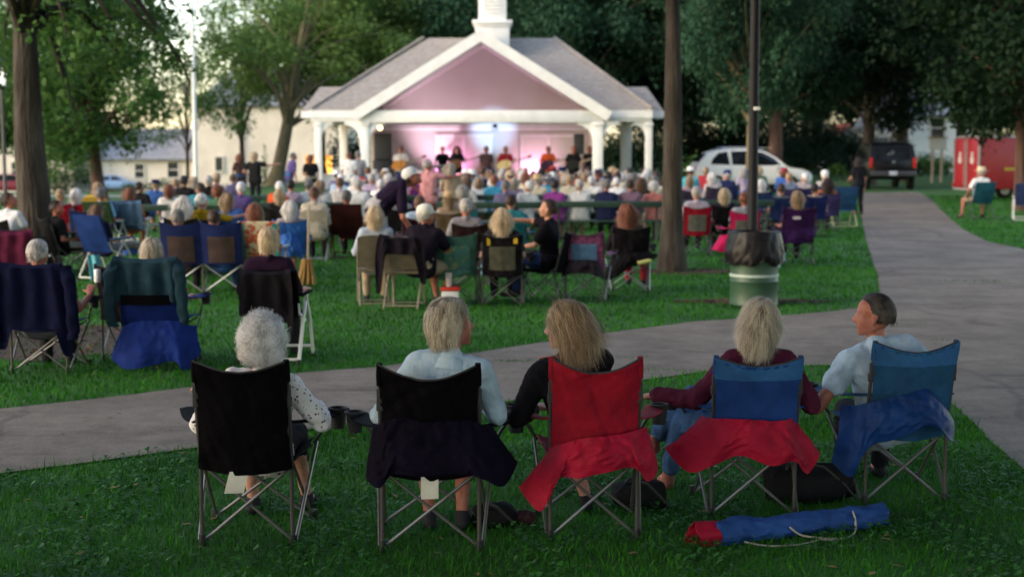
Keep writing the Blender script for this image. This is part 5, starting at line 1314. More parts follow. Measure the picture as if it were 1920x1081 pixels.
# --- black truck seen from behind
M_bcar = mat('paint_black', (.004, .004, .006), .3, spec=.3)
st = [(-2.6, .93, .55, 1.18, 1.22), (-2.56, .98, .46, 1.20, 1.32), (-2.45, .99, .42, 1.21, 1.80), (-2.3, 1, .42, 1.20, 1.88), (-1.5, 1, .42, 1.18, 1.92), (0, 1, .42, 1.16, 1.92), (.5, 1, .42, 1.16, 1.84), (1.1, 1, .42, 1.16, 1.24), (1.3, 1, .42, 1.15, 1.17), (2.2, .97, .42, 1.08, 1.11), (2.6, .92, .5, .98, 1.02)]
def bx_(root, at, sy):
    MB().add([(-2.600, .68, 1.26), (-2.600, -.68, 1.26), (-2.505, -.64, 1.74), (-2.505, .64, 1.74)], [(0, 1, 2, 3)]).build('rear_window', M_carglass, root)
    tg = MB().box((-2.60, 0, .96), (.05, 1.36, .46), bev=.02).build('tailgate', M_bcar, root); MB().box((-2.635, 0, 1.02), (.03, .3, .05), bev=.01).build('handle', M_blackpl, tg)
    MB().box((-2.628, -.02, 1.13), (.012, .11, .08), bev=.02).build('badge', M_chrome, tg)
    for q in (-1, 1):
        MB().box((-2.57, q * .87, 1.10), (.10, .13, .42), bev=.02).build('tail_light', M_tail, root)
        MB().box((.75, q * 1.12, 1.24), (.12, .24, .22), bev=.04).build('mirror', M_bcar, root)
    b = MB().box((-2.70, 0, .66), (.20, 1.86, .22), bev=.04).build('bumper', mat('bumper_grey', (.055, .055, .06), .4, metal=.4), root); MB().box((-2.806, 0, .68), (.012, .32, .16), bev=.008).build('licence_plate', mat('plate', (.42, .45, .52), .5), b)
    MB().tube([(-1.9, .7, 1.92), (-1.8, .72, 1.98), (.1, .72, 1.98), (.2, .7, 1.90)], .018, 6).tube([(-1.9, -.7, 1.92), (-1.8, -.72, 1.98), (.1, -.72, 1.98), (.2, -.7, 1.90)], .018, 6).box((-1.7, 0, 1.965), (.05, 1.46, .03)).build('roof_rack', M_iron, root)
    m = MB().tube([(-2.604, .22, 1.42), (-2.60, .10, 1.50), (-2.585, .02, 1.44), (-2.578, -.05, 1.54), (-2.57, .06, 1.60)], .010, 5); m.build('window_sticker', mat('sticker_grey', (.35, .36, .38), .5), root)
sy_ = 58.0
car('parked_truck', 'black sport utility vehicle seen from behind at the end of the path', 'truck', (xat(1653, sy_ + 2.6), sy_ + 2.6, ter(15, sy_)), R(90 - 5), M_bcar, st, 1.96, (-1.7, 1.7), .385,
    [[(-2.2, 1.27), (-2.2, 1.80), (-1.1, 1.84), (-1.1, 1.25)], [(-1.0, 1.25), (-1.0, 1.84), (-.1, 1.84), (-.05, 1.24)], [(.03, 1.24), (0, 1.84), (.42, 1.78), (.9, 1.30), (.9, 1.24)]], None, None, extras=bx_, tumble=.86)
# --- cars by the church
stc = [(-2.2, .82, .4, .78, .80), (-2.1, .95, .3, .92, .95), (-1.7, .99, .26, .94, 1.02), (-1.2, 1, .24, .94, 1.38), (-.7, 1, .24, .92, 1.46), (.2, 1, .24, .90, 1.44), (.6, 1, .24, .90, 1.26), (1.05, .99, .25, .90, .94), (1.8, .95, .28, .80, .84), (2.2, .74, .4, .64, .68)]
cwin = [[(-1.3, .99), (-1.05, 1.34), (-.45, 1.38), (-.40, .98)], [(-.3, .97), (-.32, 1.39), (.2, 1.37), (.78, .99)]]
M_sky = mat('paint_pale_blue', (.26, .40, .60), .3, spec=.6); M_navyc = mat('paint_navy', (.05, .07, .16), .3, spec=.6); M_redc = mat('paint_red', (.28, .03, .045), .3, spec=.6); M_silver = mat('paint_silver', (.55, .57, .60), .3, spec=.6)
def far_car(px, py, Y, rz, paint, label):
    x = xat(px, Y); car('parked_car', label, 'car', (x, Y, ter(x, Y) + .08), rz, paint, stc, 1.78, (-1.35, 1.35), .32, cwin, None, None, 'cars parked in front of the church')
far_car(216, 350, 128, 0.15, M_sky, 'pale blue car parked beside the leaning reddish tree trunk')
far_car(250, 350, 133, 0.15, M_navyc, 'dark blue car nosing out behind the pale blue one')
far_car(22, 350, 104, .25, M_redc, 'dark red car beside the street lamp post')
far_car(10, 340, 120, .1, M_silver, 'silver white car behind the dark red one')
# --- red cargo trailer
TY = 49.0
tp = V((xat(1813, TY), TY, ter(14, TY)))
tr = empty('cargo_trailer', tp, R(13)); tag(tr, 'red enclosed cargo trailer with double rear doors', 'trailer')
M_tred = mat('trailer_red', (.30, .012, .016), .4, spec=.5, col2=(.25, .010, .014), nscale=2); M_tred2 = mat('trailer_door_red', (.40, .018, .026), .4, spec=.5); M_alu = mat('trailer_trim', (.42, .36, .34), .5, metal=.3)
Lt, Wt, z0, z1 = 3.5, 1.55, .38, 2.10
MB().box((Lt / 2, 0, (z0 + z1) / 2), (Lt, Wt, z1 - z0), bev=.03).build('box', M_tred, tr)
MB().box((Lt / 2, 0, z1 + .035), (Lt + .04, Wt + .04, .07), bev=.02).build('roof', M_alu, tr)
for q in (-1, 1):
    d = MB().box((-.025, q * Wt / 4 * .96, (z0 + z1) / 2 + .02), (.05, Wt / 2 * .90, z1 - z0 - .14), bev=.01).build('door', M_tred2, tr)
    MB().tube([(-.07, q * .09, z0 + .1), (-.07, q * .09, z1 - .12)], .014, 6).build('lock_bar', M_alu, d)
    MB().lathe([(0, .012), (.115, .012), (.115, 0)], (-.052, q * Wt / 4, 1.34), 20, Matrix.Rotation(-math.pi / 2, 3, 'Y')).box((-.058, q * Wt / 4, 1.36), (.012, .20, .17), bev=.02).box((-.058, q * Wt / 4, 1.50), (.012, .09, .13), bev=.02).box((-.058, q * Wt / 4, 1.60), (.012, .14, .05), bev=.01).build('emblem', mat('emblem_white', (.78, .76, .74), .5), d)
for y in (-Wt / 2, 0, Wt / 2): MB().box((-.03, y, (z0 + z1) / 2), (.07, .05, z1 - z0)).build('door_post', M_alu, tr)
MB().box((-.03, 0, z0 - .02), (.08, Wt + .02, .08), bev=.01).build('sill', M_alu, tr)
for q in (-1, 1):
    wheel(tr, 2.0, q * (Wt / 2 + .12), .33, .2)
    MB().grid(lambda u, v, q=q: (2.0 + .44 * math.cos(math.pi * u), q * (Wt / 2 + .24 * v), .33 + .44 * math.sin(math.pi * u)), 16, 3, .02).build('fender', M_alu, tr)
MB().box((1.2, -Wt / 2 - .004, 1.05), (.50, .008, .10), bev=.002).build('side_lettering', mat('decal_yellow', (.38, .30, .03), .5), tr)
MB().tube([(Lt, .5, .42), (Lt + 1.1, 0, .42)], .04, 8).tube([(Lt, -.5, .42), (Lt + 1.1, 0, .42)], .04, 8).tube([(Lt + .9, 0, .42), (Lt + .9, 0, .0)], .03, 8).build('tow_bar', M_iron, tr)
for q in (-1, 1): MB().box((-.07, q * (Wt / 2 - .02), z0 + .12), (.03, .07, .12), bev=.01).build('tail_light', M_tail, tr)
# --- loudspeakers on the stage
def speaker(px, py, Y, wd, h, label, stand):
    x = xat(px, Y); zt = aty(px, py, Y).z
    s = empty('loudspeaker', (x, Y, FZ)); tag(s, label, 'loudspeaker', 'loudspeakers on the stage'); zb_ = zt - FZ - h
    c = MB().box((0, 0, zb_ + h / 2), (wd, .4, h), bev=.03).build('cabinet', M_black, s); MB().box((0, -.205, zb_ + h / 2), (wd * .9, .03, h * .92), bev=.01).build('grille', mat('grille_grey', (.035, .036, .04), .6), c)
    if stand:
        MB().tube([(0, 0, .35), (0, 0, zb_ + .02)], .022, 8).build('pole', M_iron, s)
        for k in range(3): a = k * 2.094 + .5; MB().tube([(0, 0, .55), (.45 * math.cos(a), .45 * math.sin(a), .01)], .014, 6).build('leg', M_iron, s)
    else: MB().box((0, 0, zb_ / 2), (wd * 1.15, .55, zb_ - .01), bev=.03).build('subwoofer', M_black, s)
speaker(719, 250, 51.4, .62, .95, 'tall black loudspeaker stacked at the left side of the stage', False)
speaker(1085, 251, 51.0, .36, .72, 'black loudspeaker on a stand at the right side of the stage', True)
# ------------------------------------------------------------------ the front row
M_frame = mat('chair_frame', (.050, .045, .045), .42, metal=.3, spec=.5); M_tube = mat('chair_tube', (.13, .125, .125), .38, metal=.6); M_cap = mat('foot_black', (.012, .012, .012), .6)
M_trimk = mat('trim_webbing', (.022, .021, .022), .75); M_tagp = mat('care_label', (.60, .56, .48), .8, col2=(.52, .48, .41), nscale=14)
FB = lambda n, c, **k: fabric(n, c, **k)
BLACKF = FB('black', (.0022, .0018, .003)); REDF = FB('red', (.25, .006, .018)); REDFLAP = FB('bright_red', (.34, .008, .030), rough=.6); BLUEF = FB('royal_blue', (.009, .042, .17)); TEALF = FB('teal_blue', (.010, .062, .14)); BANDF = FB('sky_band', (.020, .095, .24)); INKF = FB('ink', (.0045, .003, .010)); NAVYFLAP = FB('flap_blue', (.004, .033, .14), rough=.5)
def chair_at(kit, label, px, py, rz, mats, dy=.24, group='folding chairs on the lawn', name='camp_chair', x=None, skip=()):
    g = gnd(px, py); c = V((g.x, g.y + dy, 0)); c.z = ter(c.x, c.y)
    r = empty(name, c, rz); tag(r, label, 'chair', group); kit.put(r, mats, skip); return r
def cm(fab, arm=None, panel=None, band=None, trim=None, frame=None, tube=None):
    return {'fabric': fab, 'arm': arm or fab, 'frame': frame or M_frame, 'tube': tube or M_tube, 'cap': M_cap, 'trim': trim or M_trimk, 'tag': M_tagp, 'panel': panel, 'band': band}
def to_local(root, px, py, dy):
    Y = root.location.y + dy; p = aty(px, py, Y) - root.location
    return (Matrix.Rotation(-root.rotation_euler.z, 3, 'Z') @ p)
def flap_on(root, top, bot, m, seed, label=None, y0=-.37, bulge=.05, hang=.03):
    T = [to_local(root, x, y, y0) for x, y in top]; B = [to_local(root, x, y, y0) for x, y in bot]
    return flap_mesh([(p.x, p.z) for p in T], [(p.x, p.z) for p in B], y0, bulge, seed, hang).build('storage_flap', m, root)
K1 = camp_kit(aw=1.68, cups=(1,), W=.228, back=.955, dip=.055, seed=1, tag_at=(-.02, .095, .11, -.03))
K2 = camp_kit(aw=1.68, W=.240, back=.955, dip=.075, seed=2, tag_at=(0, .085, .11, .0))
K3 = camp_kit(aw=1.68, W=.222, back=.955, dip=.075, seed=3)
K4 = camp_kit(aw=1.68, W=.225, back=.895, dip=.05, seed=4, band=True)
K5 = camp_kit(aw=1.68, W=.232, back=.935, dip=.06, seed=5, band=True)
c1 = chair_at(K1, 'black camp chair holding the woman with curly white hair', 464, 1022, 0, cm(BLACKF))
c2 = chair_at(K2, 'black camp chair with a dark cloth slung round it under the woman in pale blue', 808, 1034, 0, cm(BLACKF))
c3 = chair_at(K3, 'red camp chair holding the blond woman in black', 1110, 1012, .03, cm(REDF, panel=None))
c4 = chair_at(K4, 'blue camp chair with a red cloth slung round it under the maroon sweater', 1411, 970, 0, cm(BLUEF, band=BANDF, trim=M_trimk))
c5 = chair_at(K5, 'blue camp chair with a blue cloth slung round it under the man in front', 1688, 944, .10, cm(TEALF, band=BANDF))
flap_on(c2, [(694, 806), (742, 783), (808, 788), (880, 787), (922, 806)], [(682, 900), (712, 912), (742, 884), (800, 886), (866, 884), (900, 890), (945, 908), (971, 876)], INKF, 2)
flap_on(c3, [(1040, 838), (1090, 820), (1150, 813), (1218, 806)], [(974, 922), (1014, 954), (1042, 896), (1090, 889), (1150, 878), (1192, 874), (1216, 902), (1240, 884)], REDFLAP, 7)
flap_on(c4, [(1322, 786), (1390, 783), (1450, 787), (1492, 786)], [(1250, 848), (1288, 882), (1340, 866), (1384, 850), (1440, 866), (1488, 862), (1516, 888), (1542, 852)], REDFLAP, 12)
flap_on(c5, [(1588, 762), (1640, 748), (1690, 737), (1756, 726)], [(1562, 868), (1592, 888), (1622, 834), (1664, 820), (1704, 806), (1748, 796), (1786, 826), (1808, 796)], NAVYFLAP, 21)

def dots():
    m = mat('cloth_dotted', (.66, .62, .62), .9, bump=.12, bscale=160)
    nt = m.node_tree; b = nt.nodes['Principled BSDF']; tc = nt.nodes.new('ShaderNodeTexCoord'); v = nt.nodes.new('ShaderNodeTexVoronoi'); v.inputs['Scale'].default_value = 40; v.inputs['Randomness'].default_value = .75
    nt.links.new(tc.outputs['Object'], v.inputs['Vector']); r = nt.nodes.new('ShaderNodeMapRange'); r.inputs['From Min'].default_value = .22; r.inputs['From Max'].default_value = .27; nt.links.new(v.outputs['Distance'], r.inputs['Value'])
    mx = nt.nodes.new('ShaderNodeMix'); mx.data_type = 'RGBA'; mx.inputs['A'].default_value = (.10, .05, .09, 1); mx.inputs['B'].default_value = (.66, .62, .62, 1); nt.links.new(r.outputs['Result'], mx.inputs['Factor']); nt.links.new(mx.outputs['Result'], b.inputs['Base Color']); return m
JEANS = cloth('denim', (.035, .085, .19)); DARKT = cloth('dark_trousers', (.018, .018, .022)); KHAKI = cloth('khaki', (.30, .24, .17))
def seat_fig(ch, f, label, dx, dy, sk, shirt, trousers, hair, hairc, **k):
    rz = ch.rotation_euler.z; o = Matrix.Rotation(rz, 3, 'Z') @ V((dx, dy, 0))
    return put_fig(f, label, ch.location + o, rz, sk, shirt, trousers, hair, hairc, **k)
def strands(f, name): return f
H1 = hair_mesh('hair', 'curly', 13000, .1, .0019, 31, .46, -.72, .28)
H2 = hair_mesh('hair', 'bob', 7000, .082, .0021, 32, .27, -.40, .36, part=.3)
H3 = hair_mesh('hair', 'long', 7500, .27, .0021, 33, .17, -.5, .30)
H4 = hair_mesh('hair', 'bob', 10000, .155, .0020, 34, .36, -.60, .30)
H5 = hair_mesh('hair', 'short', 7000, .034, .0016, 35, .045, -.40, .44)
VX = .0058
f1 = make_fig('front1', Pose(seat=.33, recline=.20, side=.10, size=.90, woman=True, armL=((-.27, -.10, .60), (-.275, .12, .67), (-.45, .45, .6)), armR=((.335, -.02, .60), (.27, .27, .63), (-.3, .9, -.1)), legs={1: ((.13, .42, .46), (.17, .52, .085), (.185, .66, .035))}), VX, 1.85, .72, wr=.014, hem=0)
seat_fig(c1, f1, 'elderly woman with curly white hair and a white dotted blouse', .03, -.07, 'fair', dots(), DARKT, H1, 'silver')
f2 = make_fig('front2', Pose(seat=.40, recline=.12, side=.14, size=.95, yaw=-1.15, pitch=-.18, roll=.06, woman=True, armL=((-.29, -.02, .66), (-.22, .27, .64), (.3, .9, -.1)), armR=((.29, -.02, .66), (.25, .25, .65), (-.3, .9, -.1)), legs={q: ((.11 * q, .40, .47), (.085 * q + .02, .24, .085), (.10 * q + .02, .385, .03)) for q in (-1, 1)}), VX, 1.9, .25, wr=.013, hem=0)
p2 = seat_fig(c2, f2, 'grey haired woman in a pale blue collared shirt turning to her right', .035, -.06, 'ruddy', cloth('pale_blue', (.40, .52, .62)), cloth('navy_skirt', (.03, .035, .06)), H2, 'ash')
f3 = make_fig('front3', Pose(seat=.37, recline=.12, side=-.22, size=.96, yaw=1.3, roll=-.04, woman=True, armL=((-.36, .0, .60), (-.27, .26, .60), (.4, .8, .1)), armR=((.04, .24, .70), (-.09, .20, .84), (-.6, .15, .35)), legs={1: ((-.02, .46, .54), (-.16, .50, .24), (-.19, .64, .19)), -1: ((-.10, .42, .46), (.03, .40, .085), (.04, .55, .035))}), VX, 1.9, .6, wr=.013)
seat_fig(c3, f3, 'woman with long blond hair and a black top talking to her neighbour', -.02, -.07, 'pink', cloth('black_top', (.010, .009, .011)), cloth('black_capri', (.015, .014, .016)), H3, 'tan', shoec=cloth('shoe_black', (.02, .02, .022)))
f4 = make_fig('front4', Pose(seat=.35, recline=.20, side=.03, twist=.15, size=.91, yaw=-.25, roll=.08, woman=True, armL=((-.32, -.02, .62), (-.53, .10, .625), (-.8, .45, -.18)), armR=((.30, -.06, .60), (.27, .20, .66), (.2, .8, .2)), legs={-1: ((-.33, .38, .42), (-.42, .42, .10), (-.44, .56, .04)), 1: ((-.28, .45, .55), (-.50, .46, .30), (-.54, .60, .27))}), VX, 1.95, .95, wr=.014, g=.018)
seat_fig(c4, f4, 'woman with wavy ash blond hair and a maroon sweater', .025, -.07, 'fair', cloth('maroon_knit', (.075, .012, .030)), JEANS, H4, 'ash', shoec=cloth('sneaker_red', (.28, .11, .09)))
f5 = make_fig('front5', Pose(seat=.33, recline=.12, side=-.24, size=.98, yaw=1.15, roll=-.03, armL=((-.46, -.10, .54), (-.56, .16, .64), (-.45, .5, .3)), armR=((.30, -.04, .66), (.28, .25, .66), (-.3, .9, 0)), legs='sit'), VX, .50, 1, wr=.013)
p5 = seat_fig(c5, f5, 'man with receding grey hair and a pale blue short sleeved shirt', -.03, -.06, 'ruddy', cloth('pale_blue_tee', (.34, .45, .56)), DARKT, H5, 'pepper')
def collar(o, f, m, drop=.055, flare=.036):
    p = f['pose']; c = p.neck + p.d * .030
    def fn(u, v):
        a = 2 * math.pi * u; gap = .92 if math.sin(a) > .94 else 1
        r = .064 + flare * v; k = p.ax * (math.cos(a) * r * 1.05) + p.fwd * (math.sin(a) * r)
        return c + k - p.d * (drop * v - .012 * math.sin(math.pi * v)) + p.d * (.006 * math.sin(3 * a))
    MB().grid(fn, 40, 5, .004).build('collar', m, o)
collar(p2, f2, cloth('pale_blue', (.40, .52, .62))); collar(p5, f5, cloth('pale_blue_tee', (.34, .45, .56)), .03, .022)
# things on the grass by the front row
def soft_bag(name, label, cat, px, py, size, m, seed, rz=0.0, strap=True, dz=0.0):
    g = gnd(px, py); r = empty(name, g, rz); tag(r, label, cat, None)
    L, Wd, H = size
    def fn(u, v):
        t = 2 * math.pi * u; ph = math.pi * v
        k = 1 + .16 * noise.noise((math.cos(t) * 2 + seed, math.sin(t) * 2, v * 3)) + .07 * noise.noise((math.cos(t) * 5, math.sin(t) * 5 + seed, v * 6))
        sx = math.copysign(abs(math.cos(t)) ** .7, math.cos(t)); sy_ = math.copysign(abs(math.sin(t)) ** .7, math.sin(t)); s = math.sin(ph) ** .55
        return (L / 2 * sx * s * k, Wd / 2 * sy_ * s * k, H / 2 - H / 2 * math.copysign(abs(math.cos(ph)) ** .8, math.cos(ph)) * k - .01)
    MB().grid(fn, 40, 20).build('bag_body', m, r)
    if strap: MB().tube([(-L * .3, 0, H * .8), (-L * .2, -.05, H * 1.12), (L * .1, -.12, H * 1.0), (L * .35, -.10, H * .5), (L * .5, -.06, .02)], .008, 6).build('strap', M_trimk, r)
    return r
soft_bag('handbag', 'black handbag on the grass between the pale blue shirted woman and the red chair', 'bag', 925, 985, (.24, .16, .13), FB('bag_black', (.012, .012, .013)), 1)
soft_bag('pouch', 'small reddish black pouch beside the black handbag', 'bag', 985, 985, (.12, .09, .09), FB('bag_plum', (.035, .014, .016)), 2, strap=False)
soft_bag('tote_bag', 'black tote bag on the grass between the two red draped chairs', 'bag', 1200, 950, (.30, .2, .16), FB('bag_charcoal', (.014, .014, .015)), 3)
soft_bag('backpack', 'dark slumped backpack under the two blue camp chairs', 'bag', 1515, 938, (.52, .26, .22), FB('bag_soot', (.011, .011, .012)), 4, .1)
# rolled blue chair bag in front
a = gnd(1335, 1020); b = gnd(1655, 985); rr = empty('chair_bag', (a + b) / 2, math.atan2(b.y - a.y, b.x - a.x)); tag(rr, 'long blue chair bag with a red lining and a grey cord lying on the grass', 'bag'); Lb = (b - a).length
def roll(u, v):
    t = 2 * math.pi * u; x = -Lb / 2 + Lb * v
    k = .060 * (1 + .34 * noise.noise((v * 7, math.cos(t) * 1.5, math.sin(t) * 1.5)) + .22 * noise.noise((v * 21, math.cos(t) * 3, math.sin(t) * 3))) * (1 - .25 * smooth((v - .75) / .25) + .1 * math.sin(v * 9))
    fl = 1 + .3 * smooth((v - .85) / .15)
    return (x, math.cos(t) * k * 1.1 * fl, max(.004, .055 + math.sin(t) * k * (1 if v < .9 else 1 + .5 * (v - .9) * 10 * .6)))
bb = MB().grid(roll, 30, 60).build('bag_body', FB('bag_blue', (.016, .066, .23), rough=.6), rr)
MB().grid(lambda u, v: (-Lb / 2 - .10 + .13 * v + .02 * math.sin(u * 12), math.cos(2 * math.pi * u) * (.074 - .012 * v) * (1 + .1 * math.sin(u * 31)), max(.006, .055 + math.sin(2 * math.pi * u) * (.068 - .008 * v))), 26, 6, .004).build('lining', REDFLAP, rr)
MB().tube(curve_pts([(-Lb * .1, -.07, .07), (-.04, -.088, .025), (Lb * .05, -.15, .018), (Lb * .16, -.175, .014), (Lb * .25, -.12, .022), (Lb * .285, -.07, .07), (Lb * .30, -.01, .12)]), .0055, 6).tube(curve_pts([(-Lb * .36, -.075, .02), (-Lb * .27, -.15, .010), (-Lb * .12, -.19, .012), (Lb * .02, -.16, .014), (Lb * .08, -.18, .012)]), .005, 6).build('cord', mat('cord_grey', (.30, .28, .25), .8), rr)
# ------------------------------------------------------------------ the nearer listeners and their chairs
M_alu_w = mat('white_tube', (.62, .62, .60), .4); M_alu_g = mat('grey_tube', (.36, .37, .38), .35, metal=.7); M_tan_st = mat('tan_steel', (.20, .17, .13), .5)
NAVYF = FB('navy', (.010, .013, .050)); NAVY2 = FB('deep_navy', (.008, .017, .080)); TEALK = FB('teal', (.012, .16, .20)); GREENF = FB('leaf_green', (.045, .13, .095)); PURPF = FB('purple', (.030, .007, .055)); GREYP = FB('grey_panel', (.13, .13, .115)); TANP = FB('tan_panel', (.055, .036, .034)); BROWNF = FB('brown', (.055, .014, .012)); CREAMF = FB('cream', (.46, .41, .33)); OLIVEP = FB('olive_panel', (.085, .082, .062)); PINKF = FB('pink_red', (.45, .012, .085)); BURG = FB('burgundy', (.045, .010, .025))
GARM = lambda n, c: cloth('garment_' + n, c)
KC = camp_kit(W=.245, back=.92, recl=.13, dip=.05, seed=11); KP = camp_kit(W=.245, back=.92, recl=.13, dip=.05, seed=12, panel=True)
KL = lawn_kit(); KW = lawn_kit(web=True); KS = steel_kit(); KD = love_kit(); KB = camp_kit(W=.27, back=1.0, recl=.16, dip=.06, seed=13)
def put_chair(kit, name, label, x, Y, rz, mats, group='folding chairs on the lawn', skip=()):
    r = empty(name, (x, Y, ter(x, Y)), rz); tag(r, label, 'chair', group); kit.put(r, mats, skip); return r
SLIM = ('care_tag',)
def LM(fab, frame=None, arm=None): return {'fabric': fab, 'frame': frame or M_alu_w, 'arm': arm or frame or M_alu_w, 'cap': M_cap, 'tube': frame or M_alu_w, 'trim': M_trimk}
def person(fk, label, x, Y, rz, sk, sh, tr, hair, hc, dz=0.0, **k):
    f = FIG[fk] if isinstance(fk, str) else fk
    return put_fig(f, label, (x, Y, ter(x, Y) + dz), rz, sk, sh, tr, hair, hc, **k)
def on(ch, fk, label, sk, sh, tr, hair, hc, dx=0.0, dy=-.07, dz=0.0, turn=0.0, **k):
    rz = ch.rotation_euler.z; p = ch.location + Matrix.Rotation(rz, 3, 'Z') @ V((dx, dy, 0))
    f = FIG[fk] if isinstance(fk, str) else fk
    return put_fig(f, label, (p.x, p.y, p.z + dz), rz + turn, sk, sh, tr, hair, hc, **k)
def gx_(px, py): g = gnd(px, py); return g
G1 = 'listeners on folding chairs'
# left group, second row
g = gx_(75, 700); a1 = put_chair(KC, 'camp_chair', 'dark navy camp chair with a navy jacket over its back', g.x, g.y + .24, 0, cm(NAVYF), skip=SLIM)
j1 = draped_mesh(.25, .99, .92, .13, .74, .55, .80, 3, .07).build('draped_jacket', GARM('navy', (.004, .006, .026)), a1); sleeves(j1, .30, .97, .13, .32, GARM('navy', (.004, .006, .026)), 1)
fa = make_fig('la', Pose(seat=.38, recline=.14, yaw=-.15, roll=.03, size=.98, armR=((.34, -.02, .62), (.36, .26, .72), (-.1, .6, .6))), .009, .6, seed=21)
on(a1, fa, 'man with short grey hair on the dark navy camp chair by the thick trunk', 'ruddy', cloth('plaid_dark', (.10, .10, .12)), DARKT, 'short', 'grey', dx=-.02, dz=-.06)
can = empty('drink_can', a1.location + V((.37, .33, .76))); tag(can, 'white drink can in the hand of the grey haired man by the trunk', 'can'); MB().lathe([(0, 0), (.03, 0), (.033, .01), (.033, .11), (.026, .12), (0, .12)], n=16).build('can_body', mat('can_white', (.7, .7, .72), .3), can)
r2 = put_chair(KC, 'camp_chair', 'red and black camp chair tucked in front of the grey haired man', g.x + .62, g.y + .95, -.1, cm(FB('black2', (.012, .010, .012)), arm=REDF), skip=SLIM)
g = gx_(287, 690); a2 = put_chair(KB, 'camp_chair', 'royal blue camp chair with a teal jacket tied over its back', g.x, g.y + .24, 0, cm(FB('cobalt', (.006, .022, .15))), skip=SLIM)
j2 = draped_mesh(.265, 1.02, 1.0, .16, .36, .34, .38, 8, .03).build('draped_jacket', GARM('teal', (.014, .040, .058)), a2); sleeves(j2, .27, 1.0, .17, .40, GARM('teal', (.014, .040, .058)), 2)
MB().grid(lambda u, v: (-.22 + .44 * u, -.435 - .03 * math.sin(3.14 * u), .60 + .09 * v), 16, 4, .006).build('pocket_band', BLACKF, a2)
flap_on(a2, [(222, 615), (260, 602), (320, 600), (362, 612)], [(204, 672), (235, 690), (290, 682), (330, 676), (352, 694), (374, 660)], FB('cobalt_flap', (.005, .024, .17)), 4, y0=-.42)
fb = make_fig('lb', Pose(seat=.36, recline=.24, roll=.04, size=.92, woman=True, armL='rest', armR='rest'), .009, .6, seed=22)
on(a2, fb, 'woman with a straw blond bob on the royal blue camp chair', 'pink', cloth('teal_top', (.05, .12, .15)), JEANS, hair_mesh('hair', 'bob', 1600, .12, .005, 41, .17, -.5, .3), 'ash')
g = gx_(508, 684); a3 = put_chair(lawn_kit(W=.255, back=.86, recl=.12, r=.017), 'lawn_chair', 'black lawn chair on thick white tubes', g.x, g.y + .30, -.06, LM(BLACKF, M_alu_w, BLACKF))
fc = make_fig('lc', Pose(seat=.40, recline=.16, size=.97, woman=True, fat=1.1, armL='rest', armR='rest'), .009, .9, seed=23)
on(a3, fc, 'woman with short blond hair and a dark plum top on the white framed chair', 'pink', cloth('plum_top', (.020, .008, .022)), DARKT, hair_mesh('hair', 'bob', 1600, .085, .005, 42, .15, -.46, .34), 'blond', dx=-.02)
draped_mesh(.225, .88, .86, .12, .40, .36, .54, 5, .03, .03).build('draped_jacket', GARM('black', (.010, .009, .012)), a3)
g = gx_(382, 552); a4 = put_chair(KD, 'double_camp_chair', 'navy double camp chair with two brown mesh backs', g.x, g.y + .25, 0, {'fabric': NAVY2, 'panel': TANP, 'frame': M_frame, 'tube': M_alu_g, 'cap': M_cap})
on(a4, 'camp', 'balding person wearing a dark scarf on the double camp chair', 'tan', cloth('brown_top', (.09, .07, .06)), DARKT, 'short', 'dkgrey', dx=-.34, dz=-.03)
on(a4, 'campl', 'dark haired person on the half of the double camp chair next to the patterned chair', 'pink', cloth('blue_jacket', (.03, .09, .26)), JEANS, 'short', 'dkbrown', dx=.20, dz=-.03, turn=-.5)
g = gx_(190, 528); a5 = put_chair(KL, 'lawn_chair', 'bright blue lawn chair with white legs turned aside', g.x, g.y + .3, -.5, LM(FB('azure', (.006, .028, .13)), M_alu_w, FB('azure_arm', (.03, .14, .32))))
fd = make_fig('ld', Pose(seat=.38, recline=.22, yaw=-.25, size=.86, armR='rest', legs={1: ((.14, .44, .52), (.16, .86, .42), (.16, .98, .50)), -1: ((-.10, .42, .46), (-.10, .50, .085), (-.10, .64, .04))}), .009, .7, seed=24)
on(a5, fd, 'brown haired person in a dark shirt stretching a leg from the bright blue chair', 'tan', cloth('ink_shirt', (.012, .012, .025)), cloth('grey_trousers', (.28, .27, .27)), 'bob', 'brown')
tw = empty('towel', a5.location + V((-.1, -.32, 0))); tag(tw, 'turquoise towel hanging under the bright blue lawn chair', 'towel'); MB().grid(lambda u, v: (-.09 + .18 * u + .05 * (1 - v), -.02 + .04 * math.sin(u * 7), .40 * v + .005), 10, 10, .01).build('cloth', GARM('turquoise', (.10, .36, .42)), tw)
a6 = put_chair(KP, 'camp_chair', 'navy camp chair with a mauve mesh panel behind the bright blue lawn chair', xat(163, 25), 25.0, .1, cm(NAVY2, panel=TANP), skip=SLIM)
def seat_at(px, Y, kit, name, clabel, mats, fk, plabel, sk, sh, tr, hair, hc, rz=0.0, dz=0.0, dx=0.0, **k):
    c = put_chair(kit, name, clabel, xat(px, Y), Y, rz, mats, skip=SLIM); on(c, fk, plabel, sk, sh, tr, hair, hc, dz=dz, dx=dx, **k); return c
seat_at(118, 27.5, KC, 'camp_chair', 'red camp chair touching the thick trunk', cm(REDF), 'camp', 'tan haired person on the red chair touching the thick trunk', 'pink', cloth('grey_shirt', (.16, .16, .17)), JEANS, 'short', 'tan')
seat_at(148, 27.8, KC, 'camp_chair', 'scarlet camp chair beyond the navy chair with the mauve panel', cm(FB('scarlet', (.50, .015, .035))), 'camp', 'white haired person on the scarlet camp chair', 'fair', cloth('white_red', (.55, .35, .35)), JEANS, 'bob', 'white')
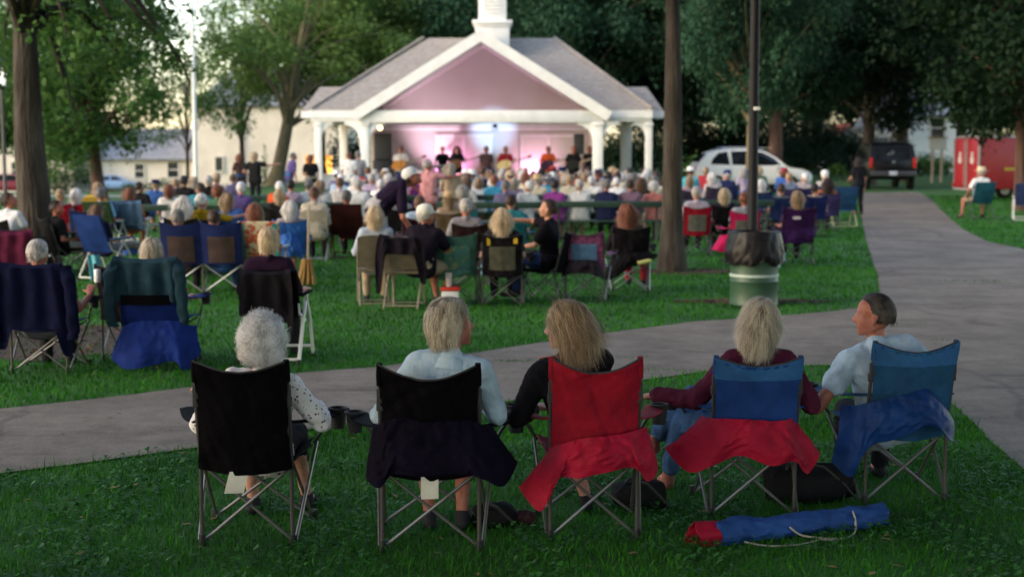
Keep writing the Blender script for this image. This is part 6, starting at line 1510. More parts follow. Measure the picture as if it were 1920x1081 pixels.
seat_at(176, 28.8, KL, 'lawn_chair', 'lawn chair with a mustard cloth over it', LM(FB('mustard', (.40, .27, .04))), 'tiltr', 'sandy haired person in mustard between the scarlet and woven chairs', 'pink', cloth('mustard_top', (.42, .29, .06)), KHAKI, 'bob', 'tan')
seat_at(197, 26.5, KW, 'lawn_chair', 'lawn chair woven of dark green webbing', LM(FB('webbing', (.020, .048, .022)), M_alu_w, M_alu_w), 'camp', 'grey haired man in a sky blue shirt on the green webbed chair', 'ruddy', cloth('sky_shirt', (.20, .42, .60)), DARKT, 'short', 'dkgrey', rz=-.2, dz=.06)
c = seat_at(245, 27.0, KL, 'lawn_chair', 'white legged lawn chair covered by a denim jacket', LM(FB('denim_seat', (.05, .10, .18))), 'campr', 'brown haired woman with a rust sleeve on the denim covered chair', 'ruddy', cloth('rust_top', (.36, .11, .03)), KHAKI, 'bob', 'auburn', dz=.05)
draped_mesh(.28, .99, .98, .22, .45, .42, .50, 6, .06).build('draped_jacket', GARM('denim', (.075, .14, .22)), c)
bk = empty('bucket', (xat(246, 26.4), 26.2, 0)); tag(bk, 'white and blue pail under the denim covered chair', 'bucket'); MB().lathe([(0, .01), (.14, .01), (.15, .14), (.152, .15)], n=20).build('lower_half', FB('pail_blue', (.03, .08, .30)), bk); MB().lathe([(.152, .15), (.165, .30), (.172, .31), (.155, .31), (.14, .1)], n=20).build('pail', mat('pail_white', (.65, .65, .65), .4), bk)
fe = make_fig('le', Pose(seat=.42, recline=-.1, yaw=-1.0, pitch=-.3, armL='rest', armR=((.25, .12, .72), (.12, .36, .66), (-.4, .8, -.2))), .010, .6, seed=25)
c = seat_at(16, 21.5, KC, 'camp_chair', 'black camp chair at the picture edge before the thick trunk', cm(FB('coal', (.008, .008, .009))), fe, 'dark haired man in a white shirt bending over beside the thick trunk', 'ruddy', cloth('white_shirt', (.62, .62, .66)), DARKT, 'short', 'dkbrown', rz=-.35, dz=.02)
c = put_chair(KL, 'lawn_chair', 'white armed lawn chair with a maroon jacket beside the trunk foot', xat(30, 17.6), 17.6, .05, LM(BURG, M_alu_w)); draped_mesh(.28, .99, .98, .22, .4, .42, .4, 9, .05).build('draped_jacket', GARM('maroon', (.085, .012, .035)), c)
seat_at(122, 22.2, KC, 'camp_chair', 'black camp chair hidden behind the thick trunk', cm(FB('soot', (.011, .011, .012))), 'campr', 'person in black shirt and grey trousers half hidden by the thick trunk', 'ruddy', cloth('black_shirt', (.010, .010, .011)), cloth('stone_trousers', (.24, .22, .19)), 'short', 'black', rz=-.9)
c = put_chair(KL, 'lawn_chair', 'lawn chair in an orange and teal pattern', xat(492, 19.6), 19.6, 0, LM(mat('fabric_pattern', (.50, .42, .30), .8, col2=(.42, .07, .03), nscale=16, mixlo=.45, mixhi=.55), M_alu_g)); c.scale = (1, 1, 1)
m_ = MB()
for x in (-.225, .225): m_.grid(lambda u, v, x=x: (x - .035 + .07 * u, -.195 - .22 * v - .02, .45 + .52 * v), 3, 8, .003)
m_.build('teal_stripe', FB('stripe_teal', (.03, .26, .26)), c)
on(c, 'camp', 'auburn haired person on the orange and teal patterned chair', 'pink', cloth('print_top', (.36, .36, .36)), DARKT, 'bob', 'auburn', dx=-.08, dz=.04)
c = put_chair(KC, 'camp_chair', 'sky blue camp chair with a long blue cloth hanging from it', xat(537, 21.5), 21.5, .25, cm(FB('sky_blue', (.03, .14, .48))), skip=SLIM); flap_on(c, [(520, 440), (545, 438), (560, 440)], [(528, 462), (545, 470), (572, 492)], FB('sky_blue', (.03, .14, .48)), 5)
on(c, 'campr', 'white haired woman on the sky blue camp chair', 'fair', cloth('grey_lilac', (.30, .27, .30)), DARKT, 'bob', 'white', dx=.02, dz=.02)
br = empty('broom', (xat(574, 20.5), 20.5, 0)); tag(br, 'straw broom leaning beside the sky blue camp chair', 'broom'); MB().tube([(0, .05, .35), (0, .25, 1.15)], .014, 7).build('stick', M_post, br); MB().grid(lambda u, v: ((u - .5) * (.10 + .16 * v), .05 - .05 * v + .03 * math.sin(u * 20), .38 - .375 * v), 14, 6, .04).build('bristles', mat('broom_straw', (.36, .22, .07), .9, col2=(.26, .15, .05), nscale=40), br)
seat_at(590, 25.0, KS, 'steel_chair', 'folding chair with a cream padded back', {'fabric': CREAMF, 'frame': M_alu_g}, 'stout', 'brown haired woman with a bun and a cream cardigan', 'pink', cloth('cream_cardigan', (.52, .46, .38)), DARKT, 'short', 'brown', bun=True)
seat_at(652, 25.5, KL, 'lawn_chair', 'lawn chair with a dark red brown frame', LM(BROWNF, BROWNF), 'camp', 'dark haired man in a maroon shirt on the red brown lawn chair', 'ruddy', cloth('maroon_shirt', (.10, .018, .030)), DARKT, 'short', 'dkgrey', dz=.05)
# the bending man
fm = make_fig('bend', Pose('stand', recline=-.82, side=.0, yaw=-.2, pitch=-.5, size=1.15, fat=1.32, armL=((-.28, .42, .96), (-.14, .52, .74), (.2, .3, -.9)), armR=((.27, .38, .94), (.16, .54, .72), (-.2, .4, -.9)), legs={-1: ((-.13, .03, .56), (-.16, -.06, .085), (-.18, .09, .035)), 1: ((.12, .10, .56), (.14, .06, .085), (.17, .21, .035))}), .009, .75, .3, seed=26, hem=.02)
Yb = 21.6
person(fm, 'man in a white cap and dark shirt bending forward in grey shorts', xat(705, Yb), Yb, -1.4, 'ruddy', cloth('aubergine_shirt', (.016, .010, .026)), cloth('grey_shorts', (.36, .35, .37)), 'short', 'black', hat='cap', hatc=cloth('white_cap', (.66, .67, .68)))
# middle row
g = gx_(702, 577); c = put_chair(KS, 'steel_chair', 'tan steel folding chair holding the woman in pale blue gingham', g.x, g.y + .28, .12, {'fabric': FB('tan_pad', (.135, .115, .085)), 'frame': M_tan_st})
fn_ = make_fig('ma', Pose(seat=.42, recline=.06, size=.94, woman=True, yaw=-.3, armL='rest', armR='lap'), .009, 1.6, seed=27)
on(c, fn_, 'woman with a blond bob and a pale blue gingham shirt', 'pink', cloth('gingham', (.33, .38, .46)), KHAKI, 'bob', 'blond', dy=.0)
g = gx_(748, 582); c = put_chair(KS, 'steel_chair', 'tan steel folding chair with a black jacket hung over it', g.x + .04, g.y + .30, -.10, {'fabric': FB('tan_pad', (.135, .115, .085)), 'frame': M_tan_st})
draped_mesh(.24, .92, .88, .0, .70, .20, .58, 10, .07, .06).build('draped_jacket', GARM('jet', (.009, .007, .012)), c)
fo = make_fig('mb', Pose(seat=.42, recline=-.24, yaw=-.75, pitch=-.15, side=.12, fat=1.08, armL=((-.2, .12, .74), (-.05, .38, .66), (.4, .7, -.2)), armR=((.32, .16, .72), (.18, .42, .66), (-.5, .6, -.3)), legs={1: ((.30, .42, .48), (.30, .30, .085), (.34, .44, .035)), -1: ((.08, .44, .48), (.16, .36, .085), (.20, .50, .035))}), .009, .75, .35, seed=28)
on(c, fo, 'man in a white cap, black shirt and khaki shorts leaning forward', 'ruddy', cloth('black_tee', (.012, .009, .016)), KHAKI, 'short', 'grey', dx=.20, dy=.02, hat='cap', hatc=cloth('bone_cap', (.62, .60, .54)), shoec=cloth('sneaker_dark', (.02, .02, .022)))
g = gx_(855, 572); c = put_chair(KP, 'camp_chair', 'green patterned camp chair standing empty in the middle row', g.x, g.y + .26, .05, cm(FB('green_print', (.045, .13, .11)), panel=mat('fabric_green_panel', (.05, .16, .14), .8, col2=(.22, .24, .10), nscale=9, mixlo=.52, mixhi=.6)), skip=SLIM)
flap_on(c, [(822, 508), (850, 506), (880, 500)], [(820, 526), (850, 522), (890, 512)], FB('green_flap', (.06, .16, .12)), 6)
g2 = gx_(848, 566); co = empty('cooler', (g2.x, g2.y - .55, 0)); tag(co, 'small white drink cooler with a red lid', 'cooler'); MB().box((0, 0, .11), (.22, .17, .2), bev=.03).build('cooler_body', mat('cooler_white', (.6, .6, .6), .4), co); MB().box((0, 0, .232), (.25, .19, .05), bev=.02).build('lid', mat('lid_red', (.50, .03, .02), .4), co)
cu_ = empty('paper_cup', (g2.x - .02, g2.y - .55, .258)); tag(cu_, 'tall pale paper cup standing on the red cooler lid', 'cup'); MB().lathe([(0, 0), (.032, 0), (.045, .17), (.048, .175), (.042, .17), (.03, .01)], n=16).build('cup_body', mat('cup_pale', (.62, .52, .52), .6), cu_)
c = put_chair(KC, 'camp_chair', 'near black camp chair behind the green patterned one', xat(882, 20.5), 20.5, 0, cm(FB('umber', (.020, .010, .010))), skip=SLIM)
on(c, 'camp', 'grey haired man in a plaid shirt turned towards the woman with pale hair', 'ruddy', cloth('plaid_grey', (.20, .19, .21)), cloth('red_shorts', (.40, .02, .03)), 'short', 'grey', dz=.08, dx=-.06)
g = gx_(942, 574); c = put_chair(KP, 'camp_chair', 'black camp chair with a grey mesh panel and yellow trim', g.x, g.y + .24, 0, cm(FB('pitch', (.009, .008, .010)), panel=OLIVEP), skip=SLIM)
MB().grid(lambda u, v: (-.19 + .04 * u, -.395, .78 + .09 * v), 2, 3, .003).grid(lambda u, v: (.14 + .05 * u, -.395, .80 + .07 * v), 2, 3, .003).build('yellow_trim', FB('yellow', (.45, .30, .03)), c)
on(c, 'camp', 'woman with straight pale blond hair on the black chair with a grey panel', 'fair', cloth('charcoal_top', (.02, .02, .022)), DARKT, hair_mesh('hair', 'long', 1800, .24, .006, 43, .14, -.5, .3), 'blond', dz=.04)
g = gx_(1025, 566); c = put_chair(KC, 'camp_chair', 'black camp chair turned sideways under the man with a raised arm', g.x - .04, g.y + .1, 1.25, cm(FB('night', (.010, .010, .012))), skip=SLIM)
fq = make_fig('mc', Pose(seat=.40, recline=.02, size=1.0, yaw=.1, pitch=-.15, armR=((.22, .30, .98), (.05, .58, 1.00), (-.2, .8, -.5)), armL=((-.26, .10, .70), (-.10, .34, .66), (.2, .8, -.2))), .009, .7, 1, seed=29)
on(c, fq, 'dark haired man in black shirt and jeans holding one arm out', 'tan', cloth('black_tee2', (.010, .008, .012)), cloth('blue_jeans', (.018, .035, .11)), 'short', 'dkbrown', dz=.05)
g = gx_(1100, 566); c = put_chair(KP, 'camp_chair', 'empty camp chair with a pale blue panel under a plum top', g.x, g.y + .24, -.12, cm(mat('fabric_plum_print', (.045, .010, .04), .8, col2=(.22, .05, .14), nscale=12), panel=FB('dusty_blue', (.08, .18, .33))), skip=SLIM)
flap_on(c, [(1062, 488), (1092, 486), (1120, 488)], [(1050, 520), (1075, 512), (1100, 510), (1135, 524)], FB('dusk', (.018, .014, .022)), 9)
g = gx_(1182, 548); c = put_chair(KC, 'camp_chair', 'black camp chair with silver legs holding the woman with long red hair', g.x, g.y + .24, 0, cm(FB('raven', (.009, .008, .010)), tube=M_alu_g), skip=SLIM)
flap_on(c, [(1150, 482), (1180, 474), (1215, 472)], [(1128, 524), (1150, 522), (1185, 498), (1215, 492), (1236, 478)], FB('raven', (.009, .008, .010)), 11)
on(c, 'campl', 'woman with long red brown hair beside the slim trunk', 'pink', cloth('black_top2', (.012, .010, .012)), cloth('red_trousers', (.26, .02, .04)), hair_mesh('hair', 'long', 1800, .33, .006, 44, .15, -.5, .3), 'auburn', dz=.04, turn=-.3)
wb = empty('water_bottle', c.location + V((.18, -.44, .42))); tag(wb, 'yellow bottle tucked into the cloth behind the red haired woman', 'bottle'); MB().tube([(-.10, 0, 0), (.05, -.01, .03), (.09, -.01, .035)], [.032, .032, .016], 12).build('bottle_body', mat('bottle_yellow', (.5, .48, .16), .4), wb)
# right group beside the pole
def rg_(px, Y, *a, **k): return seat_at(px, Y, *a, **k)
rg_(1304, 26.3, KP, 'camp_chair', 'red camp chair with a grey panel beside the slim trunk', cm(REDF, panel=GREYP), 'camp', 'grey haired person in lilac on the red chair beside the slim trunk', 'pink', cloth('lilac', (.38, .34, .42)), DARKT, 'short', 'grey', dz=.09)
rg_(1356, 27.0, KC, 'camp_chair', 'black camp chair between the two red ones', cm(FB('ebony', (.010, .009, .011))), 'camp', 'blond person on the black chair between the two red ones', 'pink', cloth('ink_top', (.02, .02, .04)), DARKT, 'bob', 'blond', dz=.03)
c = rg_(1392, 24.4, KP, 'camp_chair', 'pink red camp chair with a grey panel right behind the trash drum', cm(PINKF, panel=GREYP), 'campr', 'brown haired person in a grey shirt on the pink red chair', 'ruddy', cloth('steel_shirt', (.26, .28, .33)), KHAKI, 'short', 'auburn', dz=.06)
flap_on(c, [(1352, 442), (1380, 436), (1410, 438)], [(1336, 468), (1358, 472), (1385, 466), (1418, 462)], PINKF, 13)
c = rg_(1492, 24.2, KB, 'camp_chair', 'large purple camp chair beside the path', cm(PURPF), 'camp', 'brown and blond haired person on the large purple chair', 'ruddy', cloth('violet_top', (.06, .02, .09)), DARKT, 'bob', 'tan', dz=.07)
flap_on(c, [(1455, 428), (1490, 430), (1525, 424)], [(1448, 458), (1480, 456), (1512, 452), (1535, 440)], PURPF, 15)
MB().box((-.06, -.455, .82), (.13, .012, .05), bev=.02).build('emblem', mat('emblem_pale', (.5, .48, .5), .6), c)
jg = empty('water_jug', (xat(1450, 23.6), 23.4, 0)); tag(jg, 'pale blue water jug beside the large purple chair', 'jug'); MB().lathe([(0, 0), (.10, 0), (.11, .03), (.11, .30), (.08, .36), (.04, .38), (.04, .42), (0, .42)], n=20).build('jug_body', mat('jug_pale', (.45, .55, .66), .35), jg); MB().tube([(.10, 0, .28), (.17, 0, .26), (.17, 0, .14), (.10, 0, .10)], .014, 7).build('handle', mat('jug_pale', (.45, .55, .66), .35), jg)
rg_(1462, 31.0, KC, 'camp_chair', 'navy camp chair just behind the black pole', cm(FB('navy3', (.010, .022, .085))), 'camp', 'dark haired person on the navy chair just behind the black pole', 'tan', cloth('slate_top', (.10, .11, .13)), DARKT, 'short', 'dkbrown')
rg_(1524, 31.5, KC, 'camp_chair', 'navy camp chair beyond the large purple one', cm(FB('navy4', (.010, .018, .095))), 'campr', 'black haired person on the navy chair beyond the large purple one', 'tan', cloth('buff_top', (.30, .24, .2)), DARKT, 'short', 'black')
rg_(1425, 34.0, KC, 'camp_chair', 'dark blue camp chair in the row behind the black pole', cm(FB('navy5', (.012, .030, .09))), 'camp', 'white haired person in cream hidden by the black pole', 'fair', cloth('cream_top', (.50, .46, .38)), DARKT, 'bob', 'white')
c = put_chair(KL, 'lawn_chair', 'empty blue lawn chair with pale legs at the path edge', xat(1580, 34.5), 34.5, .1, LM(FB('steel_blue', (.02, .075, .17)), mat('pale_wood', (.42, .36, .26), .6)))
for px, Y, fk, sk, sh, hr, hc, hat, lb in ((1362, 38, 'up', 'ruddy', (.02, .03, .09), 'short', 'grey', ('cap', (.02, .035, .13)), 'person in a dark blue cap and navy shirt before the white car'), (1340, 37, 'tiltl', 'fair', (.45, .40, .40), 'bob', 'white', None, 'white haired person in grey beside the dark blue cap'), (1478, 36, 'up', 'pink', (.14, .18, .26), 'bald', 'tan', None, 'balding person in a slate blue shirt before the car bonnet'),
        (1502, 36.5, 'tiltr', 'pink', (.42, .34, .34), 'short', 'white', None, 'white haired person leaning beside the balding one before the car bonnet'), (1545, 37.5, 'stout', 'fair', (.48, .44, .40), 'short', 'white', ('cap', (.66, .66, .66)), 'person in a white cap before the dark shrub'), (1550, 33, 'lady', 'tan', (.38, .10, .04), 'long', 'dkbrown', None, 'woman with long dark hair and an orange top beside the path'), (1292, 35, 'lady', 'pink', (.40, .30, .36), 'bob', 'tan', None, 'sandy haired person just past the slim trunk'), (1418, 39, 'fwd', 'pink', (.08, .08, .1), 'short', 'dkgrey', None, 'grey haired person leaning forward beside the mossy trunk')):
    c = put_chair(KC, 'camp_chair', 'low camp chair under the ' + lb.split(' before')[0].split(' beside')[0].split(' just')[0], xat(px, Y), Y, 0, cm(FB('mix%d' % px, (.02 + .01 * (px % 3), .03, .06 + .02 * (px % 4)))), skip=SLIM)
    on(c, fk, lb, sk, cloth('r%d' % px, sh), DARKT, hr, hc, dz=0, hat=hat[0] if hat else None, hatc=cloth('h%d' % px, hat[1]) if hat else None)
g = gx_(1842, 412); c = put_chair(KL, 'lawn_chair', 'teal lawn chair on the grass in front of the red trailer', g.x, g.y + .3, .12, LM(FB('deep_teal', (.012, .09, .12)), M_frame, M_frame))
fr_ = make_fig('rr', Pose(seat=.46, recline=.02, size=1.02, fat=1.15, armL=((-.36, -.06, .74), (-.34, .10, .60), (.2, .6, -.5)), legs={-1: ((-.34, .30, .50), (-.40, .22, .085), (-.44, .36, .035)), 1: ((.22, .38, .50), (.22, .34, .085), (.24, .48, .035))}), .010, .6, .3, seed=31)
on(c, fr_, 'man in a straw hat and white shirt sitting in front of the red trailer', 'ruddy', cloth('white_shirt2', (.70, .70, .68)), KHAKI, 'short', 'grey', dz=.02, hat='straw', hatc=mat('hat_straw', (.55, .47, .33), .85, col2=(.42, .33, .2), nscale=30))
put_chair(KL, 'lawn_chair', 'navy lawn chair with a white frame cut by the picture edge', xat(1925, 37), 37.0, -.3, LM(FB('navy6', (.02, .035, .10)), M_alu_w))
person('standw', 'person in dark clothes standing at the far end of the path', xat(1610, 40), 40.0, .4, 'tan', cloth('black_coat', (.015, .014, .018)), DARKT, 'bob', 'black')

# ------------------------------------------------------------------ green benches and the rows on them
M_bench = mat('bench_green', (.018, .048, .036), .6, col2=(.028, .062, .047), nscale=6); BM = {'wood': M_bench, 'iron': M_iron}
BK = bench_kit(2.35)
def bench(px, Y, rz, label): r = empty('bench', (xat(px, Y), Y, ter(xat(px, Y), Y)), rz); tag(r, label, 'bench', 'green benches'); BK.put(r, BM); return r
bench(925, 29.6, .03, 'green bench in front of the red shirted guitarist'); bench(1138, 30.0, .03, 'green bench under the stout person in a white shirt'); bench(1345, 30.6, .03, 'green bench poking out behind the slim trunk')
bench(325, 28.5, .0, 'green bench in front of the thin stemmed tree'); bench(545, 29.5, .04, 'green bench under the person in an orange shirt')
for i, (px, Y, lb) in enumerate(((760, 33.0, 'green bench beyond the bending man'), (975, 33.4, 'green bench in the second row before the stage centre'), (1170, 33.8, 'green bench in the second row before the right stage column'), (690, 36.5, 'green bench behind the left stage column'), (890, 37, 'green bench in the third row before the keyboard player'), (1080, 37.2, 'green bench in the third row before the orange shirted guitarist'), (400, 33, 'green bench in the second row by the flagpole'), (585, 33.5, 'green bench in the second row under the bandstand roof edge'))): bench(px, Y, .02, lb)
G2 = 'listeners on the benches'
CC = {'slate': (.13, .12, .22), 'white': (.68, .67, .66), 'magenta': (.26, .05, .24), 'navy': (.018, .022, .065), 'mauve': (.20, .12, .18), 'salmon': (.58, .20, .17), 'cyan': (.06, .36, .52), 'cream': (.56, .50, .38), 'black': (.014, .014, .016), 'grey': (.22, .22, .24), 'lightblue': (.36, .48, .62), 'blue': (.05, .13, .38), 'tan': (.36, .27, .19), 'orange': (.62, .10, .035), 'turq': (.04, .33, .42), 'purple': (.085, .06, .18), 'lilac': (.34, .28, .38), 'green': (.06, .16, .10), 'pink': (.60, .27, .29), 'red': (.32, .03, .04), 'gold': (.40, .25, .02), 'teal': (.02, .22, .24), 'plaid': (.20, .16, .17), 'brown': (.09, .05, .04), 'offwhite': (.56, .53, .50)}
rc = random.Random(17)
def crowd(px, Y, fk, sk, sh, hr, hc, label, dz=0.0, hat=None, hatc=None, rz=None, tr=None, bun=False, group=G2):
    return person(fk, label, xat(px, Y), Y, rc.uniform(-.15, .15) if rz is None else rz, sk, cloth('c_' + sh, CC[sh]), tr or rc.choice([DARKT, JEANS, KHAKI]), hr, hc, dz=dz, hat=hat, hatc=hatc, bun=bun, group=group)
rows = [
 (948, 29.7, 'up', 'tan', 'slate', 'short', 'dkgrey', 'dark haired person in a slate violet shirt on the front green bench'), (984, 29.9, 'tiltr', 'fair', 'white', 'short', 'white', 'white haired person in white beside the slate violet shirt'),
 (1040, 30.0, 'stout', 'tan', 'magenta', 'short', 'black', 'black haired person in a magenta shirt'), (1086, 30.1, 'stout', 'fair', 'white', 'short', 'grey', 'stout grey haired person in a broad white shirt beside the magenta shirt'),
 (1137, 30.1, 'stout', 'pink', 'navy', 'short', 'dkgrey', 'stout person in a navy shirt between the broad white shirt and the mauve one'), (1182, 30.2, 'up', 'pink', 'mauve', 'short', 'dkbrown', 'dark haired person in a mauve shirt'), (1225, 30.4, 'lady', 'pink', 'salmon', 'puffy', 'white', 'white haired woman in salmon beside the slim trunk'),
 (898, 33.3, 'fwd', 'pink', 'white', 'bob', 'tan', 'sandy haired person in white leaning forward in the second row'), (926, 33.4, 'up', 'tan', 'cyan', 'short', 'auburn', 'auburn haired person in a cyan shirt'), (1008, 33.6, 'up', 'fair', 'cream', 'short', 'grey', 'person in a cream shirt and straw hat in the second row'),
 (1116, 33.8, 'tiltl', 'fair', 'white', 'short', 'white', 'white haired person in white peeking past the navy shirt'), (1155, 33.6, 'fwd', 'fair', 'white', 'bald', 'white', 'bald person in a white shirt hunched between navy and mauve'), (1202, 33.8, 'lady', 'tan', 'black', 'long', 'brown', 'woman with long brown hair and a black top next to the salmon top'), (868, 33.0, 'tiltr', 'pink', 'offwhite', 'bob', 'brown', 'brown haired person in off white before the keyboard player'), (840, 33.2, 'campl', 'pink', 'grey', 'long', 'ash', 'ash blond person in grey before the keyboard player'), (965, 33.6, 'lady', 'fair', 'lilac', 'bob', 'ash', 'ash blond woman in lilac in the second row'), (1068, 33.7, 'up', 'fair', 'cream', 'short', 'tan', 'sandy haired person in cream behind the magenta shirt'),
 (1165, 37.2, 'lady', 'fair', 'lightblue', 'puffy', 'white', 'white curly haired person before the right stage arch'), (1207, 37.0, 'lady', 'fair', 'lightblue', 'bob', 'white', 'white haired person in light blue before the right stage arch'), (1062, 37.2, 'lady', 'fair', 'tan', 'long', 'blond', 'blond person in tan before the orange shirted guitarist'), (940, 37.0, 'up', 'ruddy', 'blue', 'short', 'grey', 'grey haired person in blue before the red shirted guitarist'), (884, 36.8, 'tiltl', 'pink', 'white', 'short', 'brown', 'brown haired person in white in the third row before the stage'), (1105, 37.3, 'up', 'pink', 'offwhite', 'short', 'dkgrey', 'grey haired person in off white before the right loudspeaker'), (1000, 37.3, 'stout', 'pink', 'grey', 'short', 'brown', 'stout brown haired person in grey before the stage centre'), (1030, 37.1, 'tiltr', 'fair', 'pink', 'bob', 'white', 'white haired person in pink before the orange shirted guitarist'), (1140, 37.0, 'up', 'tan', 'purple', 'short', 'black', 'black haired person in purple before the right stage column'), (1230, 37.4, 'stout', 'pink', 'brown', 'short', 'dkbrown', 'dark haired person in brown before the far right column'),
 (778, 40.2, 'up', 'pink', 'offwhite', 'short', 'grey', 'grey haired person in off white in the row nearest the stage at its left'), (762, 36.6, 'lady', 'fair', 'lilac', 'puffy', 'ash', 'curly ash haired person in lilac left of the pink shirt'), (905, 40.5, 'stout', 'tan', 'plaid', 'short', 'dkbrown', 'dark haired person in plaid nearest the red shirted guitarist'), (985, 40.6, 'up', 'pink', 'white', 'short', 'tan', 'sandy haired person in white in the row nearest the stage centre'), (1050, 40.6, 'lady', 'pink', 'cream', 'bob', 'brown', 'brown haired woman in cream in the row nearest the stage'), (1125, 40.4, 'up', 'fair', 'cream', 'bald', 'grey', 'balding person in cream in the row nearest the right column'), (1180, 40.6, 'stout', 'tan', 'grey', 'short', 'black', 'black haired person in grey in the row nearest the right arch'),
 # left benches
 (317, 28.6, 'lady', 'pink', 'white', 'bob', 'auburn', 'auburn haired person in a white shirt with a black band on the left bench'), (346, 33.0, 'up', 'olive', 'black', 'short', 'black', 'black haired person in black under the thin stemmed tree'), (367, 28.7, 'tiltr', 'pink', 'turq', 'short', 'dkbrown', 'dark haired person in a turquoise shirt'), (392, 33.2, 'up', 'tan', 'black', 'short', 'grey', 'grey haired person in a black jacket by the flagpole foot'), (263, 32.5, 'campr', 'olive', 'black', 'short', 'black', 'black haired person beyond the denim covered chair'),
 (409, 27.5, 'lady', 'pink', 'green', 'puffy', 'auburn', 'person with big curly auburn hair'), (452, 28.2, 'stout', 'fair', 'purple', 'short', 'white', 'broad white haired man in a violet blue shirt'), (516, 29.6, 'tiltr', 'fair', 'orange', 'short', 'white', 'white haired person in an orange shirt'), (546, 30.0, 'up', 'tan', 'lilac', 'short', 'black', 'black haired person in lilac beside the orange shirt'), (579, 30.2, 'stout', 'fair', 'white', 'short', 'dkgrey', 'broad person in white behind the cream padded chair'), (607, 30.6, 'tiltl', 'pink', 'white', 'bob', 'tan', 'sandy haired person in white leaning on the broad one in white'), (525, 26.0, 'lady', 'pink', 'black', 'bob', 'blond', 'blond person in a dark jacket behind the sky blue chair'),
 (637, 31.5, 'up', 'pink', 'offwhite', 'short', 'brown', 'brown haired person in off white left of the maroon shirt'), (672, 30.5, 'stout', 'fair', 'white', 'short', 'grey', 'grey haired person in white just left of the bending man'), (632, 35.5, 'tiltr', 'fair', 'lightblue', 'short', 'white', 'white haired person in light blue below the man standing in white'), (668, 35.0, 'lady', 'fair', 'white', 'bob', 'white', 'white haired woman in white below the left column'),
 (727, 36.0, 'lady', 'fair', 'white', 'puffy', 'white', 'white curly haired woman in white beyond the bending man'), (697, 34.8, 'stout', 'ruddy', 'lilac', 'short', 'grey', 'grey haired man in lilac beside the left column'), (710, 32.2, 'fwd', 'fair', 'white', 'bald', 'white', 'bald person in white before the tall loudspeaker'),
 (345, 22.0, 'lady', 'fair', 'gold', 'long', 'white', 'woman with long white hair and a mustard and black jacket'), (378, 22.2, 'embrace', 'fair', 'gold', 'short', 'white', 'white haired person in a mustard and black jacket beyond the double camp chair'), (436, 22.6, 'tiltl', 'pink', 'blue', 'bob', 'tan', 'sandy haired person in blue beyond the double camp chair'),
 (752, 25.6, 'lady', 'fair', 'grey', 'short', 'white', 'white haired person sitting right beside the bending man'), (786, 22.4, 'lady', 'tan', 'lightblue', 'short', 'brown', 'brown haired person in light blue beyond the white cap'), (842, 24.0, 'lady', 'pink', 'tan', 'bob', 'tan', 'person under a wide tan straw hat'), (868, 25.0, 'up', 'fair', 'plaid', 'puffy', 'grey', 'grey curly haired person beyond the wide tan hat'),
]
for t in rows:
    px, Y, fk, sk, sh, hr, hc, lb = t
    hat = None; hatc = None
    if 'straw hat' in lb or 'tan straw' in lb: hat, hatc = 'straw', mat('hat_tan', (.46, .33, .19), .85, col2=(.34, .23, .12), nscale=30)
    crowd(px, Y, fk, sk, sh, hr, hc, lb, hat=hat, hatc=hatc)
# the thick of the crowd between the benches and the stage
FEAT = ((640, 'white wing column'), (705, 'left front column'), (775, 'tall loudspeaker'), (880, 'keyboard player'), (965, 'red shirted guitarist'), (1055, 'orange shirted guitarist'), (1105, 'right loudspeaker'), (1300, 'right arch'), (1700, 'white car'))
HD = {'white': 'white haired', 'grey': 'grey haired', 'dkgrey': 'dark grey haired', 'black': 'black haired', 'dkbrown': 'dark haired', 'brown': 'brown haired', 'auburn': 'auburn haired', 'tan': 'sandy haired', 'blond': 'blond', 'ash': 'ash blond'}
SN = {'turq': 'turquoise', 'lightblue': 'light blue', 'offwhite': 'off white', 'slate': 'slate violet', 'gold': 'mustard'}
seen = [(xat(t[0], t[1]), t[1]) for t in rows]
for Yr, x0, x1, step in ((35.3, 615, 1240, 34), (38.8, 625, 1240, 33), (42.2, 700, 1230, 34), (36.0, 285, 470, 40), (41.0, 1292, 1480, 34)):
    px = x0
    while px < x1:
        q = px + rc.uniform(-8, 8); yy = Yr + rc.uniform(-.5, .5); X_ = xat(q, yy)
        if all((X_ - a) ** 2 + ((yy - b) * .9) ** 2 > .42 ** 2 for a, b in seen):
            seen.append((X_, yy)); ft = next(n_ for lim, n_ in FEAT if q < lim) if q > 500 else 'church hedge'
            for _ in range(60):
                hc = rc.choice(['white', 'white', 'grey', 'grey', 'dkgrey', 'black', 'dkbrown', 'brown', 'auburn', 'tan', 'blond', 'ash']); sh = rc.choice(list(CC)); hr = rc.choice(['short', 'short', 'bob', 'bob', 'puffy', 'long', 'bald']); hat = rc.choice([None] * 7 + ['cap', 'bucket', 'straw'])
                hcol = rc.choice(['white', 'navy', 'tan', 'red'])
                lb = ('balding ' if hr == 'bald' else 'long haired ' if hr == 'long' and not hat else '') + HD[hc] + ' person in ' + SN.get(sh, sh) + ((' and a %s %s' % (hcol, {'cap': 'cap', 'bucket': 'bucket hat', 'straw': 'brimmed hat'}[hat])) if hat else '') + ' before the ' + ft
                if lb not in LABELS: break
            crowd(q, yy, rc.choice(['up', 'stout', 'tiltl', 'tiltr', 'fwd', 'lady', 'embrace', 'campl', 'campr']), rc.choice(['fair', 'pink', 'pink', 'ruddy', 'tan']), sh, hr, hc, lb, hat=hat, hatc=cloth('hat_' + hcol, CC[hcol]) if hat else None, rz=rc.uniform(-.6, .6), dz=rc.uniform(-.06, .06))
        px += step
def low_chair(px, Y, m, label, kit=None): return put_chair(kit or KC, 'camp_chair', label, xat(px, Y), Y + .07, 0, m, skip=SLIM)
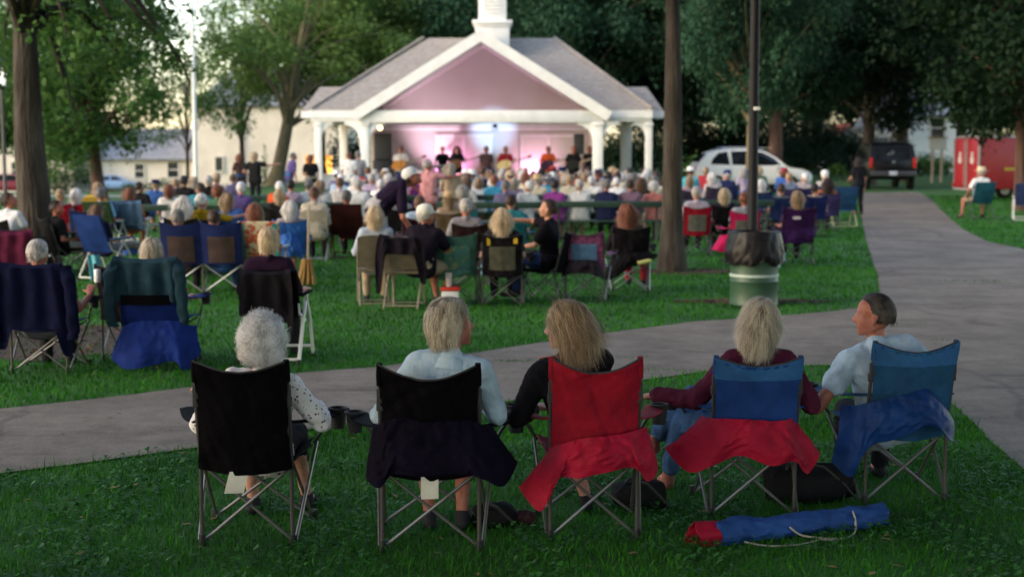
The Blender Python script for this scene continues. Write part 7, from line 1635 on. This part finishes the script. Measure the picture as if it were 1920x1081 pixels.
low_chair(752, 25.6, cm(FB('char', (.012, .011, .013))), 'black camp chair right beside the bending man'); low_chair(786, 22.4, cm(BURG), 'burgundy camp chair beyond the white cap'); low_chair(842, 24.0, cm(FB('straw_brown', (.10, .07, .04))), 'brown camp chair under the wide tan hat'); low_chair(345, 22.0, cm(FB('black3', (.014, .012, .012))), 'black camp chair of the woman with long white hair'); low_chair(378, 22.2, cm(FB('black4', (.014, .012, .014))), 'black camp chair of the white haired person in mustard'); low_chair(436, 22.6, cm(FB('blue4', (.03, .09, .30))), 'blue camp chair beyond the double camp chair'); low_chair(525, 26.0, cm(FB('black5', (.014, .013, .014))), 'black camp chair of the blond person in a dark jacket'); low_chair(409, 27.5, cm(FB('moss', (.03, .06, .04))), 'moss green camp chair of the person with big curly hair'); low_chair(868, 25.0, cm(FB('teal5', (.02, .17, .19))), 'teal camp chair of the grey curly haired person'); low_chair(710, 32.2, cm(FB('black7', (.012, .012, .014))), 'black camp chair before the tall loudspeaker'); low_chair(697, 34.8, cm(FB('black6', (.012, .012, .014))), 'black camp chair of the grey haired man in lilac')
c = low_chair(958, 23.2, cm(TEALK), 'bright teal camp chair before the green bench'); on(c, 'camp', 'dark haired person on the bright teal camp chair', 'tan', cloth('c_teal', CC['teal']), DARKT, 'short', 'dkbrown', dz=.05)
flap_on(c, [(932, 402), (960, 400), (988, 402)], [(926, 422), (955, 420), (985, 420), (996, 414)], TEALK, 3)
ba = empty('tote_bag', (xat(920, 22.0), 22.0, 0)); tag(ba, 'pale blue bag on the grass beside the bright teal chair', 'bag'); MB().box((0, 0, .14), (.34, .2, .28), bev=.07).build('bag_body', FB('bag_pale', (.20, .38, .52)), ba); MB().tube([(-.1, 0, .27), (-.08, 0, .40), (.08, 0, .40), (.1, 0, .27)], .012, 6).build('handle', M_trimk, ba)
# ------------------------------------------------------------------ standing listeners and the band
G3 = 'people standing near the stage'
crowd(803, 31.0, 'standp', 'ruddy', 'pink', 'short', 'grey', 'grey haired man in a pink shirt standing with one arm out', rz=-.1, group=G3, tr=cloth('brick_shorts', (.20, .08, .07)))
crowd(846, 32.0, 'standw', 'pink', 'tan', 'long', 'ash', 'woman with long ash blond hair standing beside the pink shirt', rz=.2, group=G3)
crowd(655, 44.0, 'stand', 'ruddy', 'white', 'bald', 'brown', 'man in a white shirt standing at the left of the bandstand', rz=-.1, group=G3); crowd(672, 45.0, 'stand', 'pink', 'grey', 'short', 'dkgrey', 'person in grey standing behind the man in white', group=G3)
crowd(542, 46.0, 'lean', 'ruddy', 'purple', 'short', 'dkgrey', 'man in a violet shirt stooping by the leaning trunk', rz=-1.0, group=G3); crowd(583, 44.0, 'standw', 'pink', 'black', 'bob', 'auburn', 'auburn haired woman in black standing before the orange doorway', rz=.3, group=G3)
crowd(450, 46.0, 'standw', 'ruddy', 'brown', 'bob', 'auburn', 'auburn haired person standing behind the violet blue shirt', rz=.6, group=G3); crowd(478, 43.0, 'standp', 'pink', 'black', 'bob', 'blond', 'blond woman in black holding an arm out before the cypress', rz=-.2, group=G3)
G4 = 'musicians on the stage'
def band(px, Y, fk, sk, sh, hr, hc, lb, tr, rz=math.pi): return put_fig(FIG[fk], lb, (xat(px, Y), Y, FZ + .01), rz, sk, sh, tr, hr, hc, group=G4)
b1 = band(752, 51.2, 'play', 'ruddy', cloth('c_white', CC['white']), 'bald', 'auburn', 'musician in a white shirt playing at the left of the stage', DARKT)
b2 = band(830, 53.2, 'keys', 'olive', cloth('band_black', (.012, .012, .014)), 'short', 'black', 'keyboard player in dark clothes before the magenta glow', DARKT)
b3 = band(857, 52.6, 'play', 'olive', cloth('band_black', (.012, .012, .014)), 'long', 'dkbrown', 'long haired musician in dark clothes before the magenta glow', DARKT)
b4 = band(948, 51.4, 'play', 'ruddy', cloth('band_red', (.30, .018, .028)), 'bald', 'brown', 'guitarist in a red shirt at the centre of the stage', cloth('red_brown_trousers', (.16, .03, .03)))
b5 = band(1028, 51.4, 'play', 'ruddy', cloth('band_orange', (.62, .09, .025)), 'bald', 'auburn', 'guitarist in an orange shirt before the pink glow', KHAKI)
b6 = band(1075, 50.8, 'play', 'ruddy', cloth('band_black', (.012, .012, .014)), 'short', 'brown', 'musician in dark clothes below the right loudspeaker', DARKT)
band(1105, 51.8, 'stand', 'ruddy', cloth('band_coal', (.02, .02, .022)), 'short', 'auburn', 'person in dark clothes half hidden by the right stage column', DARKT)
band(912, 51.8, 'stand', 'ruddy', cloth('band_brown', (.10, .06, .06)), 'short', 'brown', 'person in brown standing left of the red shirted guitarist', DARKT)
def guitar(p, body, label):
    c = p.location; r = empty('guitar', c + V((0, -.27, 1.06))); r.rotation_euler = (0, R(-18), 0); tag(r, label, 'guitar', 'guitars on the stage')
    poly = [(.34 * math.cos(t) * (.62 + .12 * math.cos(2 * t)) * (1.25 if math.cos(t) < 0 else .9), .19 * math.sin(t) * (1 - .22 * math.exp(-((math.cos(t) - .1) / .3) ** 2))) for t in [i * 2 * math.pi / 28 for i in range(28)]]
    MB().prism([(u - .02, v) for u, v in poly], -.03, .05).build('guitar_body', body, r)
    nk = MB().box((.55, -.035, 0), (.62, .03, .05), bev=.006).build('neck', M_post, r); MB().box((.90, -.03, 0), (.16, .03, .085), bev=.01).build('headstock', M_blackpl, nk)
guitar(b4, mat('guitar_maple', (.62, .46, .22), .3), 'pale wooden guitar held by the red shirted guitarist'); guitar(b5, mat('guitar_dark', (.03, .008, .03), .3), 'dark guitar held by the orange shirted guitarist'); guitar(b3, mat('guitar_brown', (.16, .07, .03), .3), 'brown guitar held by the long haired musician'); guitar(b1, mat('guitar_sun', (.50, .20, .04), .3), 'orange guitar held by the musician in white'); guitar(b6, mat('guitar_black', (.01, .01, .01), .3), 'black guitar below the right loudspeaker')
kb = empty('keyboard', (b2.location.x, b2.location.y - .36, FZ)); tag(kb, 'black stage keyboard on crossed legs before the magenta glow', 'keyboard'); MB().box((0, 0, .97), (1.1, .32, .09), bev=.02).build('case', M_black, kb)
m = MB()
for i in range(26): m.box((-.48 + i * .0385, .06, 1.02), (.034, .14, .014))
m.build('keys', M_white, kb)
for q in (-1, 1): MB().tube([(-.4 * q, 0, 0), (.4 * q, 0, .92)], .02, 7).build('leg', M_iron, kb)
for bb_, nm in ((b4, 'red shirted'), (b5, 'orange shirted'), (b1, 'white shirted')):
    mi = empty('microphone_stand', bb_.location + V((.05, -.62, 0)) - V((0, 0, .01))); tag(mi, 'thin microphone stand before the %s guitarist' % nm, 'microphone stand', 'microphone stands'); MB().lathe([(0, 0), (.14, 0), (.14, .02), (.02, .03)], n=16).tube([(0, 0, 0), (0, 0, 1.5), (0, .22, 1.56)], .011, 6).build('stand', M_iron, mi); MB().ball((0, .25, 1.57), .032, 10).build('microphone', M_black, mi)
dups = {k: v for k, v in LABELS.items() if len(v) > 1}
if dups: print('DUPLICATE LABELS', dups)
